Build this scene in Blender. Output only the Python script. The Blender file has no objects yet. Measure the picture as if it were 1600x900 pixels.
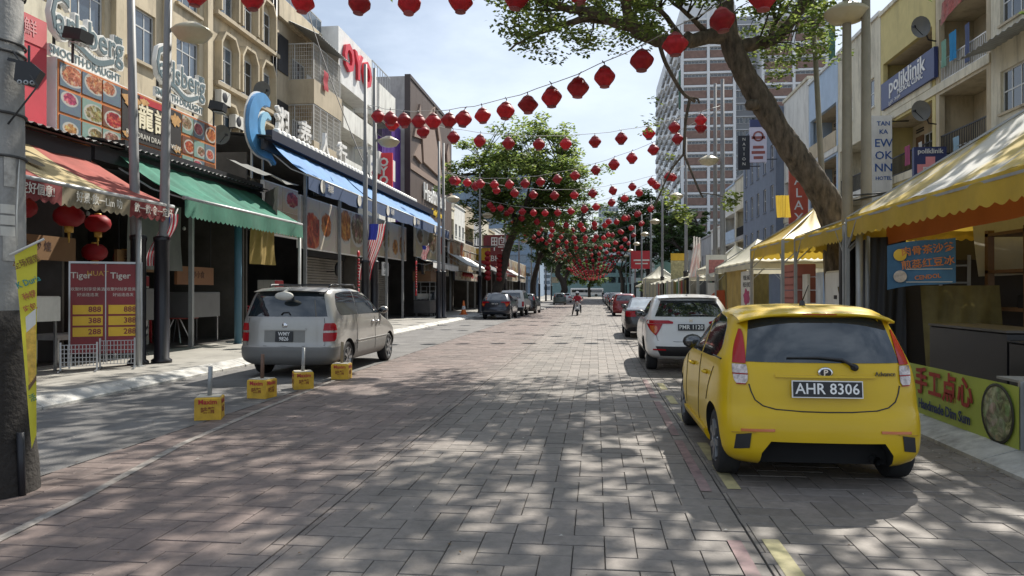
import bpy, bmesh, math, random
from mathutils import Vector, Matrix, noise as mnoise
R = math.radians
SC = bpy.context.scene
COL = SC.collection
rnd = random.Random(7)
# ------------------------------------------------------------ camera, sky, sun, exposure
cam = bpy.data.cameras.new('camera'); cam.lens = 26.0; cam.sensor_width = 36; cam.clip_end = 4000; cam.clip_start = .05
CAM = bpy.data.objects.new('camera', cam); COL.objects.link(CAM)
CAM.location = (0, 0, 1.65); CAM.rotation_euler = (R(90.3), 0, R(6.47)); SC.camera = CAM
SUNV = Vector((.40, .84, 1.0)).normalized()          # towards the sun
SUN_EL = math.asin(SUNV.z); SUN_AZ = math.atan2(SUNV.x, SUNV.y)
w = bpy.data.worlds.new('World'); SC.world = w; w.use_nodes = True
nt = w.node_tree; nt.nodes.clear()
def wn(t, **k):
    n = nt.nodes.new(t)
    for a, b in k.items(): setattr(n, a, b)
    return n
sky = wn('ShaderNodeTexSky', sky_type='NISHITA', sun_disc=False, sun_elevation=SUN_EL, sun_rotation=SUN_AZ, air_density=1.1, dust_density=1.6, ozone_density=1.0)
tc = wn('ShaderNodeTexCoord'); mp = wn('ShaderNodeMapping'); mp.inputs['Scale'].default_value = (1, 1, 2.6)
nz = wn('ShaderNodeTexNoise'); nz.inputs['Scale'].default_value = 2.2; nz.inputs['Detail'].default_value = 7; nz.inputs['Roughness'].default_value = .58
cr = wn('ShaderNodeValToRGB'); cr.color_ramp.elements[0].position = .40; cr.color_ramp.elements[1].position = .66
cr.color_ramp.elements[0].color = (.32, .32, .32, 1); cr.color_ramp.elements[1].color = (.95, .95, .95, 1)
mx = wn('ShaderNodeMix', data_type='RGBA'); mx.inputs[7].default_value = (8.9, 10.1, 11.8, 1)
bg = wn('ShaderNodeBackground'); bg.inputs['Strength'].default_value = .067
out = wn('ShaderNodeOutputWorld')
L_ = nt.links.new
L_(tc.outputs['Generated'], mp.inputs[0]); L_(mp.outputs[0], nz.inputs['Vector']); L_(nz.outputs['Fac'], cr.inputs[0])
L_(cr.outputs[0], mx.inputs[0]); L_(sky.outputs[0], mx.inputs[6]); L_(mx.outputs[2], bg.inputs[0]); L_(bg.outputs[0], out.inputs[0])
sun = bpy.data.lights.new('sun', 'SUN'); sun.energy = 5.0; sun.angle = R(.55); sun.color = (1, .95, .86)
SUN = bpy.data.objects.new('sun', sun); COL.objects.link(SUN)
SUN.rotation_euler = SUNV.to_track_quat('Z', 'Y').to_euler(); SUN.location = (30, 60, 80)
vs = SC.view_settings; vs.view_transform = 'Standard'; vs.look = 'None'; vs.exposure = 0.64; vs.gamma = 1; vs.use_curve_mapping = False
SC.cycles.max_bounces = 6; SC.cycles.diffuse_bounces = 3; SC.cycles.glossy_bounces = 3; SC.cycles.transparent_max_bounces = 8
SC.cycles.use_denoising = True

# ------------------------------------------------------------ helpers
class MB:
    def __init__(s): s.v = []; s.f = []; s.m = []; s.s = []
    def add(s, vs, fs, mi=0, sm=False):
        o = len(s.v); s.v += [tuple(p) for p in vs]
        for f in fs:
            s.f.append(tuple(i + o for i in f)); s.m.append(mi); s.s.append(sm)
        return s
    def box(s, x0, y0, z0, x1, y1, z1, mi=0):
        x0, x1 = min(x0, x1), max(x0, x1); y0, y1 = min(y0, y1), max(y0, y1); z0, z1 = min(z0, z1), max(z0, z1)
        return s.add([(x0,y0,z0),(x1,y0,z0),(x1,y1,z0),(x0,y1,z0),(x0,y0,z1),(x1,y0,z1),(x1,y1,z1),(x0,y1,z1)],
              [(3,2,1,0),(4,5,6,7),(0,1,5,4),(1,2,6,5),(2,3,7,6),(3,0,4,7)], mi)
    def bbox(s, x0, y0, z0, x1, y1, z1, b=.01, mi=0):     # box with chamfered top edges
        s.add([(x0,y0,z0),(x1,y0,z0),(x1,y1,z0),(x0,y1,z0),(x0,y0,z1-b),(x1,y0,z1-b),(x1,y1,z1-b),(x0,y1,z1-b),
               (x0+b,y0+b,z1),(x1-b,y0+b,z1),(x1-b,y1-b,z1),(x0+b,y1-b,z1)],
              [(0,1,5,4),(1,2,6,5),(2,3,7,6),(3,0,4,7),(4,5,9,8),(5,6,10,9),(6,7,11,10),(7,4,8,11),(8,9,10,11)], mi); return s
    def bar(s, p0, p1, w, h=None, mi=0):
        h = h or w; p0 = Vector(p0); p1 = Vector(p1); d = (p1 - p0)
        if d.length < 1e-6: return s
        d.normalize(); up = Vector((0,0,1)) if abs(d.z) < .95 else Vector((0,1,0))
        a = d.cross(up).normalized() * (w/2); b = a.normalized().cross(d).normalized() * (h/2)
        vs = [p + i*a + j*b for p in (p0, p1) for i, j in ((-1,-1),(1,-1),(1,1),(-1,1))]
        return s.add(vs, [(0,1,2,3),(7,6,5,4),(0,4,5,1),(1,5,6,2),(2,6,7,3),(3,7,4,0)], mi)
    def tube(s, pts, rad, n=8, mi=0, cap=True, sm=True):
        pts = [Vector(p) for p in pts]
        if not hasattr(rad, '__len__'): rad = [rad]*len(pts)
        vs = []; ref = None
        for i, p in enumerate(pts):
            d = (pts[min(i+1, len(pts)-1)] - pts[max(i-1, 0)])
            if d.length < 1e-9: d = Vector((0,0,1))
            d.normalize()
            if ref is None: ref = Vector((1,0,0)) if abs(d.x) < .8 else Vector((0,1,0))
            a = (ref - d*ref.dot(d)); a = a.normalized() if a.length > 1e-6 else d.orthogonal().normalized()
            ref = a; b = d.cross(a)
            for k in range(n):
                t = 2*math.pi*k/n; vs.append(p + rad[i]*(math.cos(t)*a + math.sin(t)*b))
        fs = [(i*n+k, i*n+(k+1) % n, (i+1)*n+(k+1) % n, (i+1)*n+k) for i in range(len(pts)-1) for k in range(n)]
        s.add(vs, fs, mi, sm)
        if cap and n > 2:
            o = len(s.v) - len(vs)
            s.f.append(tuple(o+k for k in reversed(range(n)))); s.m.append(mi); s.s.append(False)
            s.f.append(tuple(o+(len(pts)-1)*n+k for k in range(n))); s.m.append(mi); s.s.append(False)
        return s
    def cyl(s, p0, p1, r0, r1=None, n=10, mi=0): return s.tube([p0, p1], [r0, r0 if r1 is None else r1], n, mi)
    def lathe(s, prof, n=16, c=(0,0,0), mi=0, axis='z', sm=True):
        vs = []
        for r, z in prof:
            for k in range(n):
                t = 2*math.pi*k/n; x, y = r*math.cos(t), r*math.sin(t)
                q = (x, y, z) if axis == 'z' else ((z, x, y) if axis == 'x' else (x, z, y))
                vs.append((c[0]+q[0], c[1]+q[1], c[2]+q[2]))
        fs = [(i*n+k, i*n+(k+1) % n, (i+1)*n+(k+1) % n, (i+1)*n+k) for i in range(len(prof)-1) for k in range(n)]
        return s.add(vs, fs, mi, sm)
    def quad(s, a, b, c, d, mi=0): return s.add([a,b,c,d], [(0,1,2,3)], mi)
    def prism(s, poly, axis, a0, a1, mi=0):                # poly in the two other axes, in x,y,z order
        def q(p, a): return (a, p[0], p[1]) if axis == 'x' else ((p[0], a, p[1]) if axis == 'y' else (p[0], p[1], a))
        n = len(poly)
        return s.add([q(p, a0) for p in poly] + [q(p, a1) for p in poly],
            [tuple(range(n)), tuple(reversed(range(n, 2*n)))] + [(i, n+i, n+(i+1) % n, (i+1) % n) for i in range(n)], mi)
    def grid(s, fn, nu, nv, mi=0, sm=True):
        vs = [fn(i/nu, j/nv) for j in range(nv+1) for i in range(nu+1)]
        return s.add(vs, [(j*(nu+1)+i, j*(nu+1)+i+1, (j+1)*(nu+1)+i+1, (j+1)*(nu+1)+i) for j in range(nv) for i in range(nu)], mi, sm)
    def mesh(s, name, mats=()):
        me = bpy.data.meshes.new(name); me.from_pydata(s.v, [], s.f)
        for m in (mats if isinstance(mats, (list, tuple)) else [mats]): me.materials.append(m)
        me.polygons.foreach_set('material_index', s.m); me.polygons.foreach_set('use_smooth', s.s)
        me.update(); return me
    def build(s, name, mats, parent=None, loc=(0,0,0), rot=(0,0,0)): return O(name, s.mesh(name, mats), parent, loc, rot)
def O(name, me, parent=None, loc=(0,0,0), rot=(0,0,0)):
    o = bpy.data.objects.new(name, me); COL.objects.link(o); o.parent = parent; o.location = loc; o.rotation_euler = rot; return o
def E(name, loc=(0,0,0), rz=0): return O(name, None, None, loc, (0,0,rz))
def T(o, label, cat, group=None):
    o['label'] = label; o['category'] = cat
    if group: o['group'] = group
    return o
def K(o, kind='structure'): o['kind'] = kind; return o
def fixn(me, sharp=None):
    bm = bmesh.new(); bm.from_mesh(me); bmesh.ops.recalc_face_normals(bm, faces=bm.faces); bm.to_mesh(me); bm.free()
    if sharp: me.polygons.foreach_set('use_smooth', [True]*len(me.polygons)); me.set_sharp_from_angle(angle=R(sharp))
    return me
def copytree(o, parent=None):
    c = o.copy(); COL.objects.link(c); c.parent = parent
    for ch in list(o.children): copytree(ch, c)
    return c
FL = (R(90), 0, R(90)); FR = (R(90), 0, R(-90)); FC = (R(90), 0, 0)     # faces the street from the left / from the right / the camera
_tx = {}
def TX(name, body, size, mat, parent=None, loc=(0,0,0), rot=FC, ext=.01, bold=0., sx=1., align='CENTER', sp=1., bev=0.):
    key = (body, size, ext, bold, sx, align, sp, bev, mat.name)
    if key not in _tx:
        c = bpy.data.curves.new('t', 'FONT'); c.body = body; c.size = size; c.extrude = ext; c.offset = bold; c.align_x = align; c.align_y = 'CENTER'
        c.space_character = sp; c.resolution_u = 2; c.bevel_depth = bev
        o = bpy.data.objects.new('t', c); me = bpy.data.meshes.new_from_object(o); bpy.data.objects.remove(o)
        if sx != 1:
            for v in me.vertices: v.co.x *= sx
        me.materials.clear(); me.materials.append(mat); _tx[key] = me; me.name = name
    return O(name, _tx[key], parent, loc, rot)
# ------------------------------------------------------------ materials
_m = {}
def newmat(name):
    m = bpy.data.materials.new(name); m.use_nodes = True; t = m.node_tree; b = t.nodes['Principled BSDF']; return m, t, b
def nd(t, ty, **k):
    n = t.nodes.new(ty)
    for a, b in k.items():
        if a[0] == '_': n.inputs[a[1:].replace('_', ' ')].default_value = b
        else: setattr(n, a, b)
    return n
def c4(c): return (c[0], c[1], c[2], 1)
def M(name, col, rough=.65, metal=0., var=.12, scale=1.5, bump=0., bscale=30., spec=.5, rv=0., dirt=0., dcol=(.06,.055,.05), coat=0., em=None, stretch=(1,1,1), alpha=None, trans=0.):
    if name in _m: return _m[name]
    m, t, b = newmat(name); lk = t.links.new
    g = nd(t, 'ShaderNodeNewGeometry'); mpn = nd(t, 'ShaderNodeMapping'); mpn.inputs['Scale'].default_value = stretch; lk(g.outputs['Position'], mpn.inputs[0])
    n1 = nd(t, 'ShaderNodeTexNoise', _Scale=scale, _Detail=6., _Roughness=.62); lk(mpn.outputs[0], n1.inputs['Vector'])
    mr = nd(t, 'ShaderNodeMapRange', _From_Min=.3, _From_Max=.7, _To_Min=1-var, _To_Max=1+var*.8); lk(n1.outputs['Fac'], mr.inputs[0])
    val = mr.outputs[0]
    if rv:
        oi = nd(t, 'ShaderNodeObjectInfo'); m2 = nd(t, 'ShaderNodeMapRange', _To_Min=1-rv, _To_Max=1+rv); lk(oi.outputs['Random'], m2.inputs[0])
        mu = nd(t, 'ShaderNodeMath', operation='MULTIPLY'); lk(val, mu.inputs[0]); lk(m2.outputs[0], mu.inputs[1]); val = mu.outputs[0]
    vm = nd(t, 'ShaderNodeVectorMath', operation='SCALE'); vm.inputs[0].default_value = col; lk(val, vm.inputs['Scale'])
    cs = vm.outputs[0]
    if dirt:
        n2 = nd(t, 'ShaderNodeTexNoise', _Scale=.9, _Detail=8., _Roughness=.72); mp2 = nd(t, 'ShaderNodeMapping'); mp2.inputs['Scale'].default_value = (2.2, 2.2, .45)
        lk(g.outputs['Position'], mp2.inputs[0]); lk(mp2.outputs[0], n2.inputs['Vector'])
        r2 = nd(t, 'ShaderNodeMapRange', _From_Min=.48, _From_Max=.75, _To_Min=0., _To_Max=dirt); lk(n2.outputs['Fac'], r2.inputs[0])
        mm = nd(t, 'ShaderNodeMix', data_type='RGBA'); mm.inputs[7].default_value = c4(dcol); lk(r2.outputs[0], mm.inputs[0]); lk(cs, mm.inputs[6]); cs = mm.outputs[2]
    lk(cs, b.inputs['Base Color'])
    b.inputs['Roughness'].default_value = rough; b.inputs['Metallic'].default_value = metal; b.inputs['Specular IOR Level'].default_value = spec
    b.inputs['Coat Weight'].default_value = coat; b.inputs['Coat Roughness'].default_value = .04
    if bump:
        n3 = nd(t, 'ShaderNodeTexNoise', _Scale=bscale, _Detail=4.); lk(mpn.outputs[0], n3.inputs['Vector'])
        bp = nd(t, 'ShaderNodeBump', _Strength=bump, _Distance=.02); lk(n3.outputs['Fac'], bp.inputs['Height']); lk(bp.outputs[0], b.inputs['Normal'])
    if em: b.inputs['Emission Color'].default_value = c4(em[0]); b.inputs['Emission Strength'].default_value = em[1]
    if trans:                                               # light through thin cloth / leaves
        o = t.nodes['Material Output']; tr = nd(t, 'ShaderNodeBsdfTranslucent'); lk(cs, tr.inputs[0]); ms = nd(t, 'ShaderNodeMixShader'); ms.inputs[0].default_value = trans
        lk(b.outputs[0], ms.inputs[1]); lk(tr.outputs[0], ms.inputs[2]); lk(ms.outputs[0], o.inputs[0])
    _m[name] = m; return m
def GL(name, col=(.02,.025,.03), rough=.04, ior=1.9, rv=.3):
    m = M(name, col, rough, 0, .3, 2.5, rv=rv); b = m.node_tree.nodes['Principled BSDF']; b.inputs['IOR'].default_value = ior; return m
def food_mat(name, bgc, fc, fc2, plate=True):
    """flat printed photographs of dishes: one plate of food per panel, varied by the panel's own random number"""
    if name in _m: return _m[name]
    m, t, b = newmat(name); lk = t.links.new
    tcn = nd(t, 'ShaderNodeTexCoord'); oi = nd(t, 'ShaderNodeObjectInfo')
    sp = nd(t, 'ShaderNodeVectorMath', operation='SUBTRACT'); sp.inputs[1].default_value = (.5,.5,.5); lk(tcn.outputs['Generated'], sp.inputs[0])
    wn2 = nd(t, 'ShaderNodeTexWhiteNoise', noise_dimensions='1D'); lk(oi.outputs['Random'], wn2.inputs['W']); of = nd(t, 'ShaderNodeVectorMath', operation='MULTIPLY_ADD'); of.inputs[1].default_value = (.4,.4,.4); of.inputs[2].default_value = (-.2,-.2,-.2); lk(wn2.outputs['Color'], of.inputs[0])
    sp2 = nd(t, 'ShaderNodeVectorMath', operation='ADD'); lk(sp.outputs[0], sp2.inputs[0]); lk(of.outputs[0], sp2.inputs[1])
    sc = nd(t, 'ShaderNodeVectorMath', operation='MULTIPLY'); sc.inputs[1].default_value = (0., 1.0, 1.25); lk(sp2.outputs[0], sc.inputs[0])
    ln = nd(t, 'ShaderNodeVectorMath', operation='LENGTH'); lk(sc.outputs[0], ln.inputs[0])
    wv = nd(t, 'ShaderNodeVectorMath', operation='SCALE'); wv.inputs[0].default_value = (31., 57., 91.); lk(oi.outputs['Random'], wv.inputs['Scale'])
    ad = nd(t, 'ShaderNodeVectorMath', operation='ADD'); lk(tcn.outputs['Generated'], ad.inputs[0]); lk(wv.outputs[0], ad.inputs[1])
    no = nd(t, 'ShaderNodeTexNoise', _Scale=4.5, _Detail=5., _Roughness=.65, _Distortion=1.1); lk(ad.outputs[0], no.inputs['Vector'])
    vo = nd(t, 'ShaderNodeTexVoronoi', _Scale=7.); lk(ad.outputs[0], vo.inputs['Vector'])
    hue = nd(t, 'ShaderNodeHueSaturation'); h1 = nd(t, 'ShaderNodeMapRange', _To_Min=.46, _To_Max=.56); lk(oi.outputs['Random'], h1.inputs[0]); lk(h1.outputs[0], hue.inputs['Hue'])
    rp = nd(t, 'ShaderNodeValToRGB'); e = rp.color_ramp.elements; e[0].position = .36; e[0].color = c4([x*.3 for x in fc]); e[1].position = .68; e[1].color = c4(fc2)
    k = e.new(.5); k.color = c4(fc); lk(no.outputs['Fac'], rp.inputs[0])
    m1 = nd(t, 'ShaderNodeMix', data_type='RGBA', blend_type='MULTIPLY'); m1.inputs[0].default_value = .55; lk(rp.outputs[0], m1.inputs[6]); lk(vo.outputs['Color'], m1.inputs[7])
    m1b = nd(t, 'ShaderNodeMix', data_type='RGBA'); m1b.inputs[0].default_value = .45; lk(m1.outputs[2], m1b.inputs[6]); lk(rp.outputs[0], m1b.inputs[7])
    lk(m1b.outputs[2], hue.inputs['Color'])
    jn = nd(t, 'ShaderNodeMath', operation='MULTIPLY_ADD'); jn.inputs[1].default_value = .34; lk(no.outputs['Fac'], jn.inputs[0]); lk(ln.outputs['Value'], jn.inputs[2])
    rj = nd(t, 'ShaderNodeMapRange', _To_Min=-.10, _To_Max=.16); lk(wn2.outputs['Value'], rj.inputs[0]); sb = nd(t, 'ShaderNodeMath', operation='SUBTRACT'); lk(jn.outputs[0], sb.inputs[0]); lk(rj.outputs[0], sb.inputs[1]); s1 = nd(t, 'ShaderNodeMapRange', _From_Min=.50, _From_Max=.54); lk(sb.outputs[0], s1.inputs[0])
    mix = nd(t, 'ShaderNodeMix', data_type='RGBA'); lk(s1.outputs[0], mix.inputs[0]); lk(hue.outputs[0], mix.inputs[6]); mix.inputs[7].default_value = (.42,.41,.37,1)
    sb2 = nd(t, 'ShaderNodeMath', operation='SUBTRACT'); lk(ln.outputs['Value'], sb2.inputs[0]); lk(rj.outputs[0], sb2.inputs[1]); s2 = nd(t, 'ShaderNodeMapRange', _From_Min=.43, _From_Max=.46); lk(sb2.outputs[0], s2.inputs[0])
    bgx = nd(t, 'ShaderNodeHueSaturation'); bgx.inputs['Color'].default_value = c4(bgc); h2 = nd(t, 'ShaderNodeMapRange', _To_Min=.35, _To_Max=.65); lk(no.outputs['Fac'], h2.inputs[0]); lk(h2.outputs[0], bgx.inputs['Hue'])
    mix2 = nd(t, 'ShaderNodeMix', data_type='RGBA'); lk(s2.outputs[0], mix2.inputs[0]); lk(mix.outputs[2], mix2.inputs[6]); lk(bgx.outputs[0], mix2.inputs[7])
    lk((mix2 if plate else hue).outputs[2 if plate else 0], b.inputs['Base Color']); b.inputs['Roughness'].default_value = .35
    _m[name] = m; return m

white = M('white_paint', (.72,.71,.68), .5, dirt=.25); offw = M('off_white', (.6,.58,.52), .7, dirt=.35)
black = M('black_plastic', (.014,.014,.016), .45); dark = M('dark_metal', (.03,.03,.034), .45, .3); steel = M('steel', (.42,.43,.44), .32, .85, .1)
galv = M('galvanised', (.36,.37,.37), .5, .45, .15, 3., dirt=.2); rubber = M('rubber', (.018,.018,.019), .8, bump=.2)
redp = M('red_paint', (.40,.02,.028), .45); yellp = M('yellow_paint', (.72,.45,.03), .5, dirt=.3, dcol=(.2,.12,.03)); bluep = M('blue_paint', (.03,.10,.32), .45)
glass = GL('window_glass'); glassb = GL('blue_window_glass', (.05,.075,.10), .05, 2.0, .5)
brown = M('brown_wood', (.16,.085,.04), .6, stretch=(1,1,6)); greenp = M('green_paint', (.06,.2,.12), .6)
chrome = M('chrome', (.7,.7,.71), .12, 1., .03); orange = M('orange_paint', (.75,.17,.02), .5)
# ------------------------------------------------------------ ground, road, kerbs, pavements
asph = M('asphalt', (.155,.148,.142), .85, var=.35, scale=1.1, bump=.5, bscale=90., dirt=.35, dcol=(.03,.03,.032))
mort = M('joint_mortar', (.045,.042,.04), .95, var=.4, scale=8.)
def paver_mat():
    m, t, b = newmat('stamped_paver'); lk = t.links.new
    g = nd(t, 'ShaderNodeNewGeometry'); sx = nd(t, 'ShaderNodeSeparateXYZ'); lk(g.outputs['Position'], sx.inputs[0])
    n1 = nd(t, 'ShaderNodeTexNoise', _Scale=.7, _Detail=7., _Roughness=.66); lk(g.outputs['Position'], n1.inputs['Vector'])
    n2 = nd(t, 'ShaderNodeTexNoise', _Scale=14., _Detail=6., _Roughness=.7); lk(g.outputs['Position'], n2.inputs['Vector'])
    # the left-hand slabs were laid in a redder colour than the middle ones
    mr = nd(t, 'ShaderNodeMapRange', _From_Min=-2.6, _From_Max=-1.6, _To_Min=.75, _To_Max=.10); lk(sx.outputs[0], mr.inputs[0])
    mr2 = nd(t, 'ShaderNodeMath', operation='MULTIPLY_ADD'); mr2.inputs[1].default_value = .8; mr2.inputs[2].default_value = -.4; lk(n1.outputs['Fac'], mr2.inputs[0])
    ad = nd(t, 'ShaderNodeMath', operation='ADD', use_clamp=True); lk(mr.outputs[0], ad.inputs[0]); lk(mr2.outputs[0], ad.inputs[1])
    mx = nd(t, 'ShaderNodeMix', data_type='RGBA'); lk(ad.outputs[0], mx.inputs[0]); mx.inputs[6].default_value = (.212,.190,.168,1); mx.inputs[7].default_value = (.180,.132,.118,1)
    ri = nd(t, 'ShaderNodeMapRange', _To_Min=.78, _To_Max=1.16); lk(g.outputs['Random Per Island'], ri.inputs[0])
    r2 = nd(t, 'ShaderNodeMapRange', _From_Min=.25, _From_Max=.75, _To_Min=.74, _To_Max=1.2); lk(n2.outputs['Fac'], r2.inputs[0])
    r3 = nd(t, 'ShaderNodeMapRange', _From_Min=.3, _From_Max=.7, _To_Min=.72, _To_Max=1.16); lk(n1.outputs['Fac'], r3.inputs[0])
    a = nd(t, 'ShaderNodeMath', operation='MULTIPLY'); lk(ri.outputs[0], a.inputs[0]); lk(r2.outputs[0], a.inputs[1])
    c = nd(t, 'ShaderNodeMath', operation='MULTIPLY'); lk(a.outputs[0], c.inputs[0]); lk(r3.outputs[0], c.inputs[1])
    n4 = nd(t, 'ShaderNodeTexNoise', _Scale=.33, _Detail=9., _Roughness=.75, _Distortion=.6); lk(g.outputs['Position'], n4.inputs['Vector'])      # oil, grime and worn wheel tracks
    r4 = nd(t, 'ShaderNodeMapRange', _From_Min=.52, _From_Max=.68, _To_Min=1., _To_Max=.55); lk(n4.outputs['Fac'], r4.inputs[0]); c2 = nd(t, 'ShaderNodeMath', operation='MULTIPLY'); lk(c.outputs[0], c2.inputs[0]); lk(r4.outputs[0], c2.inputs[1]); c = c2
    v = nd(t, 'ShaderNodeVectorMath', operation='SCALE'); lk(mx.outputs[2], v.inputs[0]); lk(c.outputs[0], v.inputs['Scale']); lk(v.outputs[0], b.inputs['Base Color'])
    b.inputs['Roughness'].default_value = .62; b.inputs['Specular IOR Level'].default_value = .35
    bp = nd(t, 'ShaderNodeBump', _Strength=.35, _Distance=.01); lk(n2.outputs['Fac'], bp.inputs['Height']); lk(bp.outputs[0], b.inputs['Normal'])
    return m
paverm = paver_mat()
pavem = M('pavement_concrete', (.30,.285,.255), .85, var=.2, scale=.8, bump=.3, bscale=40., dirt=.5, dcol=(.09,.085,.08))
kerbm = M('kerb_paint', (.46,.45,.42), .75, var=.3, scale=3., bump=.4, dirt=.9, dcol=(.13,.12,.11))
K(MB().quad((-1500,-1500,-.03),(1500,-1500,-.03),(1500,1500,-.03),(-1500,1500,-.03)).build('ground', M('ground_earth', (.14,.13,.11), .9)))
ROAD = K(MB().box(-8.6,-8,-.1,3.68,420,0).build('road', mort))
KL, KR, AS = -7.65, 3.65, -4.92
def lane():
    mb = MB()
    mb.grid(lambda u, v: (KL-.9+u*(AS-KL+.9), -8+v*420, .009), 6, 120)
    return K(mb.build('parking_lane', asph))
lane()
def pavers():
    U = .2; g = .0028; gy = .0055; xs = [(AS,-2.),(-2.,1.02),(1.02,KR)]; cuts = [-1.5] + [1.5+6*i for i in range(60)]
    near = []; far = MB(); rr = random.Random(3)
    for x0, x1 in xs:
        ox = x0 + (rr.random()*.1)
        for j in range(-8, int(150/U)):
            for i in range(-2, int((x1-x0)/U)+2):
                m = (i-j) % 4
                if m == 0: a = [ox+i*U, j*U, ox+(i+2)*U, (j+1)*U]
                elif m == 3: a = [ox+i*U, j*U, ox+(i+1)*U, (j+2)*U]
                else: continue
                a[0] = max(a[0], x0+.004); a[2] = min(a[2], x1-.004)
                if a[2]-a[0] < .03: continue
                yy = [a[1]] + [c for c in cuts if a[1]+.01 < c < a[3]-.01] + [a[3]]
                for k in range(len(yy)-1):
                    b = (a[0]+g, yy[k]+gy+(.006 if k else 0), a[2]-g, yy[k+1]-gy)
                    cx, cy = (b[0]+b[2])/2, (b[1]+b[3])/2; D = cy*.9936-cx*.1127
                    if D < .5: continue
                    u = abs((cx*.9936+cy*.1127)/D); vis = u < .70 and D > 4.1 and not (1.05 < cx < 2.75 and cy > 5.7) and cx < 3.2
                    if vis: near.append(((b[2]-b[0])*(b[3]-b[1])/D**3, b))
                    else: near.append((-D, b))
    near.sort(key=lambda t: -t[0])
    for k, (s, b) in enumerate(near):
        z = .0125 + rr.uniform(-.0026,.0026)
        if k < 300:
            cx, cy = (b[0]+b[2])/2, (b[1]+b[3])/2; hx, hy = (b[2]-b[0])/2, (b[3]-b[1])/2
            MB().bbox(-hx,-hy,0,hx,hy,z,.003).build('paver', paverm, ROAD, (cx,cy,0.0005), (rr.uniform(-.006,.006), rr.uniform(-.006,.006), rr.uniform(-.006,.006)))
        elif b[1] < 45: far.bbox(b[0],b[1],.0005,b[2],b[3],z,.003)
        else: far.quad((b[0],b[1],z),(b[2],b[1],z),(b[2],b[3],z),(b[0],b[3],z))
    K(far.build('paver_field', paverm, ROAD), 'stuff')
    MB().quad((AS,150,.012),(KR,150,.012),(KR,412,.012),(AS,412,.012)).build('far_paving', paverm, ROAD)
pavers()
lw = M('worn_white_line', (.255,.23,.205), .8, var=.5, scale=12., dirt=1., dcol=(.19,.155,.14))
def strip(name, pts, wdt, mat, parent=ROAD, z=.0185):
    mb = MB()
    for k in range(len(pts)-1):
        a, b = Vector((*pts[k], z)), Vector((*pts[k+1], z)); n = (b-a).cross(Vector((0,0,1))).normalized()*wdt/2
        mb.quad(a-n, a+n, b+n, b-n)
    return mb.build(name, mat, parent)
strip('painted_line', [(-3.75,3.2),(-4.05,5.5),(-4.42,7.5),(-4.62,9.8),(-4.80,13.2)], .085, lw)
pk = M('worn_red_line', (.25,.165,.16), .8, var=.4, scale=8., dirt=1., dcol=(.2,.17,.15))
for y0, y1 in ((3.6,5.0),(6.2,8.3),(8.6,11.2),(11.6,14)): strip('red_line', [(.90,y0),(.90,y1)], .09, pk)
yl = M('worn_yellow_dash', (.42,.37,.19), .75, var=.3, scale=10., dirt=.8, dcol=(.2,.17,.13))
for y0 in (3.0, 4.2, 6.3, 7.35, 9.3, 11.0, 12.6): strip('yellow_dash', [(1.14,y0),(1.14,y0+.85)], .11, yl)
def kerb(name, X, y0, y1, sgn, parent, skip=()):
    y = y0; k = 0; rr = random.Random(int(y0*10))
    while y < y1-.1:
        l = min(1.0, y1-y); h = .15 + rr.uniform(-.006,.006); d = rr.uniform(-.012,.012)
        prof = [(X+d,-.02),(X+d,.05),(X+d+sgn*.05,.075),(X+d+sgn*.30,h),(X+sgn*.38,h),(X+sgn*.38,-.02)]
        mb = MB().prism(prof, 'y', y+.006, y+l-.006); me = mb.mesh(name, kerbm); fixn(me); O(name, me, parent); y += l; k += 1
LP = K(MB().box(-17.2,-4,-.05,KL-.37,46,.148).box(-17.2,46.4,-.05,-8.55,300,.146).build('pavement_left', pavem))
kerb('kerb_stone', KL, 1.5, 46, -1, LP); kerb('kerb_stone', -8.2, 46.6, 100, -1, LP)
MB().box(-9.0,44.5,-.05,-7.4,46.4,.150).prism([(-7.4,44.6),(-6.3,46.3),(-6.4,47.2),(-8.4,47.3),(-8.4,46.3),(-7.4,46.3)], 'z', -.05, .13).build('kerb_nose', kerbm, LP)
isl = K(MB().prism([(-8.4,65.5),(-6,66),(-4.7,67.5),(-4.6,69.5),(-5.6,71),(-8.4,71.3)], 'z', -.05, .15).build('pavement_island', kerbm))
RP = K(MB().box(KR+.37,-4,-.05,14.6,300,.148).build('pavement_right', pavem))
kerb('kerb_stone', KR, 1.5, 60, 1, RP)
def litter():
    mb = MB(); rr = random.Random(5)
    for _ in range(900):
        k = rr.random()
        if k < .35: x, y = KL+rr.uniform(.0,.35), rr.uniform(6,30)
        elif k < .7: x, y = KR-abs(rr.gauss(0,.18)), rr.uniform(4,16)
        else: x, y = rr.uniform(-7,3.4), rr.uniform(3.8,22)
        s = rr.uniform(.006,.02); a = rr.uniform(0,6.28); c, d = math.cos(a)*s, math.sin(a)*s
        mb.quad((x-c,y-d,.022),(x+d*.5,y-c*.5,.026),(x+c,y+d,.024),(x-d*.5,y+c*.5,.027), rr.choice((0,0,0,1)))
    K(T(mb.build('fallen_leaves', [M('dry_leaf', (.12,.075,.03), .9), M('pale_scrap', (.5,.48,.42), .9)]), 'small dry leaves and scraps scattered on the road', 'leaf litter'), 'stuff')
litter()
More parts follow.
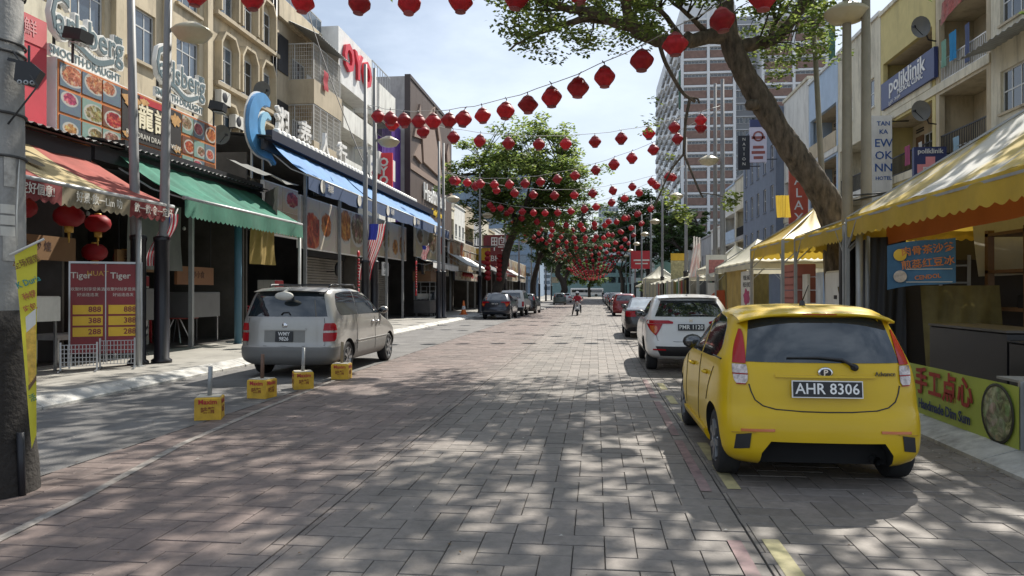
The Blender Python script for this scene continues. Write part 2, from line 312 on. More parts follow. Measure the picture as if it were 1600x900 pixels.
# ------------------------------------------------------------ buildings
_mc = {}
def cmesh(key, fn):
    if key not in _mc: _mc[key] = fn()
    return _mc[key]
alu = M('window_frame', (.55,.55,.53), .45, .2, rv=.2)
def win(root, x, z, w, h, y=.12, cols=2, rows=2, fm=None, pm=None, fw=.06, split=None, name='window'):
    """window frame with one pane object for each light; local frame: x along the facade, front is -y"""
    fm = fm or alu; pm = pm or glass; split = split or [i/rows for i in range(1, rows)]
    def fr():
        mb = MB(); mb.box(0,0,0,fw,.06,h).box(w-fw,0,0,w,.06,h).box(fw,0.001,0,w-fw,.059,fw).box(fw,.001,h-fw,w-fw,.059,h)
        for i in range(1, cols): mb.box(i*w/cols-fw*.4,.004,fw,i*w/cols+fw*.4,.056,h-fw)
        for s in split: mb.box(fw,.008,s*h-fw*.4,w-fw,.052,s*h+fw*.4)
        return mb.mesh('window', fm)
    f = O(name, cmesh(('wf',w,h,cols,tuple(split),fm.name,fw), fr), root, (x,y,z))
    zs = [0] + list(split) + [1]
    for i in range(cols):
        for k in range(len(zs)-1):
            pw, ph = w/cols-.02, (zs[k+1]-zs[k])*h-.02
            O('pane', cmesh(('wp',round(pw,3),round(ph,3),pm.name), lambda: MB().box(0,0,0,pw,.012,ph).mesh('pane', pm)), f, (i*w/cols+.01,.026,zs[k]*h+.01), (0,0,rnd.uniform(-.012,.012)))
    return f
def wall_skin(mb, x0, x1, z0, z1, ops, d=.25, y=0., mi=0, jm=None):
    """front skin at y with openings (xa,za,xb,zb) and reveals of depth d"""
    jm = mi if jm is None else jm
    xs = sorted({x0, x1, *[o[0] for o in ops], *[o[2] for o in ops]}); zs = sorted({z0, z1, *[o[1] for o in ops], *[o[3] for o in ops]})
    for i in range(len(xs)-1):
        for k in range(len(zs)-1):
            cx, cz = (xs[i]+xs[i+1])/2, (zs[k]+zs[k+1])/2
            if cx < x0 or cx > x1 or cz < z0 or cz > z1: continue
            if any(o[0] < cx < o[2] and o[1] < cz < o[3] for o in ops): continue
            mb.quad((xs[i],y,zs[k]),(xs[i+1],y,zs[k]),(xs[i+1],y,zs[k+1]),(xs[i],y,zs[k+1]), mi)
    for a, b, c, e in ops:
        mb.quad((a,y,b),(a,y+d,b),(a,y+d,e),(a,y,e), jm); mb.quad((c,y+d,b),(c,y,b),(c,y,e),(c,y+d,e), jm)
        mb.quad((a,y+d,b),(a,y,b),(c,y,b),(c,y+d,b), jm); mb.quad((a,y,e),(a,y+d,e),(c,y+d,e),(c,y,e), jm)
def bld(name, label, side, Y0, Y1, X):
    o = E(name, (X, Y0 if side == 'L' else Y1, 0), R(90) if side == 'L' else R(-90)); return T(o, label, 'building')
def railing(root, x0, x1, z, h, y, mat, n=None, name='railing'):
    mb = MB(); n = n or int((x1-x0)/.14)
    mb.box(x0,y,z+h-.05,x1,y+.05,z+h).box(x0,y+.005,z+.05,x1,y+.045,z+.09)
    for i in range(n+1): xx = x0+.02+(x1-x0-.04)*i/n; mb.box(xx-.012,y+.012,z+.09,xx+.012,y+.038,z+h-.05)
    return mb.build(name, mat, root)
def shophouse(name, label, side, Y0, Y1, X, top, wall, floors, parapet=1.9, depth=12, trim=None, fh=3.17, z0=4.05, back=None):
    """floors: list (from the first floor up) of dicts: kind 'b' (balcony with railing) / 'p' (balcony with solid parapet) / 'w' (windows)"""
    root = bld(name, label, side, Y0, Y1, X); W = Y1-Y0; trim = trim or wall; back = back or wall
    mb = MB(); ops = []; zf = z0
    for F in floors:
        k = F['k']
        if k in 'bp': ops.append((.3, zf+(.05 if k == 'b' else .95), W-.3, zf+fh-.45))
        else:
            n = F.get('n', 2); ww = F.get('w', 1.3); hh = F.get('h', 1.5); s = F.get('sill', .95)
            for i in range(n):
                cx = W*(i+.5)/n; ops.append((cx-ww/2, zf+s, cx+ww/2, zf+s+hh))
        zf += fh
    wall_skin(mb, 0, W, z0, top, ops, .22, 0, 0)
    mb.box(0,0.9,0,W,depth,z0); mb.box(0.001,1.7,z0+.002,W-.001,depth-.002,top-.6)
    mb.quad((0,0,z0),(0,0,top),(0,depth,top),(0,depth,z0)); mb.quad((W,0,z0),(W,depth,z0),(W,depth,top),(W,0,top))
    mb.quad((0,0,top),(W,0,top),(W,.25,top),(0,.25,top)); mb.quad((0,.25,top-.6),(0,.25,top),(W,.25,top),(W,.25,top-.6))
    mb.quad((0,0,z0),(0,.9,z0),(W,.9,z0),(W,0,z0))
    mb.build('wall', wall, root)
    zf = z0
    for F in floors:
        k = F['k']
        if k in 'bp':
            bm = MB(); bm.box(.05,.0+.23,zf+fh-.44,W-.05,1.69,zf+fh-.05); bm.box(.05,.23,zf-.12,W-.05,1.69,zf+.04); bm.box(.06,1.5,zf+.045,W-.06,1.69,zf+fh-.45); bm.build('balcony', back, root)
            MB().box(-.02,-.06,zf-.32,W+.02,-.003,zf+.03).build('slab_band', trim, root)
            n = max(1, int(W//2.6))
            for i in range(n):
                cx = W*(i+.5)/n
                MB().box(cx-.95,1.44,zf+.05,cx-.15,1.495,zf+2.1).build('door', F.get('door', brown), root)
                win(root, cx+.1, zf+.9, 1.0, 1.15, 1.42, 2, 1)
                MB().box(cx-.95,1.45,zf+2.3,cx-.15,1.498,zf+2.36).box(cx-.95,1.45,zf+2.42,cx-.15,1.498,zf+2.48).build('vent', dark, root)
            if k == 'b': railing(root, .3, W-.3, zf+.05, .95, .06, F.get('rail', dark))
            else:
                MB().box(.28,-.08,zf+.04,W-.28,-.004,zf+1.0).build('parapet', F.get('pm', trim), root)
        else:
            n = F.get('n', 2); ww = F.get('w', 1.3); hh = F.get('h', 1.5); s = F.get('sill', .95)
            for i in range(n):
                cx = W*(i+.5)/n
                win(root, cx-ww/2, zf+s, ww, hh, .10, F.get('c', 2), F.get('r', 2), F.get('fm'), F.get('pm'))
                MB().box(cx-ww/2-.08,-.07,zf+s-.09,cx+ww/2+.08,-.003,zf+s-.004).build('sill', trim, root)
        zf += fh
    MB().box(-.03,-.10,top-.14,W+.03,.30,top+.06).build('coping', trim, root)
    return root
beige = M('beige_render', (.50,.42,.29), .85, var=.14, scale=.8, bump=.15, dirt=.75, dcol=(.17,.14,.10))
beige2 = M('tan_render', (.42,.35,.245), .85, var=.12, scale=.8, dirt=.5, dcol=(.18,.15,.11))
cream = M('cream_render', (.62,.57,.44), .85, var=.14, scale=.7, dirt=.8, dcol=(.2,.175,.13))
whiter = M('white_render', (.66,.65,.60), .8, var=.12, scale=.7, dirt=.7, dcol=(.24,.22,.2))
greyr = M('grey_render', (.36,.36,.36), .85, var=.15, scale=.7, dirt=.5)
conc = M('raw_concrete', (.34,.33,.31), .9, var=.2, scale=.8, dirt=.55, dcol=(.1,.1,.1))
yellr = M('yellow_render', (.55,.46,.20), .85, var=.1, dirt=.4, dcol=(.25,.2,.1))
blueg = M('blue_grey_render', (.16,.19,.25), .8, var=.1, dirt=.2); skyb = M('pale_blue_render', (.40,.50,.62), .8, var=.1, dirt=.3, dcol=(.25,.28,.33))
brownclad = M('brown_cladding', (.075,.048,.036), .55, var=.08, scale=2., stretch=(1,1,8)); tancl = M('tan_panel', (.25,.175,.135), .6, var=.08)
purple = M('purple_fin', (.11,.035,.26), .5); ironw = M('white_iron', (.5,.49,.46), .6, dirt=.3)
XL, XR = -17.0, 14.4
# --- left, nearest: beige block with deep window bays
def beige_block():
    r = bld('apartment_building', 'beige apartment building with deep framed window bays behind the dish-photo signboard', 'L', 9, 31.2, XL)
    mb = MB(); ops = []; W = 22.2
    sills = (3.9, 7.1, 10.3, 13.5)
    cols = [1.2, 4.3, 7.4, 10.5, 13.2, 16.2, 19.4]
    for s in sills:
        for c in cols: ops.append((c, s, c+1.75, s+2.0))
    wall_skin(mb, 0, W, 0, 18, ops, .55); mb.box(0,.56,0,W,12,17.9); mb.quad((0,0,18),(W,0,18),(W,.5,18),(0,.5,18)); mb.quad((W,0,0),(W,.56,0),(W,.56,18),(W,0,18)); mb.quad((0,.56,0),(0,0,0),(0,0,18),(0,.56,18))
    mb.build('wall', beige, r)
    for s in sills:
        for c in cols:
            win(r, c+.02, s+.02, 1.71, 1.96, .10, 3, 2, alu, glassb if rnd.random() < .4 else glass, split=[.68])
            MB().box(c-.10,-.14,s-.12,c+1.85,-.003,s-.004).build('sill', beige2, r)
    for c in (0, 6.45, 12.6, 15.3, 18.4, 21.5): MB().box(c,-.20,3,c+.42,-.002,18).build('pilaster', beige, r)
    MB().cyl((12.45,-.12,4),(12.45,-.12,18),.05).cyl((12.3,-.10,4),(12.3,-.10,18),.035).build('drain_pipe', dark, r)
beige_block()
# --- left: hexagonal window hoods
def hood_block():
    r = bld('apartment_building', 'beige building with projecting hexagonal concrete window hoods', 'L', 31.2, 37.7, XL)
    W = 6.5; mb = MB(); ops = []; cols = (.35, 2.35, 4.4); sl = (4.9, 8.05, 11.2, 14.35)
    for s in sl:
        for c in cols: ops.append((c+.12, s, c+1.38, s+1.75))
    wall_skin(mb, 0, W, 0, 18.4, ops, .4); mb.box(0,.41,0,W,12,18.3); mb.quad((0,0,18.4),(W,0,18.4),(W,.5,18.4),(0,.5,18.4)); mb.quad((W,0,0),(W,.41,0),(W,.41,18.4),(W,0,18.4))
    mb.build('wall', beige, r)
    def hood():
        mb = MB(); o = [(-.12,0),(-.12,1.75),(.28,2.3),(1.22,2.3),(1.62,1.75),(1.62,0)]; i = [(0,0),(0,1.7),(.33,2.18),(1.17,2.18),(1.5,1.7),(1.5,0)]
        d = -.34
        for k in range(5):
            a, b, c, e = o[k], o[k+1], i[k+1], i[k]
            mb.add([(a[0],0,a[1]),(b[0],0,b[1]),(c[0],0,c[1]),(e[0],0,e[1]),(a[0],d,a[1]),(b[0],d,b[1]),(c[0],d,c[1]),(e[0],d,e[1])],
                   [(0,1,5,4),(2,3,7,6),(4,5,6,7)])
        me = mb.mesh('hood', beige); return fixn(me)
    hm = hood()
    for s in sl:
        for c in cols:
            O('hood', hm, r, (c,-.004,s-.02)); win(r, c+.14, s+.02, 1.22, 1.71, -.03, 2, 2, alu, glassb if rnd.random() < .5 else glass, split=[.62])
        MB().box(0,-.30,s-.28,W,-.003,s-.10).build('floor_band', beige2, r)
        for c in (1.6,3.75): MB().box(c,-.05,s-.95,c+.55,-.002,s-.55).build('vent', beige2, r)
    MB().cyl((6.25,-.15,3),(6.25,-.15,18.4),.09).cyl((6.02,-.1,3),(6.02,-.1,18.4),.05).build('drain_pipe', black, r)
hood_block()
# --- left: balconies with iron grilles
def grille(root, x0, x1, z0, z1, y, side=False):
    mb = MB()
    def ln(a, b, t=.02):
        p = (a[0], y, a[1]) if not side else (x0, a[0], a[1]); q = (b[0], y, b[1]) if not side else (x0, b[0], b[1]); mb.bar(p, q, t)
    a0, a1 = (x0, x1) if not side else (y, y+1.5)
    ln((a0,z0),(a1,z0),.05); ln((a0,z1),(a1,z1),.05); n = max(3, int((a1-a0)/.13))
    for i in range(n+1): xx = a0+(a1-a0)*i/n; ln((xx,z0),(xx,z1), .05 if i % 8 == 0 else .016)
    m = int((z1-z0)/.22)
    for k in range(1, m): zz = z0+(z1-z0)*k/m; ln((a0,zz),(a1,zz),.014)
    return mb.build('grille', ironw, root)
def grille_block():
    r = bld('apartment_building', 'tan apartment block with iron grilles over two projecting balconies', 'L', 37.7, 43.9, XL)
    W = 6.2; mb = MB(); mb.box(0,0,0,W,12,17.2); mb.build('wall', beige2, r)
    MB().box(.3,-.06,13.6,1.6,-.003,15.6).box(.3,-.06,10.0,1.6,-.003,12.0).box(.3,-.06,6.7,1.6,-.003,8.6).build('shutter_window', dark, r)
    for z in (5.5, 8.9, 12.3):
        MB().box(1.7,-1.5,z-.2,W,-.003,z).box(1.7,-1.5,z,W,-1.38,z+1.15).box(1.7,-1.38,z,1.82,-.003,z+1.15).box(W-.12,-1.38,z,W,-.003,z+1.15).build('balcony', beige2, r)
        grille(r, 1.72, W-.02, z+1.15, z+3.15, -1.45); grille(r, 1.76, 0, z+1.15, z+3.15, -1.45, True)
        win(r, 2.2, z+.9, 1.6, 1.6, -.07, 3, 1); MB().box(4.3,-.06,z,5.2,-.004,z+2.2).build('door', white, r)
    mbc = MB(); mbc.grid(lambda u, v: (1.2+u*5.1, -1.95+1.9*v, 15.75+.9*v+.03*math.sin(u*120)), 80, 1); mbc.build('corrugated_canopy', galv, r)
    MB().box(-.02,-.25,16.4,W+.02,-.004,17.5).build('parapet', beige, r)
    mb = MB(); mb.box(0,-.2,18.3,W,-.14,18.36)
    for i in range(9): mb.box(i*W/8-.02,-.19,17.5,i*W/8+.02,-.15,18.3)
    mb.build('roof_railing', galv, r)
    MB().box(.05,-.18,17.6,W-.05,-.165,18.25).build('glass_panel', glassb, r)
grille_block()
T(MB().grid(lambda u, v: (-15.4+.03*math.sin(v*9), 40.6+.7*u, 14.3-1.1*v), 4, 6).build('red_cloth', M('red_cloth', (.45,.04,.06), .8, trans=.3)), 'red cloth hung to dry inside the grilled balcony', 'laundry')
def oyo_block():
    r = bld('hotel_building', 'white hotel block with large red letters on its top panel', 'L', 43.9, 50.7, XL)
    W = 6.8; MB().box(0,0,0,W,12,17.6).build('wall', whiter, r)
    MB().box(-.05,-1.3,14.6,W-.1,-.003,18.0).build('sign_panel', white, r)
    for ch, x in (('O',1.5),('Y',3.35),('O',5.2)): TX('letter', ch, 2.3, M('sign_red', (.62,.03,.05), .4), r, (x,-1.42,16.4), FC, .09, .09)
    for z in (5.6, 8.9, 12.1):
        MB().box(.6,-1.4,z-.2,W-.1,-.003,z-.0).box(.6,-1.4,z,W-.1,-1.25,z+1.15).box(.6,-1.25,z,.75,-.003,z+1.15).box(W-.25,-1.25,z,W-.1,-.003,z+1.15).build('balcony', whiter, r)
        win(r, 1.0, z+.7, 1.5, 1.5, -.07, 3, 1); win(r, 3.6, z+.7, 1.5, 1.5, -.07, 3, 1)
    MB().box(5.0,-1.75,9.2,6.6,-1.55,11.0).build('white_signboard', white, r)
    TX('lettering', 'AVENUE', .33, bluep, r, (5.8,-1.757,10.4), FC, .004); TX('lettering', '大酒店', .4, redp, r, (5.8,-1.757,9.75), FC, .004)
oyo_block()
def hexbal_block():
    r = bld('apartment_building', 'grey-white block with chamfered balconies left of the purple fins', 'L', 50.7, 56.4, XL)
    W = 5.7; MB().box(0,0,0,W,12,18.2).build('wall', greyr, r)
    for z in (6.6, 10.4, 14.6):
        pts = [(0.1,0),(1.1,-1.5),(W-.3,-1.5),(W-.1,0)]
        mb = MB(); mb.prism(pts, 'z', z-.2, z+2.1 if z > 14 else z+1.4); me = fixn(mb.mesh('balcony', whiter)); O('balcony', me, r)
        if z > 7: railing(r, 1.1, W-.3, z-1.5, 1.2, -1.2, dark)
        win(r, 1.4, z-1.9, 2.6, 1.5, -.07, 4, 1)
    mb = MB()
    for i in range(8): mb.box(.4+i*.65,-1.2,16.7,.44+i*.65,-1.16,18.1)
    mb.box(.4,-1.21,18.1,5,-1.15,18.16).build('roof_railing', galv, r)
hexbal_block()
def purple_block():
    r = bld('shop_building', 'narrow shop front clad in vertical purple fins', 'L', 56.4, 62, XL)
    W = 5.6; MB().box(0,0,0,W,12,15.4).build('wall', M('lilac_render', (.32,.22,.45), .7), r)
    for i in range(14): MB().box(.1+i*.4,-.35,4,.34+i*.4,-.003,15.6).build('fin', purple, r)
purple_block()
def brown_block():
    r = bld('shop_building', 'large brown panelled building with tan peak-shaped relief and white lettering', 'L', 62, 80.6, -16)
    W = 18.6; MB().box(0,.01,0,W,14,20.2).build('wall', conc, r)
    n = 8
    for i in range(n):
        for k, (a, b) in enumerate(((4,12.2),(12.8,16.2),(16.23,20.2))): MB().box(i*W/n+.012,-.12,a,(i+1)*W/n-.012,-.0,b).build('panel', brownclad, r)
    MB().box(0,-.22,12.24,W,-.005,12.76).build('band', tancl, r); MB().box(-.05,-.2,20.05,W+.05,.3,20.35).box(-.06,-.2,4,.0,.3,20.3).build('edge_trim', M('dark_brown', (.05,.035,.03), .5), r)
    for poly in ([(1.0,15.2),(3.3,18.6),(3.7,16.4),(5.2,17.2),(9.5,19.9),(8.6,18.2),(13.0,13.2),(4.6,13.6),(4.2,15.6)], [(10.1,19.7),(11.3,18.3),(15.2,14.2),(14.0,13.3),(10.7,17.8)],
                 [(15.2,16.4),(16.2,17.6),(17.9,14),(16,14.0)], [(1.4,13.6),(3.4,15.0),(3.9,13.3)]):
        me = fixn(MB().prism(poly, 'y', -.30, -.125).mesh('relief', tancl)); O('relief', me, r)
    TX('lettering', 'HealthLand', 2.25, white, r, (9.6,-.25,10.9), FC, .06, .03, .95); TX('lettering', 'Family Wellness', .8, M('sign_yellow', (.8,.55,.03), .5), r, (11,-.2,9.45), FC, .04, .02)
brown_block()
# vertical sign that stands out from the facade
vs_ = E('projecting_sign', (-15.3,52.4,0)); T(vs_, 'red vertical hotel sign with white letters projecting beside purple fins', 'sign')
MB().box(-.62,-.12,9.1,.62,.12,11.75).build('panel', M('sign_red', (.62,.03,.05), .4), vs_)
for ch, z in (('O',11.05),('Y',10.4),('O',9.75)): TX('letter', ch, .85, white, vs_, (0,-.13,z), FC, .015, .03)
MB().box(-1.4,-.03,11.3,-.62,.03,11.36).box(-1.4,-.03,9.4,-.62,.03,9.46).build('bracket', dark, vs_)
# far left row of older shops
cols_ = [cream, whiter, beige2, greyr, cream, beige, whiter, conc]
for i in range(9):
    y0 = 80.8+i*7.2; h = 11.6 + (i*37 % 5)*.35
    shophouse('shop_building', ['cream shop with painted pediment just past the brown panelled building', 'white shop, second past the brown panelled building on the left', 'tan shop, third past the brown panelled building', 'grey shop, fourth past the brown panelled building', 'cream shop, fifth past the brown panelled building',
        'beige shop, sixth past the brown panelled building', 'white far shop, seventh past the brown panelled building', 'bare concrete shop, eighth past the brown panelled building', 'last cream shop of the left-hand row'][i], 'L', y0, y0+7.15, XL, h, cols_[i % 8],
        [dict(k='w', n=3, w=1.4), dict(k='bw'[i % 2], n=3, w=1.3)], fh=3.3, z0=4.2)
# ------------------------------------------------------------ right-hand row
R1 = shophouse('shophouse', 'nearest beige shophouse on the right with laundry on its balconies', 'R', 28.9, 33.3, XR, 15.7, beige, [dict(k='b'), dict(k='b'), dict(k='b', rail=white)], trim=cream)
R0 = shophouse('shophouse', 'beige shophouse with dark windows at the right edge of the view', 'R', 20, 28.88, XR, 15.7, cream, [dict(k='w', n=3, w=1.7, c=3, sill=.8), dict(k='w', n=3, w=1.7, c=3, sill=.8), dict(k='w', n=3, w=1.7, c=3, sill=.8)], trim=beige)
for z in (7.05, 10.2):
    mb = MB(); mb.grid(lambda u, v: (u*8.9, -1.2+1.2*v, z-.35*(1-v)+.3+.03*math.sin(u*150)), 90, 1); mb.build('corrugated_awning', galv, R0)
R2 = shophouse('clinic_building', 'yellow-cream building with the blue clinic signboard across its balcony', 'R', 33.35, 39.4, XR, 15.75, yellr, [dict(k='p'), dict(k='b'), dict(k='p')], trim=cream, back=beige)
navy = M('navy_sign', (.035,.045,.13), .45)
def clinic_signs():
    s = E('clinic_signboard', (14.2,35.95,0)); T(s, 'long navy clinic signboard with white lettering on the third-floor balcony', 'sign')
    MB().box(0,-2.95,10.72,.16,2.9,12.02).build('board', navy, s)
    TX('lettering', 'poliklinik', 1.0, white, s, (-.012,-.1,11.6), FR, .01, .014, 1.1); TX('lettering', 'MEDICAL CLINIC', .36, white, s, (-.012,-.5,11.12), FR, .006, .006)
    TX('lettering', 'عيادة · 24 JAM', .22, white, s, (-.012,1.2,10.86), FR, .006)
    s = E('clinic_sign', (13.4,31.6,-.5)); T(s, 'small navy clinic sign with a pink cross below the balcony', 'sign')
    MB().box(-.62,-.1,6.55,.62,.1,8.0).build('panel', navy, s); TX('lettering', 'poliklinik', .27, white, s, (0,-.11,7.82), FC, .006, .004)
    pinkm = M('sign_pink', (.75,.28,.3), .5)
    MB().box(-.5,-.115,6.95,.5,-.101,7.3).build('cross_bar', pinkm, s); MB().box(-.18,-.117,6.68,.18,-.103,7.6).build('cross_bar', pinkm, s); TX('lettering', 'muc', .34, white, s, (0,-.125,7.13), FC, .006, .008)
    MB().box(.62,-.03,7.7,1.0,.03,7.76).box(.62,-.03,6.8,1.0,.03,6.86).build('bracket', dark, s)
clinic_signs()
R3 = shophouse('shophouse', 'cream shophouse behind the twin lamp posts on the right', 'R', 39.45, 46.1, XR, 15.9, cream, [dict(k='b'), dict(k='b'), dict(k='w', n=2, w=1.6)], trim=whiter)
R4 = shophouse('shophouse', 'pale blue shophouse with a cluttered balcony behind the leaning trunk', 'R', 46.15, 52.2, XR, 15.8, skyb, [dict(k='p'), dict(k='b'), dict(k='p', pm=beige)], trim=whiter, back=beige)
R5 = shophouse('shophouse', 'cream plastered shophouse with blank upper wall right of the grey-blue block', 'R', 52.25, 58.9, XR, 16.3, whiter, [dict(k='p'), dict(k='b')], trim=cream, z0=4.05)
R6 = shophouse('hotel_building', 'dark grey-blue building with white-framed windows behind the tree trunk', 'R', 58.95, 71.6, 13.8, 16.0, blueg, [dict(k='w', n=5, w=1.0, h=1.9, fm=white), dict(k='w', n=5, w=1.0, h=1.9, fm=white), dict(k='w', n=5, w=1.0, h=1.9, fm=white)], trim=blueg)
R7 = shophouse('shophouse', 'grey shophouse with yellow awnings left of the grey-blue block', 'R', 71.65, 79, XR, 13.2, cream, [dict(k='b'), dict(k='b')], trim=greyr)
R8 = shophouse('shophouse', 'pale shophouse with blue balcony left of the grey-blue block', 'R', 79.05, 86, XR, 13.0, whiter, [dict(k='p', pm=skyb), dict(k='p', pm=skyb)], trim=skyb)
for i in range(6):
    y0 = 86.2+i*9; shophouse('shophouse', ['low white shop with dark roof just before the green wall', 'low grey shop below the green wall', 'low cream shop beyond the green wall', 'far low white shop on the right', 'far low concrete shop on the right', 'last low shop at the far right of the street'][i], 'R', y0, y0+8.9, XR, 9.3-(i % 3)*.4, [whiter, greyr, cream, whiter, conc, beige2][i], [dict(k='bw'[i % 2], n=3)], fh=3.3)
# projecting signs on the right
def psign(nm, lab, X, Y, w, z0, z1, pm, parts):
    s = E(nm, (X,Y,0)); T(s, lab, 'sign'); MB().box(-w/2,-.1,z0,w/2,.1,z1).build('panel', pm, s)
    MB().box(w/2,-.03,z1-.3,w/2+.8,.03,z1-.24).box(w/2,-.03,z0+.2,w/2+.8,.03,z0+.26).build('bracket', dark, s)
    for p in parts: p(s)
    return s
psign('projecting_sign', 'white vertical inn sign with blue stacked letters between the lamp posts', 13.75, 37.7, 1.0, 5.2, 10.2, white,
      [lambda s: [TX('lettering', t, h, bluep, s, (.1,-.11,z), FC, .006, .004) for t, h, z in (('TAN',.3,9.8),('KA',.3,9.4),('EW',.55,8.85),('OK',.55,8.25),('NN',.55,7.65),('HOTEL',.24,7.15))],
       lambda s: [TX('lettering', c, .5, black, s, (.1,-.11,z), FC, .006) for c, z in (('旅',5.95),('店',5.5))]])
psign('projecting_sign', 'red vertical sign with pale letters behind the leaning tree trunk', 13.3, 50.7, 1.2, 5.0, 10.3, M('brick_red_sign', (.42,.075,.04), .5),
      [lambda s: [TX('letter', c, .85, white, s, (0,-.11,9.8-i*.82), FC, .006, .006) for i, c in enumerate('GALAXY')]])
psign('projecting_sign', 'pale lilac sign with round emblem high on the grey-blue building', 12.4, 58.6, 1.25, 11.6, 14.3, M('lilac_sign', (.55,.52,.62), .5),
      [lambda s: MB().lathe([(.28,.0),(.40,0),(.40,.03),(.28,.03)], 24, (0,-.13,13.6), 0, 'y').build('emblem', M('emblem_brown', (.25,.07,.06), .5), s),
       lambda s: MB().box(-.5,-.13,13.40,.5,-.101,13.60).build('emblem_band', M('emblem_brown', (.25,.07,.06), .5), s),
       lambda s: [MB().box(-w/2,-.115,z,w/2,-.101,z+.22).build('printed_line', M('emblem_brown', (.25,.07,.06), .5), s) for z, w in ((12.65,.8),(12.25,1.0),(11.85,.7))],
       lambda s: MB().box(-.62,-.1,14.32,.62,.1,14.9).build('header', navy, s)])
psign('projecting_sign', 'narrow black vertical sign left of the lilac sign', 11.35, 58.7, .9, 11.1, 13.7, M('near_black_sign', (.012,.013,.02), .5),
      [lambda s: [TX('letter', c, .33, offw, s, (0,-.11,13.4-i*.38), FC, .004) for i, c in enumerate('NATION')]])
psign('projecting_sign', 'small dark sign with gold print on the yellow-awning shophouse', 12.6, 70.5, 1.4, 4.3, 5.4, black, [lambda s: MB().box(-.55,-.115,4.5,.55,-.101,5.2).build('gold_print', yellp, s)])
psign('hanging_sign', 'red board sign hung over the far right pavement', 5.8, 96, 2.6, 4.6, 6.9, redp, [lambda s: MB().box(-1,-.115,5.6,1,-.101,5.8).build('printed_line', offw, s), lambda s: MB().box(-.8,-.115,5.2,.8,-.101,5.35).build('printed_line', offw, s)])
# ------------------------------------------------------------ far buildings
brickm = M('brick_infill', (.225,.145,.12), .85, var=.2, scale=2.); hrw = M('tower_white', (.66,.67,.69), .8, var=.08, scale=.2)
hrg = M('tower_grey', (.30,.31,.33), .8, var=.1, scale=.2); hrgreen = M('tower_green', (.045,.12,.085), .7)
def tower():
    r = E('residential_tower', (16,140,0)); T(r, 'tall residential tower with brick infill panels and white bands', 'building')
    FH = 3.0; NF = 18
    mb = MB(); mb.box(0,.6,10,9.6,60,55.5); mb.box(14.3,.6,10,26,40,53); mb.box(9.61,5,10,14.29,40,54); mb.build('wall', hrw, r)
    MB().box(9.62,4.4,10,14.28,4.99,54).build('recess_wall', hrg, r)
    MB().box(-.6,-.4,0,9,58,9.9).build('green_podium', M('podium_green', (.10,.20,.15), .75, dirt=.2), r)
    for xx in (-.25, 4.5, 9.2, 14.3, 19.8, 25.6): MB().box(xx,.0,10,xx+.5,.62,54.6).build('column', hrw, r)
    for f in range(NF):
        z = 10.3+f*FH*.83
        if z > 52: break
        for x0, x1 in ((.3,4.4),(5.1,9.1),(14.9,19.7),(20.4,25.5)):
            MB().box(x0,.25,z,x1,.598,z+1.35).build('brick_panel', brickm, r)
            win(r, x0, z+1.38, x1-x0, .52, .3, 6, 1, alu, glass, .05)
            MB().box(x0-.1,.05,z+1.95,x1+.1,.62,z+2.35).build('white_band', hrw, r)
        for x0 in (9.9, 12.1):
            win(r, x0, z+.9, 1.9, 1.1, 4.3, 3, 1, alu, glass, .06)
        MB().box(9.63,4.0,z+2.1,14.27,4.39,z+2.3).build('ledge', hrw, r)
        for k in range(9):      # side face towards the street
            y0 = 3+k*6.2
            MB().box(-.45,y0,z,-.002,y0+4.6,z+1.05).build('side_panel', [hrg, hrw, greyr][(k+f) % 3], r)
            O('side_window', cmesh('swin', lambda: MB().box(-.12,0,0,-.003,4.6,1.0).mesh('side_window', glass)), r, (0,y0,z+1.1))
    for z0, z1 in ((14,21),(36,43)): MB().box(-.5,.61,z0,.8,1.8,z1).box(-.45,.3,z0,-.26,.62,z1).build('green_stripe', hrgreen, r)
    MB().box(26.01,1,34,27.6,20,52).build('green_fin', hrgreen, r)
    MB().box(20,5,53.02,25,15,56).build('lift_tower', hrw, r)
tower()
def simple_tower(nm, lab, x, y, w, d, h, wall, gl, nx, nf, z0=2):
    r = E(nm, (x,y,0)); T(r, lab, 'building'); MB().box(0,0,0,w,d,h).build('wall', wall, r)
    fh = (h-z0-1)/nf; ww = w/nx
    for f in range(nf):
        for i in range(nx):
            O('window', cmesh((nm,lab), lambda: MB().box(0,0,0,ww*.72,.1,fh*.55).mesh('window', gl)), r, (ww*(i+.14), -.12, z0+fh*f+fh*.25))
        MB().box(-.2,-.4,z0+fh*f+fh*.84,w+.2,-.13,z0+fh*(f+1)).build('floor_band', wall, r)
    return r
bluew = M('far_blue', (.20,.27,.36), .6); farw = M('far_white', (.50,.54,.58), .8)
simple_tower('office_building', 'blue-grey glass office block beyond the left-hand shops', -55, 270, 34, 30, 45, bluew, GL('far_glass', (.10,.15,.21), .1, 1.8), 9, 9)
simple_tower('apartment_building', 'pale far apartment block seen through the tree on the left', -34, 420, 28, 20, 36, farw, glassb, 10, 10)
simple_tower('apartment_building', 'far pale tower above the street end', 2, 560, 15, 20, 66, farw, glassb, 6, 16)
simple_tower('apartment_building', 'far grey tower beside the pale one above the street end', 19, 600, 18, 20, 62, M('far_grey', (.36,.39,.43), .8), glassb, 7, 14)
simple_tower('shop_building', 'low teal building closing the end of the street', -16, 262, 30, 12, 12, M('far_teal', (.16,.25,.25), .7), glass, 9, 2, 4)
simple_tower('apartment_building', 'greenish block behind the far trees on the right', 12, 235, 26, 25, 26, M('far_greenish', (.30,.34,.33), .8), glass, 8, 7)
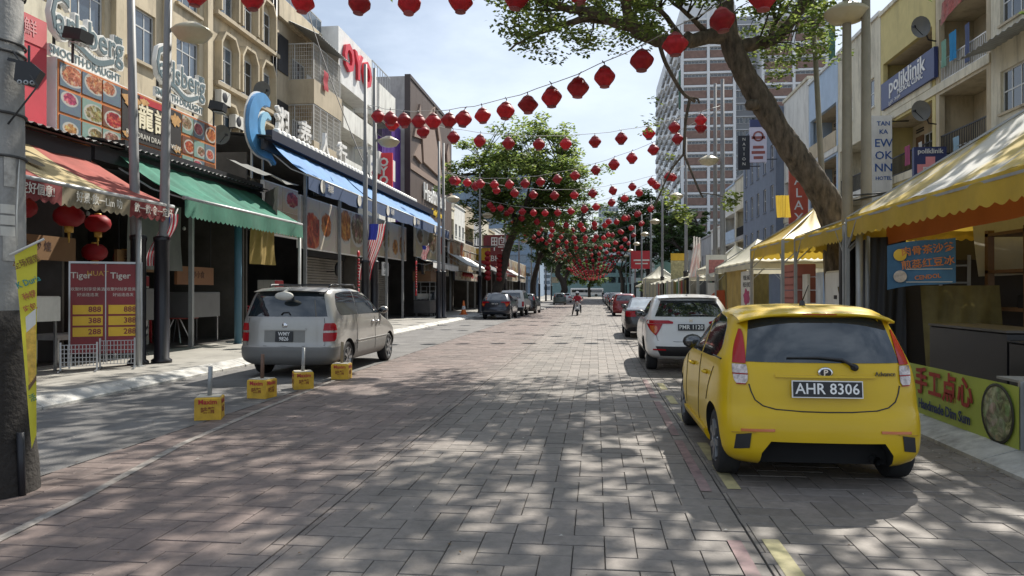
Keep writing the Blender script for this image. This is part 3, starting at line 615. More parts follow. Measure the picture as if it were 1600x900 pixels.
# ------------------------------------------------------------ left-hand forecourts: shelters, awnings, signboards
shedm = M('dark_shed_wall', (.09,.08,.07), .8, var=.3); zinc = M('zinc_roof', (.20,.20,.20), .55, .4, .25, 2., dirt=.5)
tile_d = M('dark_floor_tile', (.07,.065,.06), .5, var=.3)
def shelter(label, Y0, Y1, ze, zb=None, Xf=-10.9, posts=None, pm=galv, wallm=None):
    r = E('restaurant_shelter', (Xf, Y0, 0)); T(r, label, 'shelter'); W = Y1-Y0; d = -17-Xf+.05; zb = zb or ze+1.0
    mb = MB(); mb.grid(lambda u, v: (.35+(d-.35)*v, u*W, ze+(zb-ze)*v+.025*math.cos(u*W*2*math.pi/.22)), int(W/.055), 1)
    mb.grid(lambda u, v: (.33+(d-.33)*v, u*W, ze-.07+(zb-ze)*v), 1, 1); mb.build('roof_sheet', zinc, r)
    MB().box(0,0.01,ze-.42,.10,W-.01,ze-.08).build('fascia_beam', dark, r)
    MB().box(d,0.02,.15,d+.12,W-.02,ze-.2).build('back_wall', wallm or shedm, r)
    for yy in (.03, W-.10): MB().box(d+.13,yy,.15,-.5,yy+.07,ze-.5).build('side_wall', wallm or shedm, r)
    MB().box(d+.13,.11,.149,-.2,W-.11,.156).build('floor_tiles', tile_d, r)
    for y in (posts or [i*W/max(1, round(W/3.4)) for i in range(1, max(1, round(W/3.4)))]): MB().box(-.06,y-.05,.15,.05,y+.05,ze-.43).build('post', pm, r)
    return r
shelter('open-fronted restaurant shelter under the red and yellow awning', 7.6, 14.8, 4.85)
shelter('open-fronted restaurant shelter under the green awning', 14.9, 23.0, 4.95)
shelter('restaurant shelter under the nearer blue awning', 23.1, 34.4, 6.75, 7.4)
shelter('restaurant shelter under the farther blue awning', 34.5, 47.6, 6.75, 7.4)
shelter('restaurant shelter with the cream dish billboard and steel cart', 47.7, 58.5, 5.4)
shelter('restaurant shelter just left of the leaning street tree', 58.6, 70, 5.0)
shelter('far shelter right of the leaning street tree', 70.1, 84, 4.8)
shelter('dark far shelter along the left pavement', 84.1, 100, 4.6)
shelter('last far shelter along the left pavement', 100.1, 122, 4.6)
def awning(label, Xb, zb, Xf, zf, Y0, Y1, pan, vh, val, pitch=.17, tubem=galv, sag=.06, post=None, cat='awning'):
    r = E('awning', (Xf, Y0, 0)); T(r, label, cat); W = Y1-Y0; dx = Xb-Xf; dz = zb-zf
    for a, b, m in pan:
        n = max(2, int((b-a)*W/.3))
        MB().grid(lambda u, v: (dx*v, W*(a+(b-a)*u), zf+dz*v - sag*math.sin(math.pi*v)*(1+.5*math.sin(9*(a+(b-a)*u)*W))*.8 + .012*math.sin(23*(a+(b-a)*u)) + .035*mnoise.noise(Vector((W*(a+(b-a)*u)*1.7, v*3.1, Y0)))), n*2, 10).build('canopy_panel', m, r)
    MB().tube([(0,0,zf-.02),(0,W,zf-.02)], .045, 8).build('front_tube', tubem, r)
    for a, b, m in val:
        n = int((b-a)*W/pitch)*6
        def vf(u, v):
            y = W*(a+(b-a)*u); ph = (y/pitch) % 1.0; sc = .06*abs(math.sin(math.pi*ph))
            return (.03+.025*math.sin(y*4.1)*v, y, zf-.05-(vh-.06+sc)*v)
        MB().grid(vf, n, 3).build('valance', m, r)
    for y in (.12, W/2, W-.12): MB().bar((0,y,zf-.04),(dx*.5,y,zf+dz*.5-.32),.035).bar((dx*.5,y,zf+dz*.5-.32),(dx,y,zf+dz-.35),.035).build('folding_arm', galv, r)
    return r
redc = M('red_awning_cloth', (.38,.095,.075), .85, var=.25, scale=2., dirt=.6, dcol=(.25,.09,.06), trans=.25)
yelc = M('sand_awning_cloth', (.50,.40,.21), .85, var=.15, scale=2., dirt=.3, dcol=(.3,.22,.12), trans=.25)
grnc = M('green_awning_cloth', (.06,.235,.165), .85, var=.3, scale=1.5, dirt=.7, dcol=(.05,.13,.09), trans=.3)
bluc = M('blue_awning_cloth', (.065,.23,.52), .7, var=.25, scale=1.2, dirt=.55, dcol=(.05,.14,.3), trans=.25); navc = M('navy_awning_cloth', (.025,.055,.13), .8)
redv = M('maroon_valance', (.20,.035,.035), .85, var=.2, trans=.15); tanv = M('tan_valance', (.25,.21,.14), .85, trans=.15)
aw = awning('red and yellow awning with printed scalloped valance at far left', -10.95, 4.55, -9.05, 3.5, 9.2, 15.0, [(0,.36,redc),(.36,.66,yelc),(.66,1,redc)], .34, [(0,.42,redv),(.42,.74,tanv),(.74,1,redv)], .21)
MB().lathe([(0,0),(.22,.0)], 20).build('printed_oval', M('oval_print', (.13,.11,.07), .9), aw, (-.8,2.75,3.96), (0,R(29),0))
for t, y in (('飲一飲·食一定好個意!', 1.35), ('好景·飲一Lim 叻', 3.35), ('飲一飲·食一定好', 5.0)): TX('lettering', t, .20, offw, aw, (.075,y,3.30), FL, .002, .002, .9)
ga = awning('green scalloped awning over the second restaurant', -10.9, 4.85, -9.25, 3.8, 15.75, 22.5, [(0,1,grnc)], .42, [(0,1,M('green_valance', (.06,.20,.14), .85, var=.2, dirt=.3, trans=.25))], .2, sag=.12)
MB().box(-1.75,-.1,4.86,-1.35,6.9,5.1).build('roller_case', dark, ga)
b1 = awning('nearer blue awning below the white Chinese letters', -10.75, 6.62, -9.5, 5.55, 23.6, 30.7, [(0,1,bluc)], .5, [(0,1,navc)], 3., sag=.1)
b2 = awning('farther blue awning stretching past the twin poles', -10.75, 6.62, -9.5, 5.6, 30.9, 47.3, [(0,.5,bluc),(.5,1,bluc)], .5, [(0,1,navc)], 3., sag=.1)
for b, ys in ((b1,(1.2,5.2)),(b2,(2,7,12))):
    for y in ys:
        MB().lathe([(.0,0),(.2,0),(.23,.006),(.23,0)], 14, (.07,y,5.3 if b is b1 else 5.35), 0, 'x').build('printed_badge', offw, b); TX('lettering', '海鮮', .3, offw, b, (.08,y+.75,5.3 if b is b1 else 5.35), FL, .002)
MB().box(-10.78,23.2,6.66,-10.55,47.5,6.98).build('navy_fascia', M('navy_trim', (.012,.016,.035), .5), None) and None
o = bpy.data.objects['navy_fascia']; T(o, 'long dark navy fascia along the top of the blue awnings', 'fascia')
# rounded white shells along the fascia
def shells():
    r = E('coping_row', (-10.75,24.2,6.98)); T(r, 'row of white rounded coping tiles above the navy fascia', 'coping')
    me = MB().lathe([(.0,.26),(.09,.25),(.15,.19),(.17,.0)], 12).mesh('coping_tile', white)
    for i in range(46): O('coping_tile', me, r, (-.1,i*.43,0))
shells()
# --- dish-photo signboard with two beer signs
frm = M('board_orange_trim', (.5,.16,.04), .5)
fmts = [food_mat('dish_print_red', (.16,.07,.04), (.40,.08,.02), (.66,.30,.10)), food_mat('dish_print_pale', (.20,.30,.26), (.26,.15,.07), (.62,.55,.40)), food_mat('dish_print_dark', (.30,.20,.12), (.10,.05,.035), (.38,.20,.12)), food_mat('dish_print_pink', (.12,.16,.20), (.46,.07,.06), (.68,.40,.28))]
def dish_board():
    r = E('restaurant_signboard', (-11.0,14.0,0)); T(r, 'long signboard of dish photographs with black centre panel and Chinese name', 'signboard')
    MB().box(-.22,0,4.78,0,6.42,6.48).build('backing_board', white, r)
    MB().box(.001,.03,4.80,.012,6.39,6.45).build('orange_ground', frm, r)
    rr = random.Random(11)
    def tile(y0, y1, z0, z1, m=None): O('dish_photo', MB().box(0,0,0,.014,y1-y0,z1-z0).mesh('dish_photo', m or rr.choice(fmts)), r, (.013,y0,z0))
    rows = ((4.86,5.32),(5.38,5.84),(5.92,6.40))
    for i in range(3):
        for a, b in rows: tile(.08+i*.67, .70+i*.67, a, b)
    for i in range(3):
        for a, b in rows: tile(4.62+i*.58, 5.16+i*.58, a, b, [fmts[3], fmts[0], fmts[1]][(i+int(a*3)) % 3])
    for i in range(4): tile(2.2+i*.6, 2.74+i*.6, 4.84, 5.2)
    MB().box(.014,2.08,5.26,.034,4.55,6.40).build('black_panel', M('sign_black', (.02,.017,.015), .5), r)
    gold = M('dragon_gold', (.50,.28,.10), .5, var=.3, scale=12.)
    for y0, y1, z0, z1 in ((2.1,2.75,6.02,6.36),(2.1,2.45,5.3,5.45),(4.05,4.5,6.0,6.3),(4.15,4.52,5.32,5.5),(2.75,3.1,6.2,6.36)):
        mb = MB(); n = 18; c = ((y0+y1)/2, (z0+z1)/2); mb.prism([(c[0]+(y1-y0)/2*math.cos(t)*(1+.25*math.sin(5*t)), c[1]+(z1-z0)/2*math.sin(t)*(1+.3*math.cos(7*t))) for t in [2*math.pi*k/n for k in range(n)]], 'x', .036, .046); O('dragon_relief', fixn(mb.mesh('dragon_relief', gold)), r)
    TX('lettering', '龍記', .62, M('sign_cream', (.75,.68,.5), .5), r, (.045,3.3,5.86), FL, .01, .012, sp=1.15); TX('lettering', 'RESTORAN DRAGON VIEW', .185, offw, r, (.045,3.35,5.42), FL, .006)
    MB().box(.014,2.75,6.24,.04,4.0,6.40).build('red_band', redp, r)
dish_board()
def beer_sign(label, y, z):
    r = E('beer_sign', (-11.25,y,0)); T(r, label, 'sign'); slate = M('sign_slate', (.10,.15,.17), .5)
    TX('outline_lettering', 'arlsberg', .80, white, r, (0,.18,z+.62), FL, .06, .05, .86); TX('lettering', 'arlsberg', .80, slate, r, (.066,.18,z+.62), FL, .006, .008, .86)
    TX('outline_lettering', 'C', 1.35, white, r, (-.01,-.78,z+.70), FL, .06, .06, .62); TX('lettering', 'C', 1.35, slate, r, (.058,-.78,z+.70), FL, .006, .01, .62)
    mb = MB(); me = MB()
    for k in range(17):
        t = k/16; yy = -.5+1.45*t; zz = z+.22+.10*math.sin(t*6.0+1.2)
        me.v.append((.07,yy,zz-.05-.03*math.sin(t*3.1))); me.v.append((.07,yy,zz+.06))
    me.f = [(2*i,2*i+2,2*i+3,2*i+1) for i in range(16)]; me.m = [0]*16; me.s = [False]*16; me.build('swoosh', slate, r)
    for k in range(16): mb.bar((.03,-.5+1.45*k/16,z+.22+.10*math.sin(k/16*6+1.2)),(.03,-.5+1.45*(k+1)/16,z+.22+.10*math.sin((k+1)/16*6+1.2)),.05,.26)
    mb.build('swoosh_backing', white, r)
    MB().box(-.05,-1.05,z-.16,.05,1.15,z+.08).build('strip_panel', white, r); TX('lettering', 'SMOOTH·DRAUGHT', .25, slate, r, (.056,.05,z-.04), FL, .004, .003, 1.0)
    MB().box(-.05,.95,z+.25,.05,1.28,z+.95).build('side_panel', white, r)
    for c, dz in (('順',.78),('啤',.45)): TX('lettering', c, .32, slate, r, (.056,1.115,z+dz), FL, .004, .004)
    for yy in (-.8,.0,.9): MB().box(-.1,yy-.025,z-.6,-.06,yy+.025,z+.7).build('upright', dark, r)
beer_sign('nearer white beer sign with swoosh above the dish signboard', 15.15, 6.72)
beer_sign('farther white beer sign with swoosh above the dish signboard', 18.85, 6.85)
def floodlight(label, x, y, z, rz, tilt=.5):
    r = E('floodlight', (x,y,z), rz); T(r, label, 'floodlight')
    MB().box(-.02,-.02,-.5,.02,.02,0).build('stem', dark, r)
    o = MB(); o.prism([(-.2,-.1),(.2,-.16),(.24,.06),(-.14,.14)], 'y', -.2, .2); O('housing', fixn(o.mesh('housing', black)), r, (0.1,0,.08))
    MB().box(.0,-.17,-.11,.26,.17,-.095).build('lens', GL('lamp_lens', (.35,.35,.33), .1, 1.6, 0), r, (.06,0,.0), (0,.12,0))
floodlight('floodlight on a stem at the left end of the dish signboard', -10.9, 14.35, 6.95, 0); floodlight('floodlight on a stem at the right end of the dish signboard', -10.9, 20.1, 6.9, .2)
pw = E('red_signboard', (-11.05,11.8,0)); T(pw, 'plain red signboard at far left above the red and yellow awning', 'signboard')
MB().box(-.2,0,4.8,0,2.0,7.1).build('panel', M('flat_red_sign', (.50,.04,.06), .5), pw); MB().box(.001,0.02,6.55,.015,1.98,7.08).build('header', M('pinkish_red', (.55,.12,.13), .5), pw)
TX('lettering', '龍記海鮮', .36, M('pale_pink', (.62,.3,.3), .5), pw, (.02,1.0,6.82), FL, .004)
# wave-shaped blue sign and the white characters
def wave_sign():
    r = E('wave_sign', (-11.1,23.4,0)); T(r, 'large blue wave-shaped emblem standing above the roof', 'sign')
    blue1 = M('emblem_blue', (.10,.30,.58), .35, var=.25, scale=1.); blue2 = M('emblem_pale_blue', (.30,.55,.72), .35)
    def ribbon(pts, wd, x0, x1, m, nm):
        L, Rr = [], []
        for k, (y, z) in enumerate(pts):
            a, b = pts[max(k-1,0)], pts[min(k+1,len(pts)-1)]; d = Vector((b[0]-a[0], b[1]-a[1])).normalized(); n = Vector((-d.y, d.x)); ww = wd(k/(len(pts)-1))
            L.append((y+n.x*ww, z+n.y*ww)); Rr.append((y-n.x*ww, z-n.y*ww))
        mb = MB()
        for k in range(len(pts)-1):
            q = [L[k], L[k+1], Rr[k+1], Rr[k]]
            mb.add([(x0,*p) for p in q]+[(x1,*p) for p in q], [(3,2,1,0),(4,5,6,7),(0,1,5,4),(2,3,7,6),(1,2,6,5),(3,0,4,7)])
        mb.build(nm, m, r)
    outer = [(.75,8.05),(.35,8.12),(-.1,7.95),(-.42,7.55),(-.5,7.1),(-.4,6.75),(-.1,6.5),(.35,6.38),(.8,6.3),(1.2,6.1)]
    inner = [(.75,7.55),(.45,7.62),(.18,7.42),(.1,7.1),(.25,6.85),(.5,6.78),(.72,6.9)]
    def sm(p, n=4):
        out = []
        for i in range(len(p)-1):
            p0, p1, p2, p3 = p[max(i-1,0)], p[i], p[i+1], p[min(i+2,len(p)-1)]
            for k in range(n):
                t = k/n; out.append(tuple(.5*(2*p1[j]+(p2[j]-p0[j])*t+(2*p0[j]-5*p1[j]+4*p2[j]-p3[j])*t*t+(3*p1[j]-p0[j]-3*p2[j]+p3[j])*t**3) for j in (0,1)))
        return out+[p[-1]]
    ribbon(sm(outer), lambda t: .06+.24*math.sin(math.pi*min(1,t*1.05+.02))**.7, -.08, .05, blue1, 'outer_wave'); ribbon(sm(outer), lambda t: .1+.25*math.sin(math.pi*min(1,t*1.05+.02))**.7, -.12, -.085, white, 'white_outline')
    ribbon(sm(inner), lambda t: .05+.11*math.sin(math.pi*t), -.02, .08, blue2, 'inner_wave'); ribbon(sm(inner), lambda t: .08+.13*math.sin(math.pi*t), -.06, -.025, white, 'white_outline')
    for y in (-.2,.6): MB().box(-.2,y,5.4,-.14,y+.06,7.6).build('upright', galv, r)
wave_sign()
for i, (c, y) in enumerate((('湘',25.3),('泰',27.4),('人',29.5),('行',31.6))):
    o = E('rooftop_character', (-11.15,y,0)); T(o, ['first','second','third','last'][i]+' white Chinese character standing above the blue awnings, from the blue emblem', 'sign letter')
    TX('character', c, 1.08, white, o, (0,0,7.62), FL, .07, .02); MB().box(-.12,-.25,6.6,-.08,-.21,7.8).box(-.12,.21,6.6,-.08,.25,7.8).build('upright', galv, o)
# large dish billboards under the blue awnings and on
lob = [food_mat('crab_print', (.50,.44,.36), (.42,.05,.018), (.64,.28,.10)), food_mat('seafood_print', (.42,.36,.28), (.24,.06,.03), (.62,.5,.40)), food_mat('herb_print', (.36,.30,.2), (.20,.15,.05), (.62,.54,.40)), food_mat('roast_print', (.45,.36,.26), (.34,.08,.03), (.62,.36,.18))]
def billboard(label, Y0, Y1, z0, z1, nx, nz, X=-11.0, seed=1, fr=white):
    r = E('dish_billboard', (X,Y0,0)); T(r, label, 'billboard'); W = Y1-Y0; MB().box(-.14,0,z0,-.0,W,z1).build('frame', fr, r); rr = random.Random(seed)
    w_, h_ = (W-.08)/nx, (z1-z0-.08)/nz
    for i in range(nx):
        for k in range(nz): O('dish_photo', MB().box(0,0,0,.012,w_-.02,h_-.02).mesh('dish_photo', rr.choice(lob)), r, (.003,.05+i*w_,z0+.05+k*h_))
    return r
billboard('billboard of crab and lobster photographs behind the silver van', 26.6, 34.2, 3.3, 5.3, 4, 1, seed=2); billboard('narrow dish billboard left of the big crab billboard', 23.6, 26.4, 3.6, 5.4, 2, 2, seed=3)
billboard('billboard of prawns and fish under the farther blue awning', 35.0, 42.2, 3.45, 5.4, 4, 1, seed=4); bb = billboard('cream framed billboard of crabs above the steel cart', 42.9, 51.2, 3.75, 5.75, 3, 1, -10.6, 5, cream)
billboard('dish billboard with many thin photographs past the cream billboard', 53, 65, 3.3, 5.6, 9, 1, -10.6, 6); billboard('row of small dish photographs hanging above the steel cart', 43.2, 50.8, 2.7, 3.4, 7, 1, -10.2, 7, dark)
billboard('row of hanging dish photographs past the steel cart', 53, 64, 2.5, 3.2, 9, 1, -10.2, 8, dark)
for i, (y0, y1) in enumerate(((84,90),(91,99),(101,110))): billboard(['pale slatted billboard right of the leaning street tree', 'second pale billboard right of the leaning street tree', 'third pale billboard right of the leaning street tree'][i], y0, y1, 3.0, 5.6, 6, 1, -10.4, 20+i)
ysn = E('projecting_sign', (-10.2,66.2,0)); T(ysn, 'yellow and red shop sign under a small dark canopy', 'sign'); MB().box(-.7,-.08,3.6,.7,.08,5.6).build('panel', yellp, ysn); MB().box(-.5,-.1,3.7,.5,-.081,4.5).build('red_print', redp, ysn); MB().box(-1.2,-.5,5.7,1.2,.5,5.8).build('canopy', dark, ysn)
rsn = E('projecting_sign', (-10.0,74,0)); T(rsn, 'dark red sign with large white characters beside the leaning tree', 'sign'); MB().box(-1.3,-.1,4.2,1.3,.1,7.4).build('panel', M('maroon_sign', (.16,.02,.025), .5), rsn); TX('lettering', '鸭', 1.6, white, rsn, (.2,-.12,6.4), FC, .01); TX('lettering', 'BBQ', .8, white, rsn, (.2,-.12,5.0), FC, .01)
for i, y in enumerate((57.5, 69.0, 79, 89)):
    a = awning(['striped pale awning over the pavement before the leaning tree', 'dark awning just past the leaning tree', 'red awning above the white boxy car', 'grey awning far down the left pavement'][i], -10.8, 4.6, -8.9, 3.5, y-5, y+3.5, [(0,1,[galv, M('dark_canvas', (.05,.05,.055), .8), redc, zinc][i])], .25, [(0,1,[offw, dark, redc, dark][i])], .4)
# --- things under the red and green awnings
lanr = M('lantern_red_cloth', (.34,.012,.02), .55, var=.15, scale=5., trans=.3); goldm = M('gold_trim', (.55,.33,.06), .45, .2)
def round_lantern(label, x, y, z, s, group=None):
    r = T(MB().lathe([(.06,.20),(.16,.19),(.26,.10),(.285,0),(.26,-.10),(.16,-.19),(.06,-.20)], 18).build('round_lantern', lanr, None, (x,y,z)), label, 'lantern', group); r.scale = (s,s,s)
    MB().lathe([(.0,.235),(.07,.235),(.08,.2),(.06,.19)], 12).build('top_cap', goldm, r); MB().lathe([(.06,-.19),(.085,-.2),(.08,-.32),(.0,-.32)], 12).build('gold_base', goldm, r); MB().tube([(0,0,-.32),(0,0,-.52)], [.03,.012], 6).build('tassel', goldm, r); MB().tube([(0,0,.23),(0,0,.6)], .006, 4).build('cord', dark, r); return r
for i, (x, y, z, s) in enumerate(((-10.5,12.5,3.2,.9),(-10.4,13.6,3.15,1.0),(-10.5,14.6,3.1,.9),(-11.3,15.6,2.55,.95),(-11.6,17.1,2.5,.9))):
    round_lantern(['round red lantern nearest the utility pole under the red awning', 'large round red lantern, second from the left under the red awning', 'round red lantern under the tan strip of valance', 'tasselled round red lantern above the maroon menu board', 'tasselled round red lantern under the left end of the green awning'][i], x, y, z, s)
mar = M('maroon_board', (.22,.025,.03), .5, var=.2)
def menu_board():
    r = E('menu_board', (-9.95,13.55,.15), R(28)); T(r, 'maroon beer menu board with yellow price strips beside the poles', 'menu board')
    for k, x in enumerate((0,.62)):
        MB().box(x-.3,-.02,.28,x+.3,.02,2.05).build('panel', mar, r)
        TX('lettering', 'Tiger', .17, offw, r, (x-.05 if k else x-.12,-.024,1.82), FC, .002, .002)
        if not k: TX('lettering', 'HUAT', .14, goldm, r, (x+.17,-.024,1.86), FC, .002)
        TX('lettering', '欢聚时刻享受美酒', .075, offw, r, (x,-.024,1.55), FC, .001); TX('lettering', '好运连连发', .075, offw, r, (x,-.024,1.44), FC, .001)
        for j, t in enumerate(('888','388','288')): MB().box(x-.26,-.026,.62+.22*(2-j),x+.26,-.0205,.80+.22*(2-j)).build('price_strip', yellp, r); TX('lettering', t, .15, mar, r, (x+.12,-.029,.71+.22*(2-j)), FC, .001, .003)
    MB().box(-.33,-.03,0,-.30,.03,2.1).box(.93,-.03,0,.96,.03,2.1).box(-.3,-.025,2.06,.93,.025,2.1).box(.30,-.03,.1,.32,.03,2.05).build('frame', steel, r)
menu_board()
def rack(label, x, y, rz, w=1.0, h=.7):
    r = E('steel_rack', (x,y,.15), rz); T(r, label, 'rack'); mb = MB()
    for i in range(11): mb.bar((w*i/10,0,.1),(w*i/10,0,h),.012)
    for i in range(6): mb.bar((0,0,.1+(h-.1)*i/5),(w,0,.1+(h-.1)*i/5),.012)
    mb.build('mesh_panel', steel, r)
    for xx in (0,w): MB().bar((xx,0,0),(xx,0,h+.05),.03).bar((xx,-.25,.02),(xx,.25,.02),.03).build('foot_frame', steel, r)
rack('steel mesh rack standing before the maroon menu board', -9.55, 13.35, .5, .6, .55); rack('second low mesh rack left of the maroon menu board', -9.95, 12.8, .5, .6, .5)
def counter(nm, label, x, y, w, d, z0, z1, rz, m, cat='counter'):
    r = E(nm, (x,y,.15), rz); T(r, label, cat); MB().bbox(-w/2,-d/2,z0,w/2,d/2,z1,.02).build('top_cabinet', m, r)
    for sx in (-1,1):
        for sy in (-1,1): MB().box(sx*(w/2-.06)-.02,sy*(d/2-.06)-.02,0,sx*(w/2-.06)+.02,sy*(d/2-.06)+.02,z0).build('leg', steel, r)
    return r
counter('food_counter', 'white food counter in the shade behind the yellow banner', -10.6, 12.1, 1.9, .7, .95, 1.42, R(80), offw)
counter('work_table', 'low grey work table below the maroon board', -11.2, 14.9, 1.6, .7, .5, .62, R(80), greyr, 'table'); counter('work_table', 'steel work table deep in the green-awning restaurant', -12.2, 18.2, 2.2, .8, .75, 1.6, R(90), M('dull_steel', (.2,.2,.2), .5, .4), 'table')
counter('work_table', 'steel work table right of the hanging brown menus', -12.0, 21.0, 1.6, .8, .75, 1.5, R(90), M('dull_steel', (.2,.2,.2), .5, .4), 'table')
ob = E('orange_bin', (-10.6,12.75,1.57)); T(ob, 'small orange box standing on the white counter', 'box'); MB().lathe([(0,0),(.11,0),(.12,.05),(.10,.42),(.05,.44),(.05,.5),(0,.5)], 12).build('body', orange, ob)
for i, (y, z, w, m, t) in enumerate(((16.2,2.15,1.75,'a','云吞面 · 鱼丸'),(18.7,1.85,1.9,'b','煎炒小食'),(12.6,2.3,2.2,'a','主 炒 煌'))):
    r = E('hanging_menu', (-11.2,y,z)); T(r, ['brown hanging menu board left of the big one under the green awning', 'larger brown hanging menu board behind the silver van', 'yellowish hanging menu board in the red-awning restaurant'][i], 'menu board')
    MB().box(-.04,0,0,.04,w,.5).build('panel', M('menu_brown_'+m, ((.17,.09,.035),(.22,.095,.04))[m == 'b'], .6), r); TX('lettering', t, .22, M('menu_ink', (.05,.02,.015), .7), r, (.045,w/2,.27), FL, .002)
    MB().box(-.01,.1,.5,.01,.12,2.2).box(-.01,w-.12,.5,.01,w-.1,2.2).build('hanger', dark, r)
def cloth(nm, label, p0, du, dv, m, cat='tarp', amp=.05, k=9., n=24):
    p0, du, dv = Vector(p0), Vector(du), Vector(dv); nrm = du.cross(dv).normalized()
    o = MB().grid(lambda u, v: p0+du*u+dv*v+nrm*(amp*math.sin(k*u+1.5*v)*(.3+v)+amp*.4*math.sin(k*2.7*u+4*v)), n, 10).build(nm, m); return T(o, label, cat)
tarpg = M('grey_tarp', (.16,.16,.15), .7, var=.25, trans=.2); tarpy = M('ochre_tarp', (.38,.27,.08), .7, var=.25, scale=2., trans=.25); tarpo = M('olive_tarp', (.16,.13,.045), .75, var=.3, scale=3., trans=.15)
cloth('tarpaulin', 'grey tarpaulin hanging behind the green valance', (-11.0,16.4,3.9), (0,2.2,0), (0,0,-1.7), tarpg); cloth('tarpaulin', 'yellowed tarpaulin at the right end of the green awning', (-10.4,21.4,3.7), (.2,1.2,0), (0,0,-1.2), tarpy)
cloth('tarpaulin', 'grey tarpaulin stretched between green and blue awnings', (-9.6,21.6,4.9), (-1.2,1.6,.0), (0,0,-.9), tarpg); cloth('tarpaulin', 'long grey tarpaulin roof flap above the green awning', (-10.8,20.6,5.6), (0,3.0,0), (1.0,0,-.45), tarpg, amp=.04)
def post(label, x, y, h, r_, m, nm='support_post', z=.15, lean=(0,0)):
    o = E(nm, (x,y,z)); T(o, label, 'post'); MB().cyl((0,0,0),(lean[0],lean[1],h),r_,n=8).build('shaft', m, o); MB().box(-.1,-.1,0,.1,.1,.015).build('base_plate', m, o); return o
post('grey support post of the red awning beside the black-based poles', -9.15, 13.95, 3.25, .055, galv); post('thin white support post at the right end of the green awning', -9.3, 22.45, 3.6, .05, white); post('blue support post behind the silver van', -10.3, 20.4, 4.2, .11, M('faded_blue', (.06,.14,.2), .6))
def shutter(label, Y0, Y1, z1, X):
    r = E('roller_shutter', (X,Y0,.15)); T(r, label, 'shutter'); me = MB().prism([(0,0),(.035,.02),(.035,.09),(0,.11)], 'y', 0, Y1-Y0).mesh('slat', M('shutter_steel', (.22,.2,.17), .5, .3, dirt=.3)); fixn(me)
    for i in range(int(z1/.115)): O('slat', me, r, (0,0,i*.115))
    MB().box(-.05,-.08,0,.06,-.01,z1).box(-.05,Y1-Y0+.01,0,.06,Y1-Y0+.08,z1).box(-.05,-.08,z1,.14,Y1-Y0+.08,z1+.3).build('guide_frame', dark, r)
shutter('closed roller shutter behind the silver van', 29.6, 34.0, 3.0, -12.0); shutter('closed roller shutter left of the hanging flag', 36.2, 38.6, 3.0, -12.0); shutter('closed roller shutter under the prawn billboard', 39.3, 41.8, 2.8, -12.0)
fan = E('wall_fan', (-11.6,31.9,2.55)); T(fan, 'black wall fan mounted on the roller shutter', 'fan'); MB().bar((-.35,0,0),(.1,0,0),.05).build('arm', black, fan)
MB().lathe([(.04,.0),(.3,.02),(.32,.08),(.3,.14),(.04,.16)], 18, (.1,0,.1), 0, 'x').build('cage', black, fan)
for k in range(3): MB().add([(.2,0,.1),(.2,.28*math.cos(k*2.09),.1+.28*math.sin(k*2.09)),(.24,.28*math.cos(k*2.09+.6),.1+.28*math.sin(k*2.09+.6))], [(0,1,2)]).build('blade', dark, fan)
for i, y in enumerate((29.2, 38.9)):
    r = E('red_ornament', (-9.6,y,3.2)); T(r, ['red tasselled ornament hanging left of the roller shutter', 'red tasselled ornament hanging by the white notice'][i], 'ornament')
    MB().lathe([(.03,.02),(.13,.02),(.13,-.02),(.03,-.02)], 14, (0,0,0), 0, 'x').build('medallion', redp, r); mb = MB()
    for k in range(9): mb.lathe([(0,.06),(.055,.03),(.055,-.03),(0,-.06)], 8, (0,0,-.25-k*.13))
    mb.build('bead_chain', redp, r); MB().tube([(0,0,-1.4),(0,0,-1.75)], [.03,.05], 6).build('tassel', redp, r)
nt_ = E('notice_board', (-11.0,37.2,2.5)); T(nt_, 'white notice with dark print hanging under the prawn billboard', 'notice'); MB().box(0,0,0,.05,1.1,.7).build('panel', white, nt_); TX('lettering', '停业', .38, black, nt_, (.055,.55,.45), FL, .002); TX('lettering', 'CLOSED', .18, black, nt_, (.055,.55,.14), FL, .002)
# steel cart
ct = E('steel_food_cart', (-10.4,44.4,.15)); T(ct, 'stainless food cart with glass cabinets on the left pavement', 'food cart')
dst = M('cart_steel', (.13,.13,.135), .35, .7)
for k, y in enumerate((0,1.75)):
    MB().bbox(-.5,y-.8,.22,.5,y+.8,1.0,.02).build('cabinet', dst, ct)
    mb = MB()
    for sx in (-.48,.48):
        for sy in (-.78,.78): mb.bar((sx,y+sy,1),(sx,y+sy,2.1-.25*k),.04)
    for sy in (-.78,.78): mb.bar((-.48,y+sy,2.1-.25*k),(.48,y+sy,2.1-.25*k),.04)
    for sx in (-.48,.48):
        mb.bar((sx,y-.78,2.1-.25*k),(sx,y+.78,2.1-.25*k),.04); mb.bar((sx,y-.78,1.55),(sx,y+.78,1.55),.03)
    mb.build('display_frame', steel, ct)
    MB().box(.45,y-.75,1.03,.46,y+.75,1.52).build('glass_front', glass, ct)
    for sy in (-.6,.6): MB().lathe([(.02,-.02),(.1,-.02),(.1,.02),(.02,.02)], 12, (.4,y+sy,.1), 0, 'x').build('caster', rubber, ct)
MB().box(-.4,-.3,1.05,.3,.4,1.4).build('basin', offw, ct); MB().box(-.55,-.85,2.12,.55,.85,2.75).build('sign_header', brown, ct)
aw4 = awning('white folded awning above the steel cart', -10.6, 3.72, -9.6, 3.45, 43.0, 51.0, [(0,1,offw)], .35, [(0,1,white)], 4.)
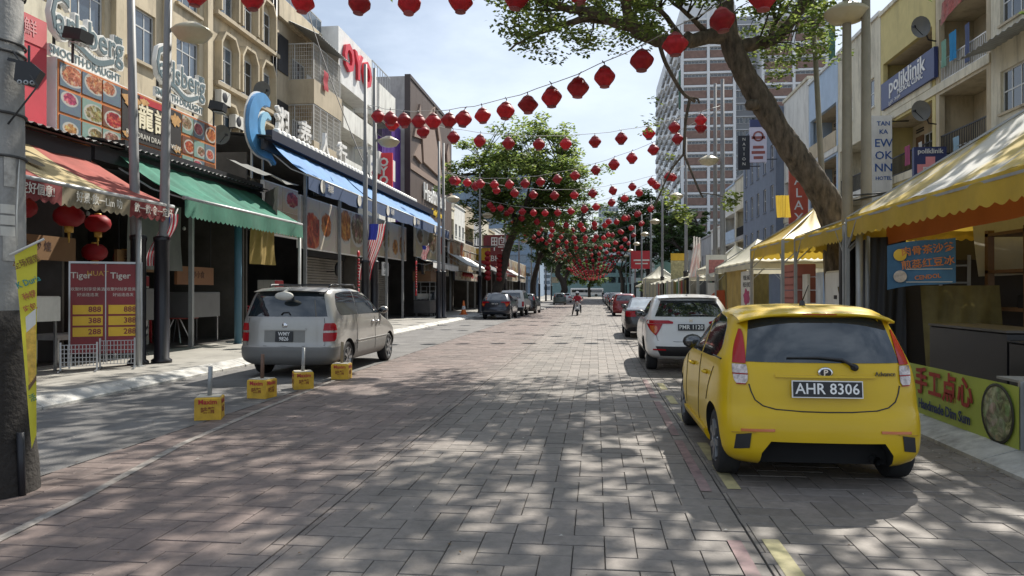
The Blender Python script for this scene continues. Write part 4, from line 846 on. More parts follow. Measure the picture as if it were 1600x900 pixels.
def cone(label, x, y, s=1.):
    r = E('traffic_cone', (x,y,.15)); T(r, label, 'cone'); r.scale = (s,s,s); MB().box(-.19,-.19,0,.19,.19,.035).build('base', orange, r); MB().lathe([(.15,.035),(.105,.25),(.075,.45),(.035,.7),(0,.71)], 14).build('body', orange, r); MB().lathe([(.107,.26),(.08,.44)], 14).build('reflective_band', white, r)
cone('orange traffic cone on the left pavement before the dark car', -8.7, 48.3, 1.3)
for i, (x, y) in enumerate(((-7.7,52.5),(-7.4,56.5))):
    r = E('lantern_column', (x,y,4.4)); T(r, ['left column of stacked red lanterns by the leaning tree', 'right column of stacked red lanterns by the leaning tree'][i], 'lantern'); me = MB().lathe([(.06,.2),(.2,.12),(.24,0),(.2,-.12),(.06,-.2)], 12).mesh('lantern_ball', lanr)
    for k in range(6): O('lantern_ball', me, r, (0,0,-.35*k))
    MB().tube([(0,0,.9),(0,0,-2.2)], .012, 4).build('cord', dark, r)
for i in range(5): round_lantern('small round red lantern, %s in the row past the steel cart' % ['first','second','third','fourth','last'][i], -10.2, 56.2+i*.9, 3.0, .8, 'round lanterns past the steel cart')
# flags
def flag(label, x, y, z, w, h, swirl, rz=0):
    r = E('flag', (x,y,z), rz); T(r, label, 'flag')
    MB().grid(lambda u, v: ((u-.5)*w*(1-.3*v)+.05*math.sin(v*6)-swirl*v, .04*math.sin(u*14+v*5), -h*v), 14, 28).build('cloth', [M('flag_white', (.62,.6,.58), .8, trans=.3)], r)
    o = r.children[-1]; me = o.data; me.materials.append(M('flag_red', (.5,.03,.05), .8, trans=.3)); me.materials.append(M('flag_blue', (.03,.04,.28), .8, trans=.2))
    for p in me.polygons:
        i = p.index % 14; j = p.index//14
        p.material_index = 2 if (j < 8 and i < 8) else (1 if i % 2 else 0)
    MB().cyl((-.25*w-.15,0,-h*.9),(.5*w,.0,.12),.014,n=6).build('flagpole', white, r)
flag('striped flag with blue corner hanging beside the black-based poles', -9.0, 14.75, 3.3, .38, 1.1, .3, R(10)); flag('striped flag with blue corner on the twin poles past the van', -8.15, 27.0, 4.2, .6, 2.1, .45, R(10))
flag('striped flag hanging upright under the prawn billboard', -9.7, 41.5, 4.3, .4, .8, .05, R(15))
# satellite dishes and air conditioners
def dish(label, x, y, z, rz, s=1.):
    r = E('satellite_dish', (x,y,z), rz); T(r, label, 'satellite dish'); r.scale = (s,s,s); gm = M('dish_grey', (.13,.135,.13), .5, .2)
    o = MB().lathe([(0.,.0),(.14,.012),(.28,.05),(.38,.10)], 18, (0,0,0), 0, 'y').lathe([(.38,.105),(.28,.055),(.14,.017),(0,.005)], 18, (0,-.0,0), 0, 'y').build('reflector', gm, r, (0,-.3,.2), (R(200),0,0))
    MB().bar((0,0,-.25),(0,-.28,.18),.035).bar((0,0,-.25),(0,.4,-.25),.04).build('bracket', dark, r); MB().bar((0,-.3,-.12),(0,-.72,.12),.02).box(-.04,-.78,.08,.04,-.70,.16).build('feed_arm', dark, r)
dish('grey satellite dish at the right end of the clinic signboard', 13.85, 32.7, 12.5, R(-60), 1.15); dish('grey satellite dish left of the lower laundry balcony', 13.85, 32.7, 9.0, R(-60), 1.15)
dish('satellite dish on the hooded building above the blue emblem', -16.0, 33.4, 10.9, R(60), 1.2); dish('satellite dish on the hooded building near its lowest row', -15.9, 34.4, 7.6, R(60), 1.1); dish('satellite dish on the low roof left of the blue emblem', -11.6, 21.5, 6.3, R(60), .8)
def ac(label, x, y, z, rz):
    r = E('air_conditioner', (x,y,z), rz); T(r, label, 'air conditioner'); MB().bbox(-.42,-.16,0,.42,.16,.6,.02).build('casing', offw, r); MB().lathe([(.0,0),(.22,0),(.24,.01),(.22,.02)], 16, (-.1,-.17,.3), 0, 'y').build('fan_grille', dark, r); MB().box(-.4,-.14,-.05,-.36,.3,-.003).box(.36,-.14,-.05,.40,.3,-.003).build('bracket', dark, r)
for i, (y, z) in enumerate(((31.7,10.1),(33.0,9.3),(43.2,13.4),(24.2,12.6),(49.5,9.5))): ac(['air conditioner at the left edge of the hooded building', 'air conditioner between the hooded windows', 'air conditioner beside the grilled balconies', 'air conditioner between upper windows of the beige block', 'air conditioner low on the white hotel block'][i], -16.75, y, z, R(90))
pl = E('planter_box', (-12.0,12.6,8.3)); T(pl, 'white window planter with grassy plants at top left', 'planter'); MB().box(-.25,-.9,0,.25,.9,.4).build('trough', offw, pl); MB().box(-.5,-1.1,-.35,.5,1.1,-.02).build('metal_tray', dark, pl)
mb = MB(); rr = random.Random(2)
for _ in range(160): y = rr.uniform(-.85,.85); x = rr.uniform(-.2,.2); mb.add([(x-.012,y,.38),(x+.012,y,.38),(x+rr.uniform(-.2,.2),y+rr.uniform(-.2,.2),.38+rr.uniform(.2,.5))], [(0,1,2)])
K(mb.build('grass_plant', M('planter_leaf', (.09,.14,.03), .7, trans=.3), pl), 'stuff')
wl = E('balcony_wall', (-16.9,12.5,0)); T(wl, 'cream balcony wall jutting from the beige block at top left', 'wall'); MB().box(0,-3,7.3,3.8,5.5,7.5).box(3.6,-3,7.5,3.8,5.5,8.6).box(0,5.3,7.5,3.6,5.5,8.6).build('parapet', cream, wl)
# laundry on the right-hand balconies
for i, (y, z, w, h, c) in enumerate(((32.6,11.9,.45,1.1,(.25,.45,.36)),(31.9,12.0,.6,1.15,(.05,.3,.6)),(30.6,11.9,.35,1.5,(.13,.16,.28)),(31.6,7.75,.5,.75,(.35,.52,.65)),(36.3,8.3,.6,.9,(.4,.1,.2)),(34.8,8.2,.35,.5,(.6,.6,.58)))):
    cloth('hanging_laundry', ['pale green towel on the top laundry balcony', 'bright blue towel on the top laundry balcony', 'dark blue trousers on the top laundry balcony', 'light blue towel over the lower balcony railing', 'crimson garment on the clinic building balcony', 'small white cloth on the clinic building balcony'][i], (14.3,y,z+(.15 if i < 3 else .1)), (0,-w,0), (0,0,-h), M('laundry_%d' % i, c, .85, trans=.3), 'laundry', .03, 12.)
cloth('hanging_rug', 'red patterned rug slung above the top laundry balcony', (14.25,32.4,13.6), (0,-2.6,.55), (0,.2,-.9), M('rug_red', (.33,.09,.075), .9, var=.5, scale=7., dirt=.6, dcol=(.4,.33,.27)), 'rug', .02)

# --- clutter in the shaded restaurants
def stools(label, x, y, n, m):
    r = E('stool_stack', (x,y,.16)); T(r, label, 'stools')
    def st():
        mb = MB(); mb.bbox(-.15,-.15,.40,.15,.15,.44,.02)
        for a, b in ((-1,-1),(1,-1),(1,1),(-1,1)): mb.bar((a*.17,b*.17,0),(a*.12,b*.12,.40),.04)
        return mb.mesh('stool', m)
    me = st()
    for k in range(n): O('stool', me, r, (0,0,k*.11), (0,0,rnd.uniform(-.06,.06)))
for i, (x, y, n, m) in enumerate(((-12.9,17.5,7,redp),(-13.0,20.0,9,redp),(-12.6,24.6,8,bluep),(-12.9,26.0,6,redp),(-12.4,10.9,6,redp))):
    stools(['stack of red stools between the hanging brown menus', 'tall stack of red stools behind the silver van', 'stack of blue stools under the nearer blue awning', 'stack of red stools beside the blue stools', 'stack of red stools near the utility pole'][i], x, y, n, m)
def fridge(label, x, y):
    r = E('drink_fridge', (x,y,.16)); T(r, label, 'fridge'); MB().bbox(-.35,-.4,0,.33,.4,1.95,.02).build('cabinet', offw, r); MB().box(.332,-.34,.25,.345,.34,1.6).build('glass_door', glassb, r); MB().box(.332,-.38,1.65,.35,.38,1.93).build('header_sign', redp, r); MB().bar((.37,.3,.7),(.37,.3,1.2),.025).build('door_handle', dark, r)
fridge('white drinks fridge deep in the red-awning restaurant', -12.4, 13.4); fridge('white drinks fridge deep in the green-awning restaurant', -13.0, 19.4); fridge('white drinks fridge under the nearer blue awning', -12.6, 27.6)
def rtable(label, x, y):
    r = E('round_table', (x,y,.16)); T(r, label, 'table'); MB().lathe([(0,.74),(.58,.74),(.6,.72),(.58,.70),(0,.70)], 24).build('table_top', M('table_red', (.30,.05,.04), .4), r)
    for k in range(4): a = k*1.57+.78; MB().bar((.08*math.cos(a),.08*math.sin(a),.70),(.4*math.cos(a),.4*math.sin(a),0),.03).build('leg', steel, r)
for i, (x, y) in enumerate(((-12.1,16.9),(-12.3,20.6),(-12.2,24.9),(-12.0,28.2),(-12.0,36.8))): rtable(['round red table nearest under the green awning', 'round red table behind the blue post under the green awning', 'round red table under the nearer blue awning', 'round red table before the roller shutter', 'round red table under the farther blue awning'][i], x, y)
for i, y in enumerate((9.8, 11.6, 16.6, 18.6, 20.8)):
    r = E('hanging_bulb', (-12.2,y,3.6)); T(r, ['first','second','third','fourth','fifth'][i]+' bare bulb from the left hanging in the shaded restaurants', 'bulb'); MB().tube([(0,0,0),(0,0,1.2)], .006, 4).build('cord', dark, r); MB().lathe([(0,-.12),(.04,-.10),(.05,-.05),(.02,0),(0,0)], 10).build('bulb', white, r)
# ------------------------------------------------------------ lamp posts, lantern strings, trees, cables
ORD = ['first','second','third','fourth','fifth','sixth','seventh','eighth','ninth','tenth','eleventh','twelfth','thirteenth','fourteenth','fifteenth','sixteenth','seventeenth','eighteenth','nineteenth','twentieth','twenty-first','twenty-second','twenty-third','twenty-fourth','twenty-fifth','twenty-sixth','twenty-seventh','twenty-eighth','twenty-ninth','thirtieth']+['thirty-'+x for x in ('first','second','third','fourth','fifth','sixth','seventh','eighth','ninth')]+['fortieth']
polem = M('pole_paint', (.22,.22,.22), .6, .1, .12, 2., dirt=.3); pbase = M('black_pole_base', (.012,.012,.016), .35)
tanp = M('tan_pole_paint', (.25,.22,.165), .6, .1, .15, 3., dirt=.4, dcol=(.15,.13,.1))
def lamp_post(label, x, y, h=10., lamp=None, m=None, r_=.10, base=True, lean=(0,0), side=1, z=.15, simple=False):
    o = E('lamp_post', (x,y,z)); T(o, label, 'lamp post', 'lamp posts along the street'); m = m or polem
    f = lambda t: (lean[0]*t, lean[1]*t, h*t)
    MB().tube([f(0), f(.3), f(1)], [r_*1.1, r_, r_*.62], 8 if simple else 14).build('shaft', m, o)
    if base: MB().lathe([(.0,0),(.21,0),(.21,.06),(.155,.1),(.15,2.55),(.17,2.58),(.17,2.66),(.12,2.68)], 8 if simple else 16).build('black_sleeve', pbase, o)
    if lamp:
        l = f(lamp/h); MB().bar((l[0],l[1],l[2]+.05),(l[0]+side*.55,l[1],l[2]+.15),.05).build('lamp_arm', m, o)
        MB().lathe([(0,.20),(.12,.19),(.36,.06),(.42,0),(.40,-.03),(.30,-.16),(.1,-.22),(0,-.22)], 10 if simple else 18, (l[0]+side*.55,l[1],l[2])).build('bowl_lamp', M('lamp_bowl', (.45,.40,.28), .4, dirt=.2), o)
    return o
for i, (x, y, lamp) in enumerate(((-9.42,14.35,None),(-9.15,14.75,7.0),(-8.55,26.8,None),(-8.35,27.3,7.2),(-8.8,41.0,None),(-8.65,41.5,6.8),(-8.25,52.4,7.),(-8.1,66,7.),(-8.2,79,7.),(-8.0,92,7.),(-8.0,105,7.),(-8.0,119,7.),(-8.,134,7.))):
    lamp_post(['left of the twin posts with black bases beside the maroon menu board', 'right of the twin posts beside the maroon menu board, with bowl lamp', 'left of the twin posts behind the silver van', 'right of the twin posts behind the silver van, with bowl lamp', 'left of the slim twin posts beyond the blue awnings', 'right of the slim twin posts beyond the blue awnings', 'lone post beside the dark parked car on the left', 'lamp post past the leaning left-hand tree', 'second lamp post past the leaning left-hand tree', 'third lamp post past the leaning left-hand tree', 'fourth lamp post past the leaning left-hand tree', 'fifth lamp post past the leaning left-hand tree', 'farthest lamp post on the left pavement'][i],
        x, y, 10 if i > 1 else 10.5, lamp, lean=((-.25,0),(.18,0))[i % 2] if i < 2 else (0,0), simple=i > 5)
for i, (x, y, lamp, m) in enumerate(((4.82,14.9,6.9,tanp),(5.12,14.75,None,tanp),(5.15,31,6.9,None),(4.95,31.6,None,None),(5.05,42.5,6.9,None),(5.05,57.5,6.9,None),(5.1,70,6.9,None),(5.1,84,6.9,None),(5.1,98,6.9,None),(5.1,112,6.9,None),(5.1,127,6.9,None))):
    lamp_post(['left of the twin tan posts behind the big yellow tent, with bowl lamp', 'right of the twin tan posts behind the big yellow tent', 'thick grey lamp post with posters above the white car', 'slim post just behind the thick grey lamp post', 'lamp post left of the striped cloth on the right', 'lamp post by the white peaked tent', 'lamp post left of the white peaked tent', 'far right lamp post, second past the peaked tent', 'far right lamp post, third past the peaked tent', 'far right lamp post, fourth past the peaked tent', 'farthest lamp post on the right pavement'][i],
        x, y, 10.2, lamp, m, .115 if i == 2 else .10, True, side=-1 if i else -.02, simple=i > 4)
lp = lamp_post('slender leaning post with a small lamp right of the big tree trunk', 5.35, 17.6, 8.9, None, tanp, .075, False, (-.45,0)); MB().box(-.62,-.08,8.55,-.38,.08,8.75).build('small_lamp', dark, lp)
# poster and octagonal red sign tied to the thick grey post
ps = E('tied_poster', (4.85,30.7,1.2)); T(ps, 'white poster tied to the thick grey lamp post', 'poster'); MB().box(-.42,-.03,0.9,.42,-.0,1.95).build('upper_sheet', offw, ps); MB().box(-.3,-.035,1.15,.3,-.031,1.75).build('picture', M('poster_red', (.4,.15,.14), .6, var=.4, scale=9.), ps); MB().box(-.35,-.03,.2,.3,.0,.82).build('lower_sheet', white, ps)
ro = E('orange_board', (4.55,27.5,.15)); T(ro, 'orange octagonal board standing between the white car and the tents', 'sign'); O('plate', fixn(MB().prism([(.34*math.cos(R(22.5+45*k))*1.45, 1.15+.34*math.sin(R(22.5+45*k))*1.3) for k in range(8)], 'y', -.02, .02).mesh('plate', M('red_orange', (.55,.10,.035), .5))), ro); MB().box(-.025,.025,0,.025,.06,1.2).build('stand', dark, ro)
# --- lanterns
lanm = M('lantern_nylon', (.50,.024,.036), .5, var=.3, scale=7., rv=.3, trans=.42); capm = M('lantern_cap', (.26,.05,.055), .6, rv=.3)
def lantern_meshes(n):
    b = MB().lathe([(.055,.205),(.095,.185),(.155,.115),(.205,.055),(.228,.015),(.228,-.015),(.205,-.055),(.155,-.115),(.095,-.185)], n, sm=True).mesh('lantern', lanm)
    for k_, v_ in enumerate(b.vertices):      # cloth bellies out between the ribs
        if k_ % 2: v_.co.x *= .93; v_.co.y *= .93
    fixn(b)
    c = MB().lathe([(0,.235),(.03,.235),(.05,.215),(.10,.188),(.135,.142),(.130,.135)], n).mesh('top_cap', capm); d = MB().lathe([(.097,-.183),(.10,-.205),(.07,-.215),(0,-.215)], n).mesh('bottom_ring', capm)
    h = MB().tube([(0,0,.23),(.0,0,.30)], .008, 4).tube([(0,0,.27),(.05,.0,.33)], .012, 4).mesh('hook', dark)
    return b, c, d, h
LM = [lantern_meshes(16), lantern_meshes(8)]
wire = M('cable', (.05,.05,.05), .7); palew = M('pale_cable', (.42,.42,.4), .6); lrand = random.Random(21)
LPOL = [(-9.2,14.6),(-8.5,27),(-8.7,41.2),(-8.25,52.4),(-8.1,66),(-8.2,79),(-8.0,92),(-8.,105),(-8.,119),(-8.,134),(-8.,148)]+[(-8.,148+12*k) for k in range(1,8)]
RPOL = [(5.,15.),(5.1,31.2),(5.05,42.5),(5.05,57.5),(5.1,70),(5.1,84),(5.1,98),(5.1,112),(5.1,127),(5.1,141)]+[(5.1,141+12*k) for k in range(1,8)]
STR = [(LPOL[0],RPOL[0],8.0,8.46,.67,.24), (LPOL[1],(3.6,12.4),8.35,6.94,1.14,.0), (LPOL[1],RPOL[1],8.2,9.0,1.14,.05), (LPOL[2],RPOL[1],8.1,8.85,1.3,.02), (LPOL[2],RPOL[2],8.2,8.5,1.25,.02)]
for k in range(2, len(RPOL)):
    STR.append((LPOL[k+1],RPOL[k],8.1,8.5,1.5+.12*max(0,k-3),.02))
    if k+1 < len(RPOL): STR.append((LPOL[k+1],RPOL[k+1],8.0,8.4,1.6+.12*max(0,k-3),.02))
NL = 0; far_lanterns = MB()
for si, (A, B, za, zb, sag, t0) in enumerate(STR):
    A = Vector((*A, 0)); B = Vector((*B, 0)); L = (B-A).length
    P = lambda t: A + (B-A)*t + Vector((0,0,za+(zb-za)*t-4*sag*t*(1-t)))
    w_ = MB().tube([P(i/24)+Vector((0,0,.33+.018*math.sin(i*2.3))) for i in range(25)], .010, 4); w_ = w_.build('lantern_string', palew if si < 6 else wire)
    T(w_, 'cable carrying the %s lantern string across the street, counting from the camera' % ORD[si], 'cable', 'lantern cables')
    sp = 1.07 if si else 1.06; n = int(L*(1-2*.015)/sp)
    for i in range(n):
        t = .025 + (i+.5)*(1-.05)/n + lrand.uniform(-.006,.006)
        p = P(t)
        # the branch of the street tree leaves no room at the end of the second string
        body, cap, ring, hook = LM[0 if si < 6 else 1]
        if NL < 296:
            o = O('lantern', body, None, p, (lrand.gauss(0,.07), lrand.gauss(0,.07), lrand.uniform(0,6.28))); s = lrand.uniform(1.07,1.2); o.scale = (s, s, s*lrand.uniform(.93,1.05))
            T(o, ('red diamond-shaped lantern, %s from the left on the %s lantern string from the camera' if si < 8 else 'small red lantern, %s from the left on the %s lantern string from the camera') % (ORD[i], ORD[si]), 'lantern', 'red lanterns strung across the street')
            O('top_cap', cap, o); O('bottom_ring', ring, o)
            if si < 8: O('hook', hook, o)
            NL += 1
        else:
            far_lanterns.lathe([(.05,.2),(.2,.06),(.228,0),(.2,-.06),(.05,-.2)], 7, p)
if far_lanterns.v: K(T(far_lanterns.build('far_lanterns', lanm), 'mass of tiny red lanterns at the far end of the street', 'lantern'), 'stuff')
# --- trees
bark = M('bark', (.105,.082,.06), .95, var=.75, scale=9., bump=1.0, bscale=14., stretch=(1,1,.35), dirt=.5, dcol=(.05,.04,.03)); barkd = M('dark_bark', (.055,.045,.036), .95, var=.4, scale=4., bump=.6, bscale=12.)
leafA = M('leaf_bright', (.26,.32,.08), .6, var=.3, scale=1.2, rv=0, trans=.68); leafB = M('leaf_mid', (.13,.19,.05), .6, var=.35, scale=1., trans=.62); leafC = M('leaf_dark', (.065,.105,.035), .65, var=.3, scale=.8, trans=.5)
def leaf_clump(mb, c, r, n, size, rr, flat=.55, mats=(0,1), droop=.3):
    for _ in range(n):
        while True:
            x, y, z = rr.uniform(-1,1), rr.uniform(-1,1), rr.uniform(-1,1)
            if x*x+y*y+z*z < 1: break
        p = Vector((c[0]+x*r, c[1]+y*r, c[2]+z*r*flat))
        a = rr.uniform(0,6.283); l = size*rr.uniform(.7,1.3); w_ = l*.42
        d = Vector((math.cos(a), math.sin(a), rr.uniform(-.7,.35)-droop*.3)).normalized(); s = d.cross(Vector((rr.uniform(-.5,.5), rr.uniform(-.5,.5), 1))).normalized()*w_
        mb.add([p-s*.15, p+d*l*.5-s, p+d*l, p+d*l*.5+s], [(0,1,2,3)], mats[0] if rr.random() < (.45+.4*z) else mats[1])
def cat(p, n=5):
    out = []
    for i in range(len(p)-1):
        p0, p1, p2, p3 = [Vector(q) for q in (p[max(i-1,0)], p[i], p[i+1], p[min(i+2,len(p)-1)])]
        for k in range(n):
            t = k/n; out.append(.5*(2*p1+(p2-p0)*t+(2*p0-5*p1+4*p2-p3)*t*t+(3*p1-p0-3*p2+p3)*t**3))
    return out+[Vector(p[-1])]
def limb(mb, pts, r0, r1, n=10, rr=None, k=4):
    q = cat(pts, k); m = len(q)-1
    if rr: q = [p+Vector((rr.gauss(0,1), rr.gauss(0,1), rr.gauss(0,1)))*.03*(r0+.1)*min(i, 3) for i, p in enumerate(q)]
    mb.tube(q, [r0+(r1-r0)*(i/m) for i in range(m+1)], n); return q
def big_tree():
    r = E('street_tree', (5.4,17.1,.15)); T(r, 'big leaning street tree on the right whose branches spread over the road', 'tree'); o = Vector((5.4,17.1,.15)); rr = random.Random(8)
    W = lambda *p: [Vector(q)-o for q in p]
    mb = MB(); nodes = []
    trunk = W((5.44,17.12,-0.41),(5.47,17.12,1.34),(5.27,17.12,3.21),(4.79,17.06,4.15),(4.22,17.00,4.96),(3.73,17.00,5.78),(3.28,17.00,6.59),(3.02,17.00,7.21),(2.90,17.00,7.84))
    q = cat(trunk, 12); m = len(q)-1
    rad = [.42, .36, .31, .285, .27, .25, .235, .225, .225]
    mb.tube(q, [(rad[min(8,int(i/12))]*(1-(i % 12)/12)+rad[min(8,int(i/12)+1)]*((i % 12)/12)) for i in range(m+1)], 40)
    for i_, v_ in enumerate(mb.v):        # ridged, lumpy bark
        v_ = Vector(v_); nv = mnoise.noise_vector(Vector((v_.x*2.2, v_.y*2.2, v_.z*1.3))); n2 = mnoise.noise(Vector((v_.x*13, v_.y*13, v_.z*3.2))); c_ = min(q, key=lambda t: (t-v_).length_squared); d_ = (v_-c_).normalized(); mb.v[i_] = tuple(v_+nv*.04+d_*.035*n2)
    mb.lathe([(0,.12),(.13,.08),(.17,0),(.14,-.1),(0,-.14)], 10, Vector((3.43,16.77,5.78))-o)      # burl where a limb was cut
    L1 = limb(mb, W((3.00,17.00,7.40),(2.44,16.88,7.34),(1.88,16.62,7.15),(1.19,16.50,7.21),(0.62,16.38,7.52),(-0.12,16.25,7.78),(-1.12,16.12,8.03),(-2.75,15.75,8.71),(-4.50,15.62,9.71)), .185, .04, 12, rr)
    L2 = limb(mb, W((3.12,17.00,7.09),(3.50,17.06,7.21),(3.88,17.12,7.28),(4.31,17.25,7.65),(4.69,17.38,8.21),(5.50,17.62,9.34),(7.25,18.25,11.09),(9.00,18.75,12.09)), .17, .05, 12, rr)
    L3 = limb(mb, W((2.90,17.00,7.71),(2.88,17.38,8.84),(2.75,18.25,10.21),(2.25,19.75,11.59),(1.50,21.75,12.84),(0.50,24.25,14.09)), .2, .06, 10, rr)
    L4 = limb(mb, W((0.75,16.38,7.46),(0.50,15.50,8.21),(0.12,14.12,9.09),(-0.38,12.25,10.09)), .12, .04, 8, rr)
    L5 = limb(mb, W((2.75,18.25,10.21),(0.75,19.25,11.34),(-1.50,20.50,12.34),(-3.75,21.75,13.21),(-5.75,22.75,13.71)), .14, .05, 8, rr)
    L6 = limb(mb, W((2.88,17.38,8.84),(3.62,15.75,10.09),(4.25,13.75,11.09),(4.88,11.50,11.84)), .15, .05, 8, rr); L7 = limb(mb, W((1.50,21.75,12.84),(3.50,23.25,13.59),(5.75,25.00,14.59)), .10, .04, 8, rr)
    L8 = limb(mb, W((5.50,17.62,9.34),(6.00,15.75,10.34),(7.00,13.75,11.09)), .10, .04, 8, rr)
    for pts in (((1.88,16.62,7.24),(1.38,16.50,7.84),(0.69,16.38,8.03),(0.25,16.38,8.59)), ((1.19,16.50,7.28),(0.25,16.56,7.65),(-0.50,16.50,7.65),(-1.38,16.50,7.46),(-1.88,16.38,7.34)), ((0.62,16.38,7.52),(0.12,16.62,7.71),(-0.62,16.75,8.03),(-1.50,16.75,8.09)), ((2.44,16.88,7.46),(1.88,16.75,7.96),(1.38,16.88,8.46)),
                ((-0.12,16.25,7.71),(-0.88,16.25,7.46),(-1.50,16.25,7.28),(-1.94,16.38,7.03)), ((0.25,16.38,7.71),(-0.12,16.25,8.09),(-0.75,16.12,8.34)), ((3.88,17.12,7.34),(4.00,17.12,7.71),(3.88,17.25,8.34)), ((1.19,16.50,7.21),(0.88,16.62,7.71),(1.00,16.62,8.21))):
        L1 = L1 + limb(mb, W(*pts), .07, .018, 7, rr)
    dead = limb(mb, W((1.38,16.50,7.15),(1.50,16.44,6.71),(1.70,16.38,6.28),(1.90,16.38,5.96),(2.15,16.38,5.78)), .05, .035, 7) ; dead2 = limb(mb, W((2.03,16.38,5.84),(1.94,16.38,5.34),(1.90,16.38,4.65)), .035, .03, 6)
    limb(mb, W((1.90,16.38,4.65),(1.62,16.38,4.28),(1.38,16.38,3.77),(1.27,16.38,3.46)), .026, .012, 6); limb(mb, W((1.90,16.38,4.65),(2.05,16.38,4.28),(2.23,16.38,3.84),(2.31,16.38,3.69)), .028, .018, 6)
    limb(mb, W((2.25,16.38,3.79),(2.62,16.38,3.74),(3.00,16.44,3.59)), .014, .006, 5); limb(mb, W((2.03,16.38,5.86),(2.19,16.38,5.84),(2.23,16.38,5.74)), .03, .02, 6)
    nodes = [Vector(p) for L in (L1, L2, L3, L4, L5, L6, L7, L8) for p in L]
    # leaf clumps of the umbrella crown: x,y,z,radius in centimetres
    lf = MB(); tw = MB()
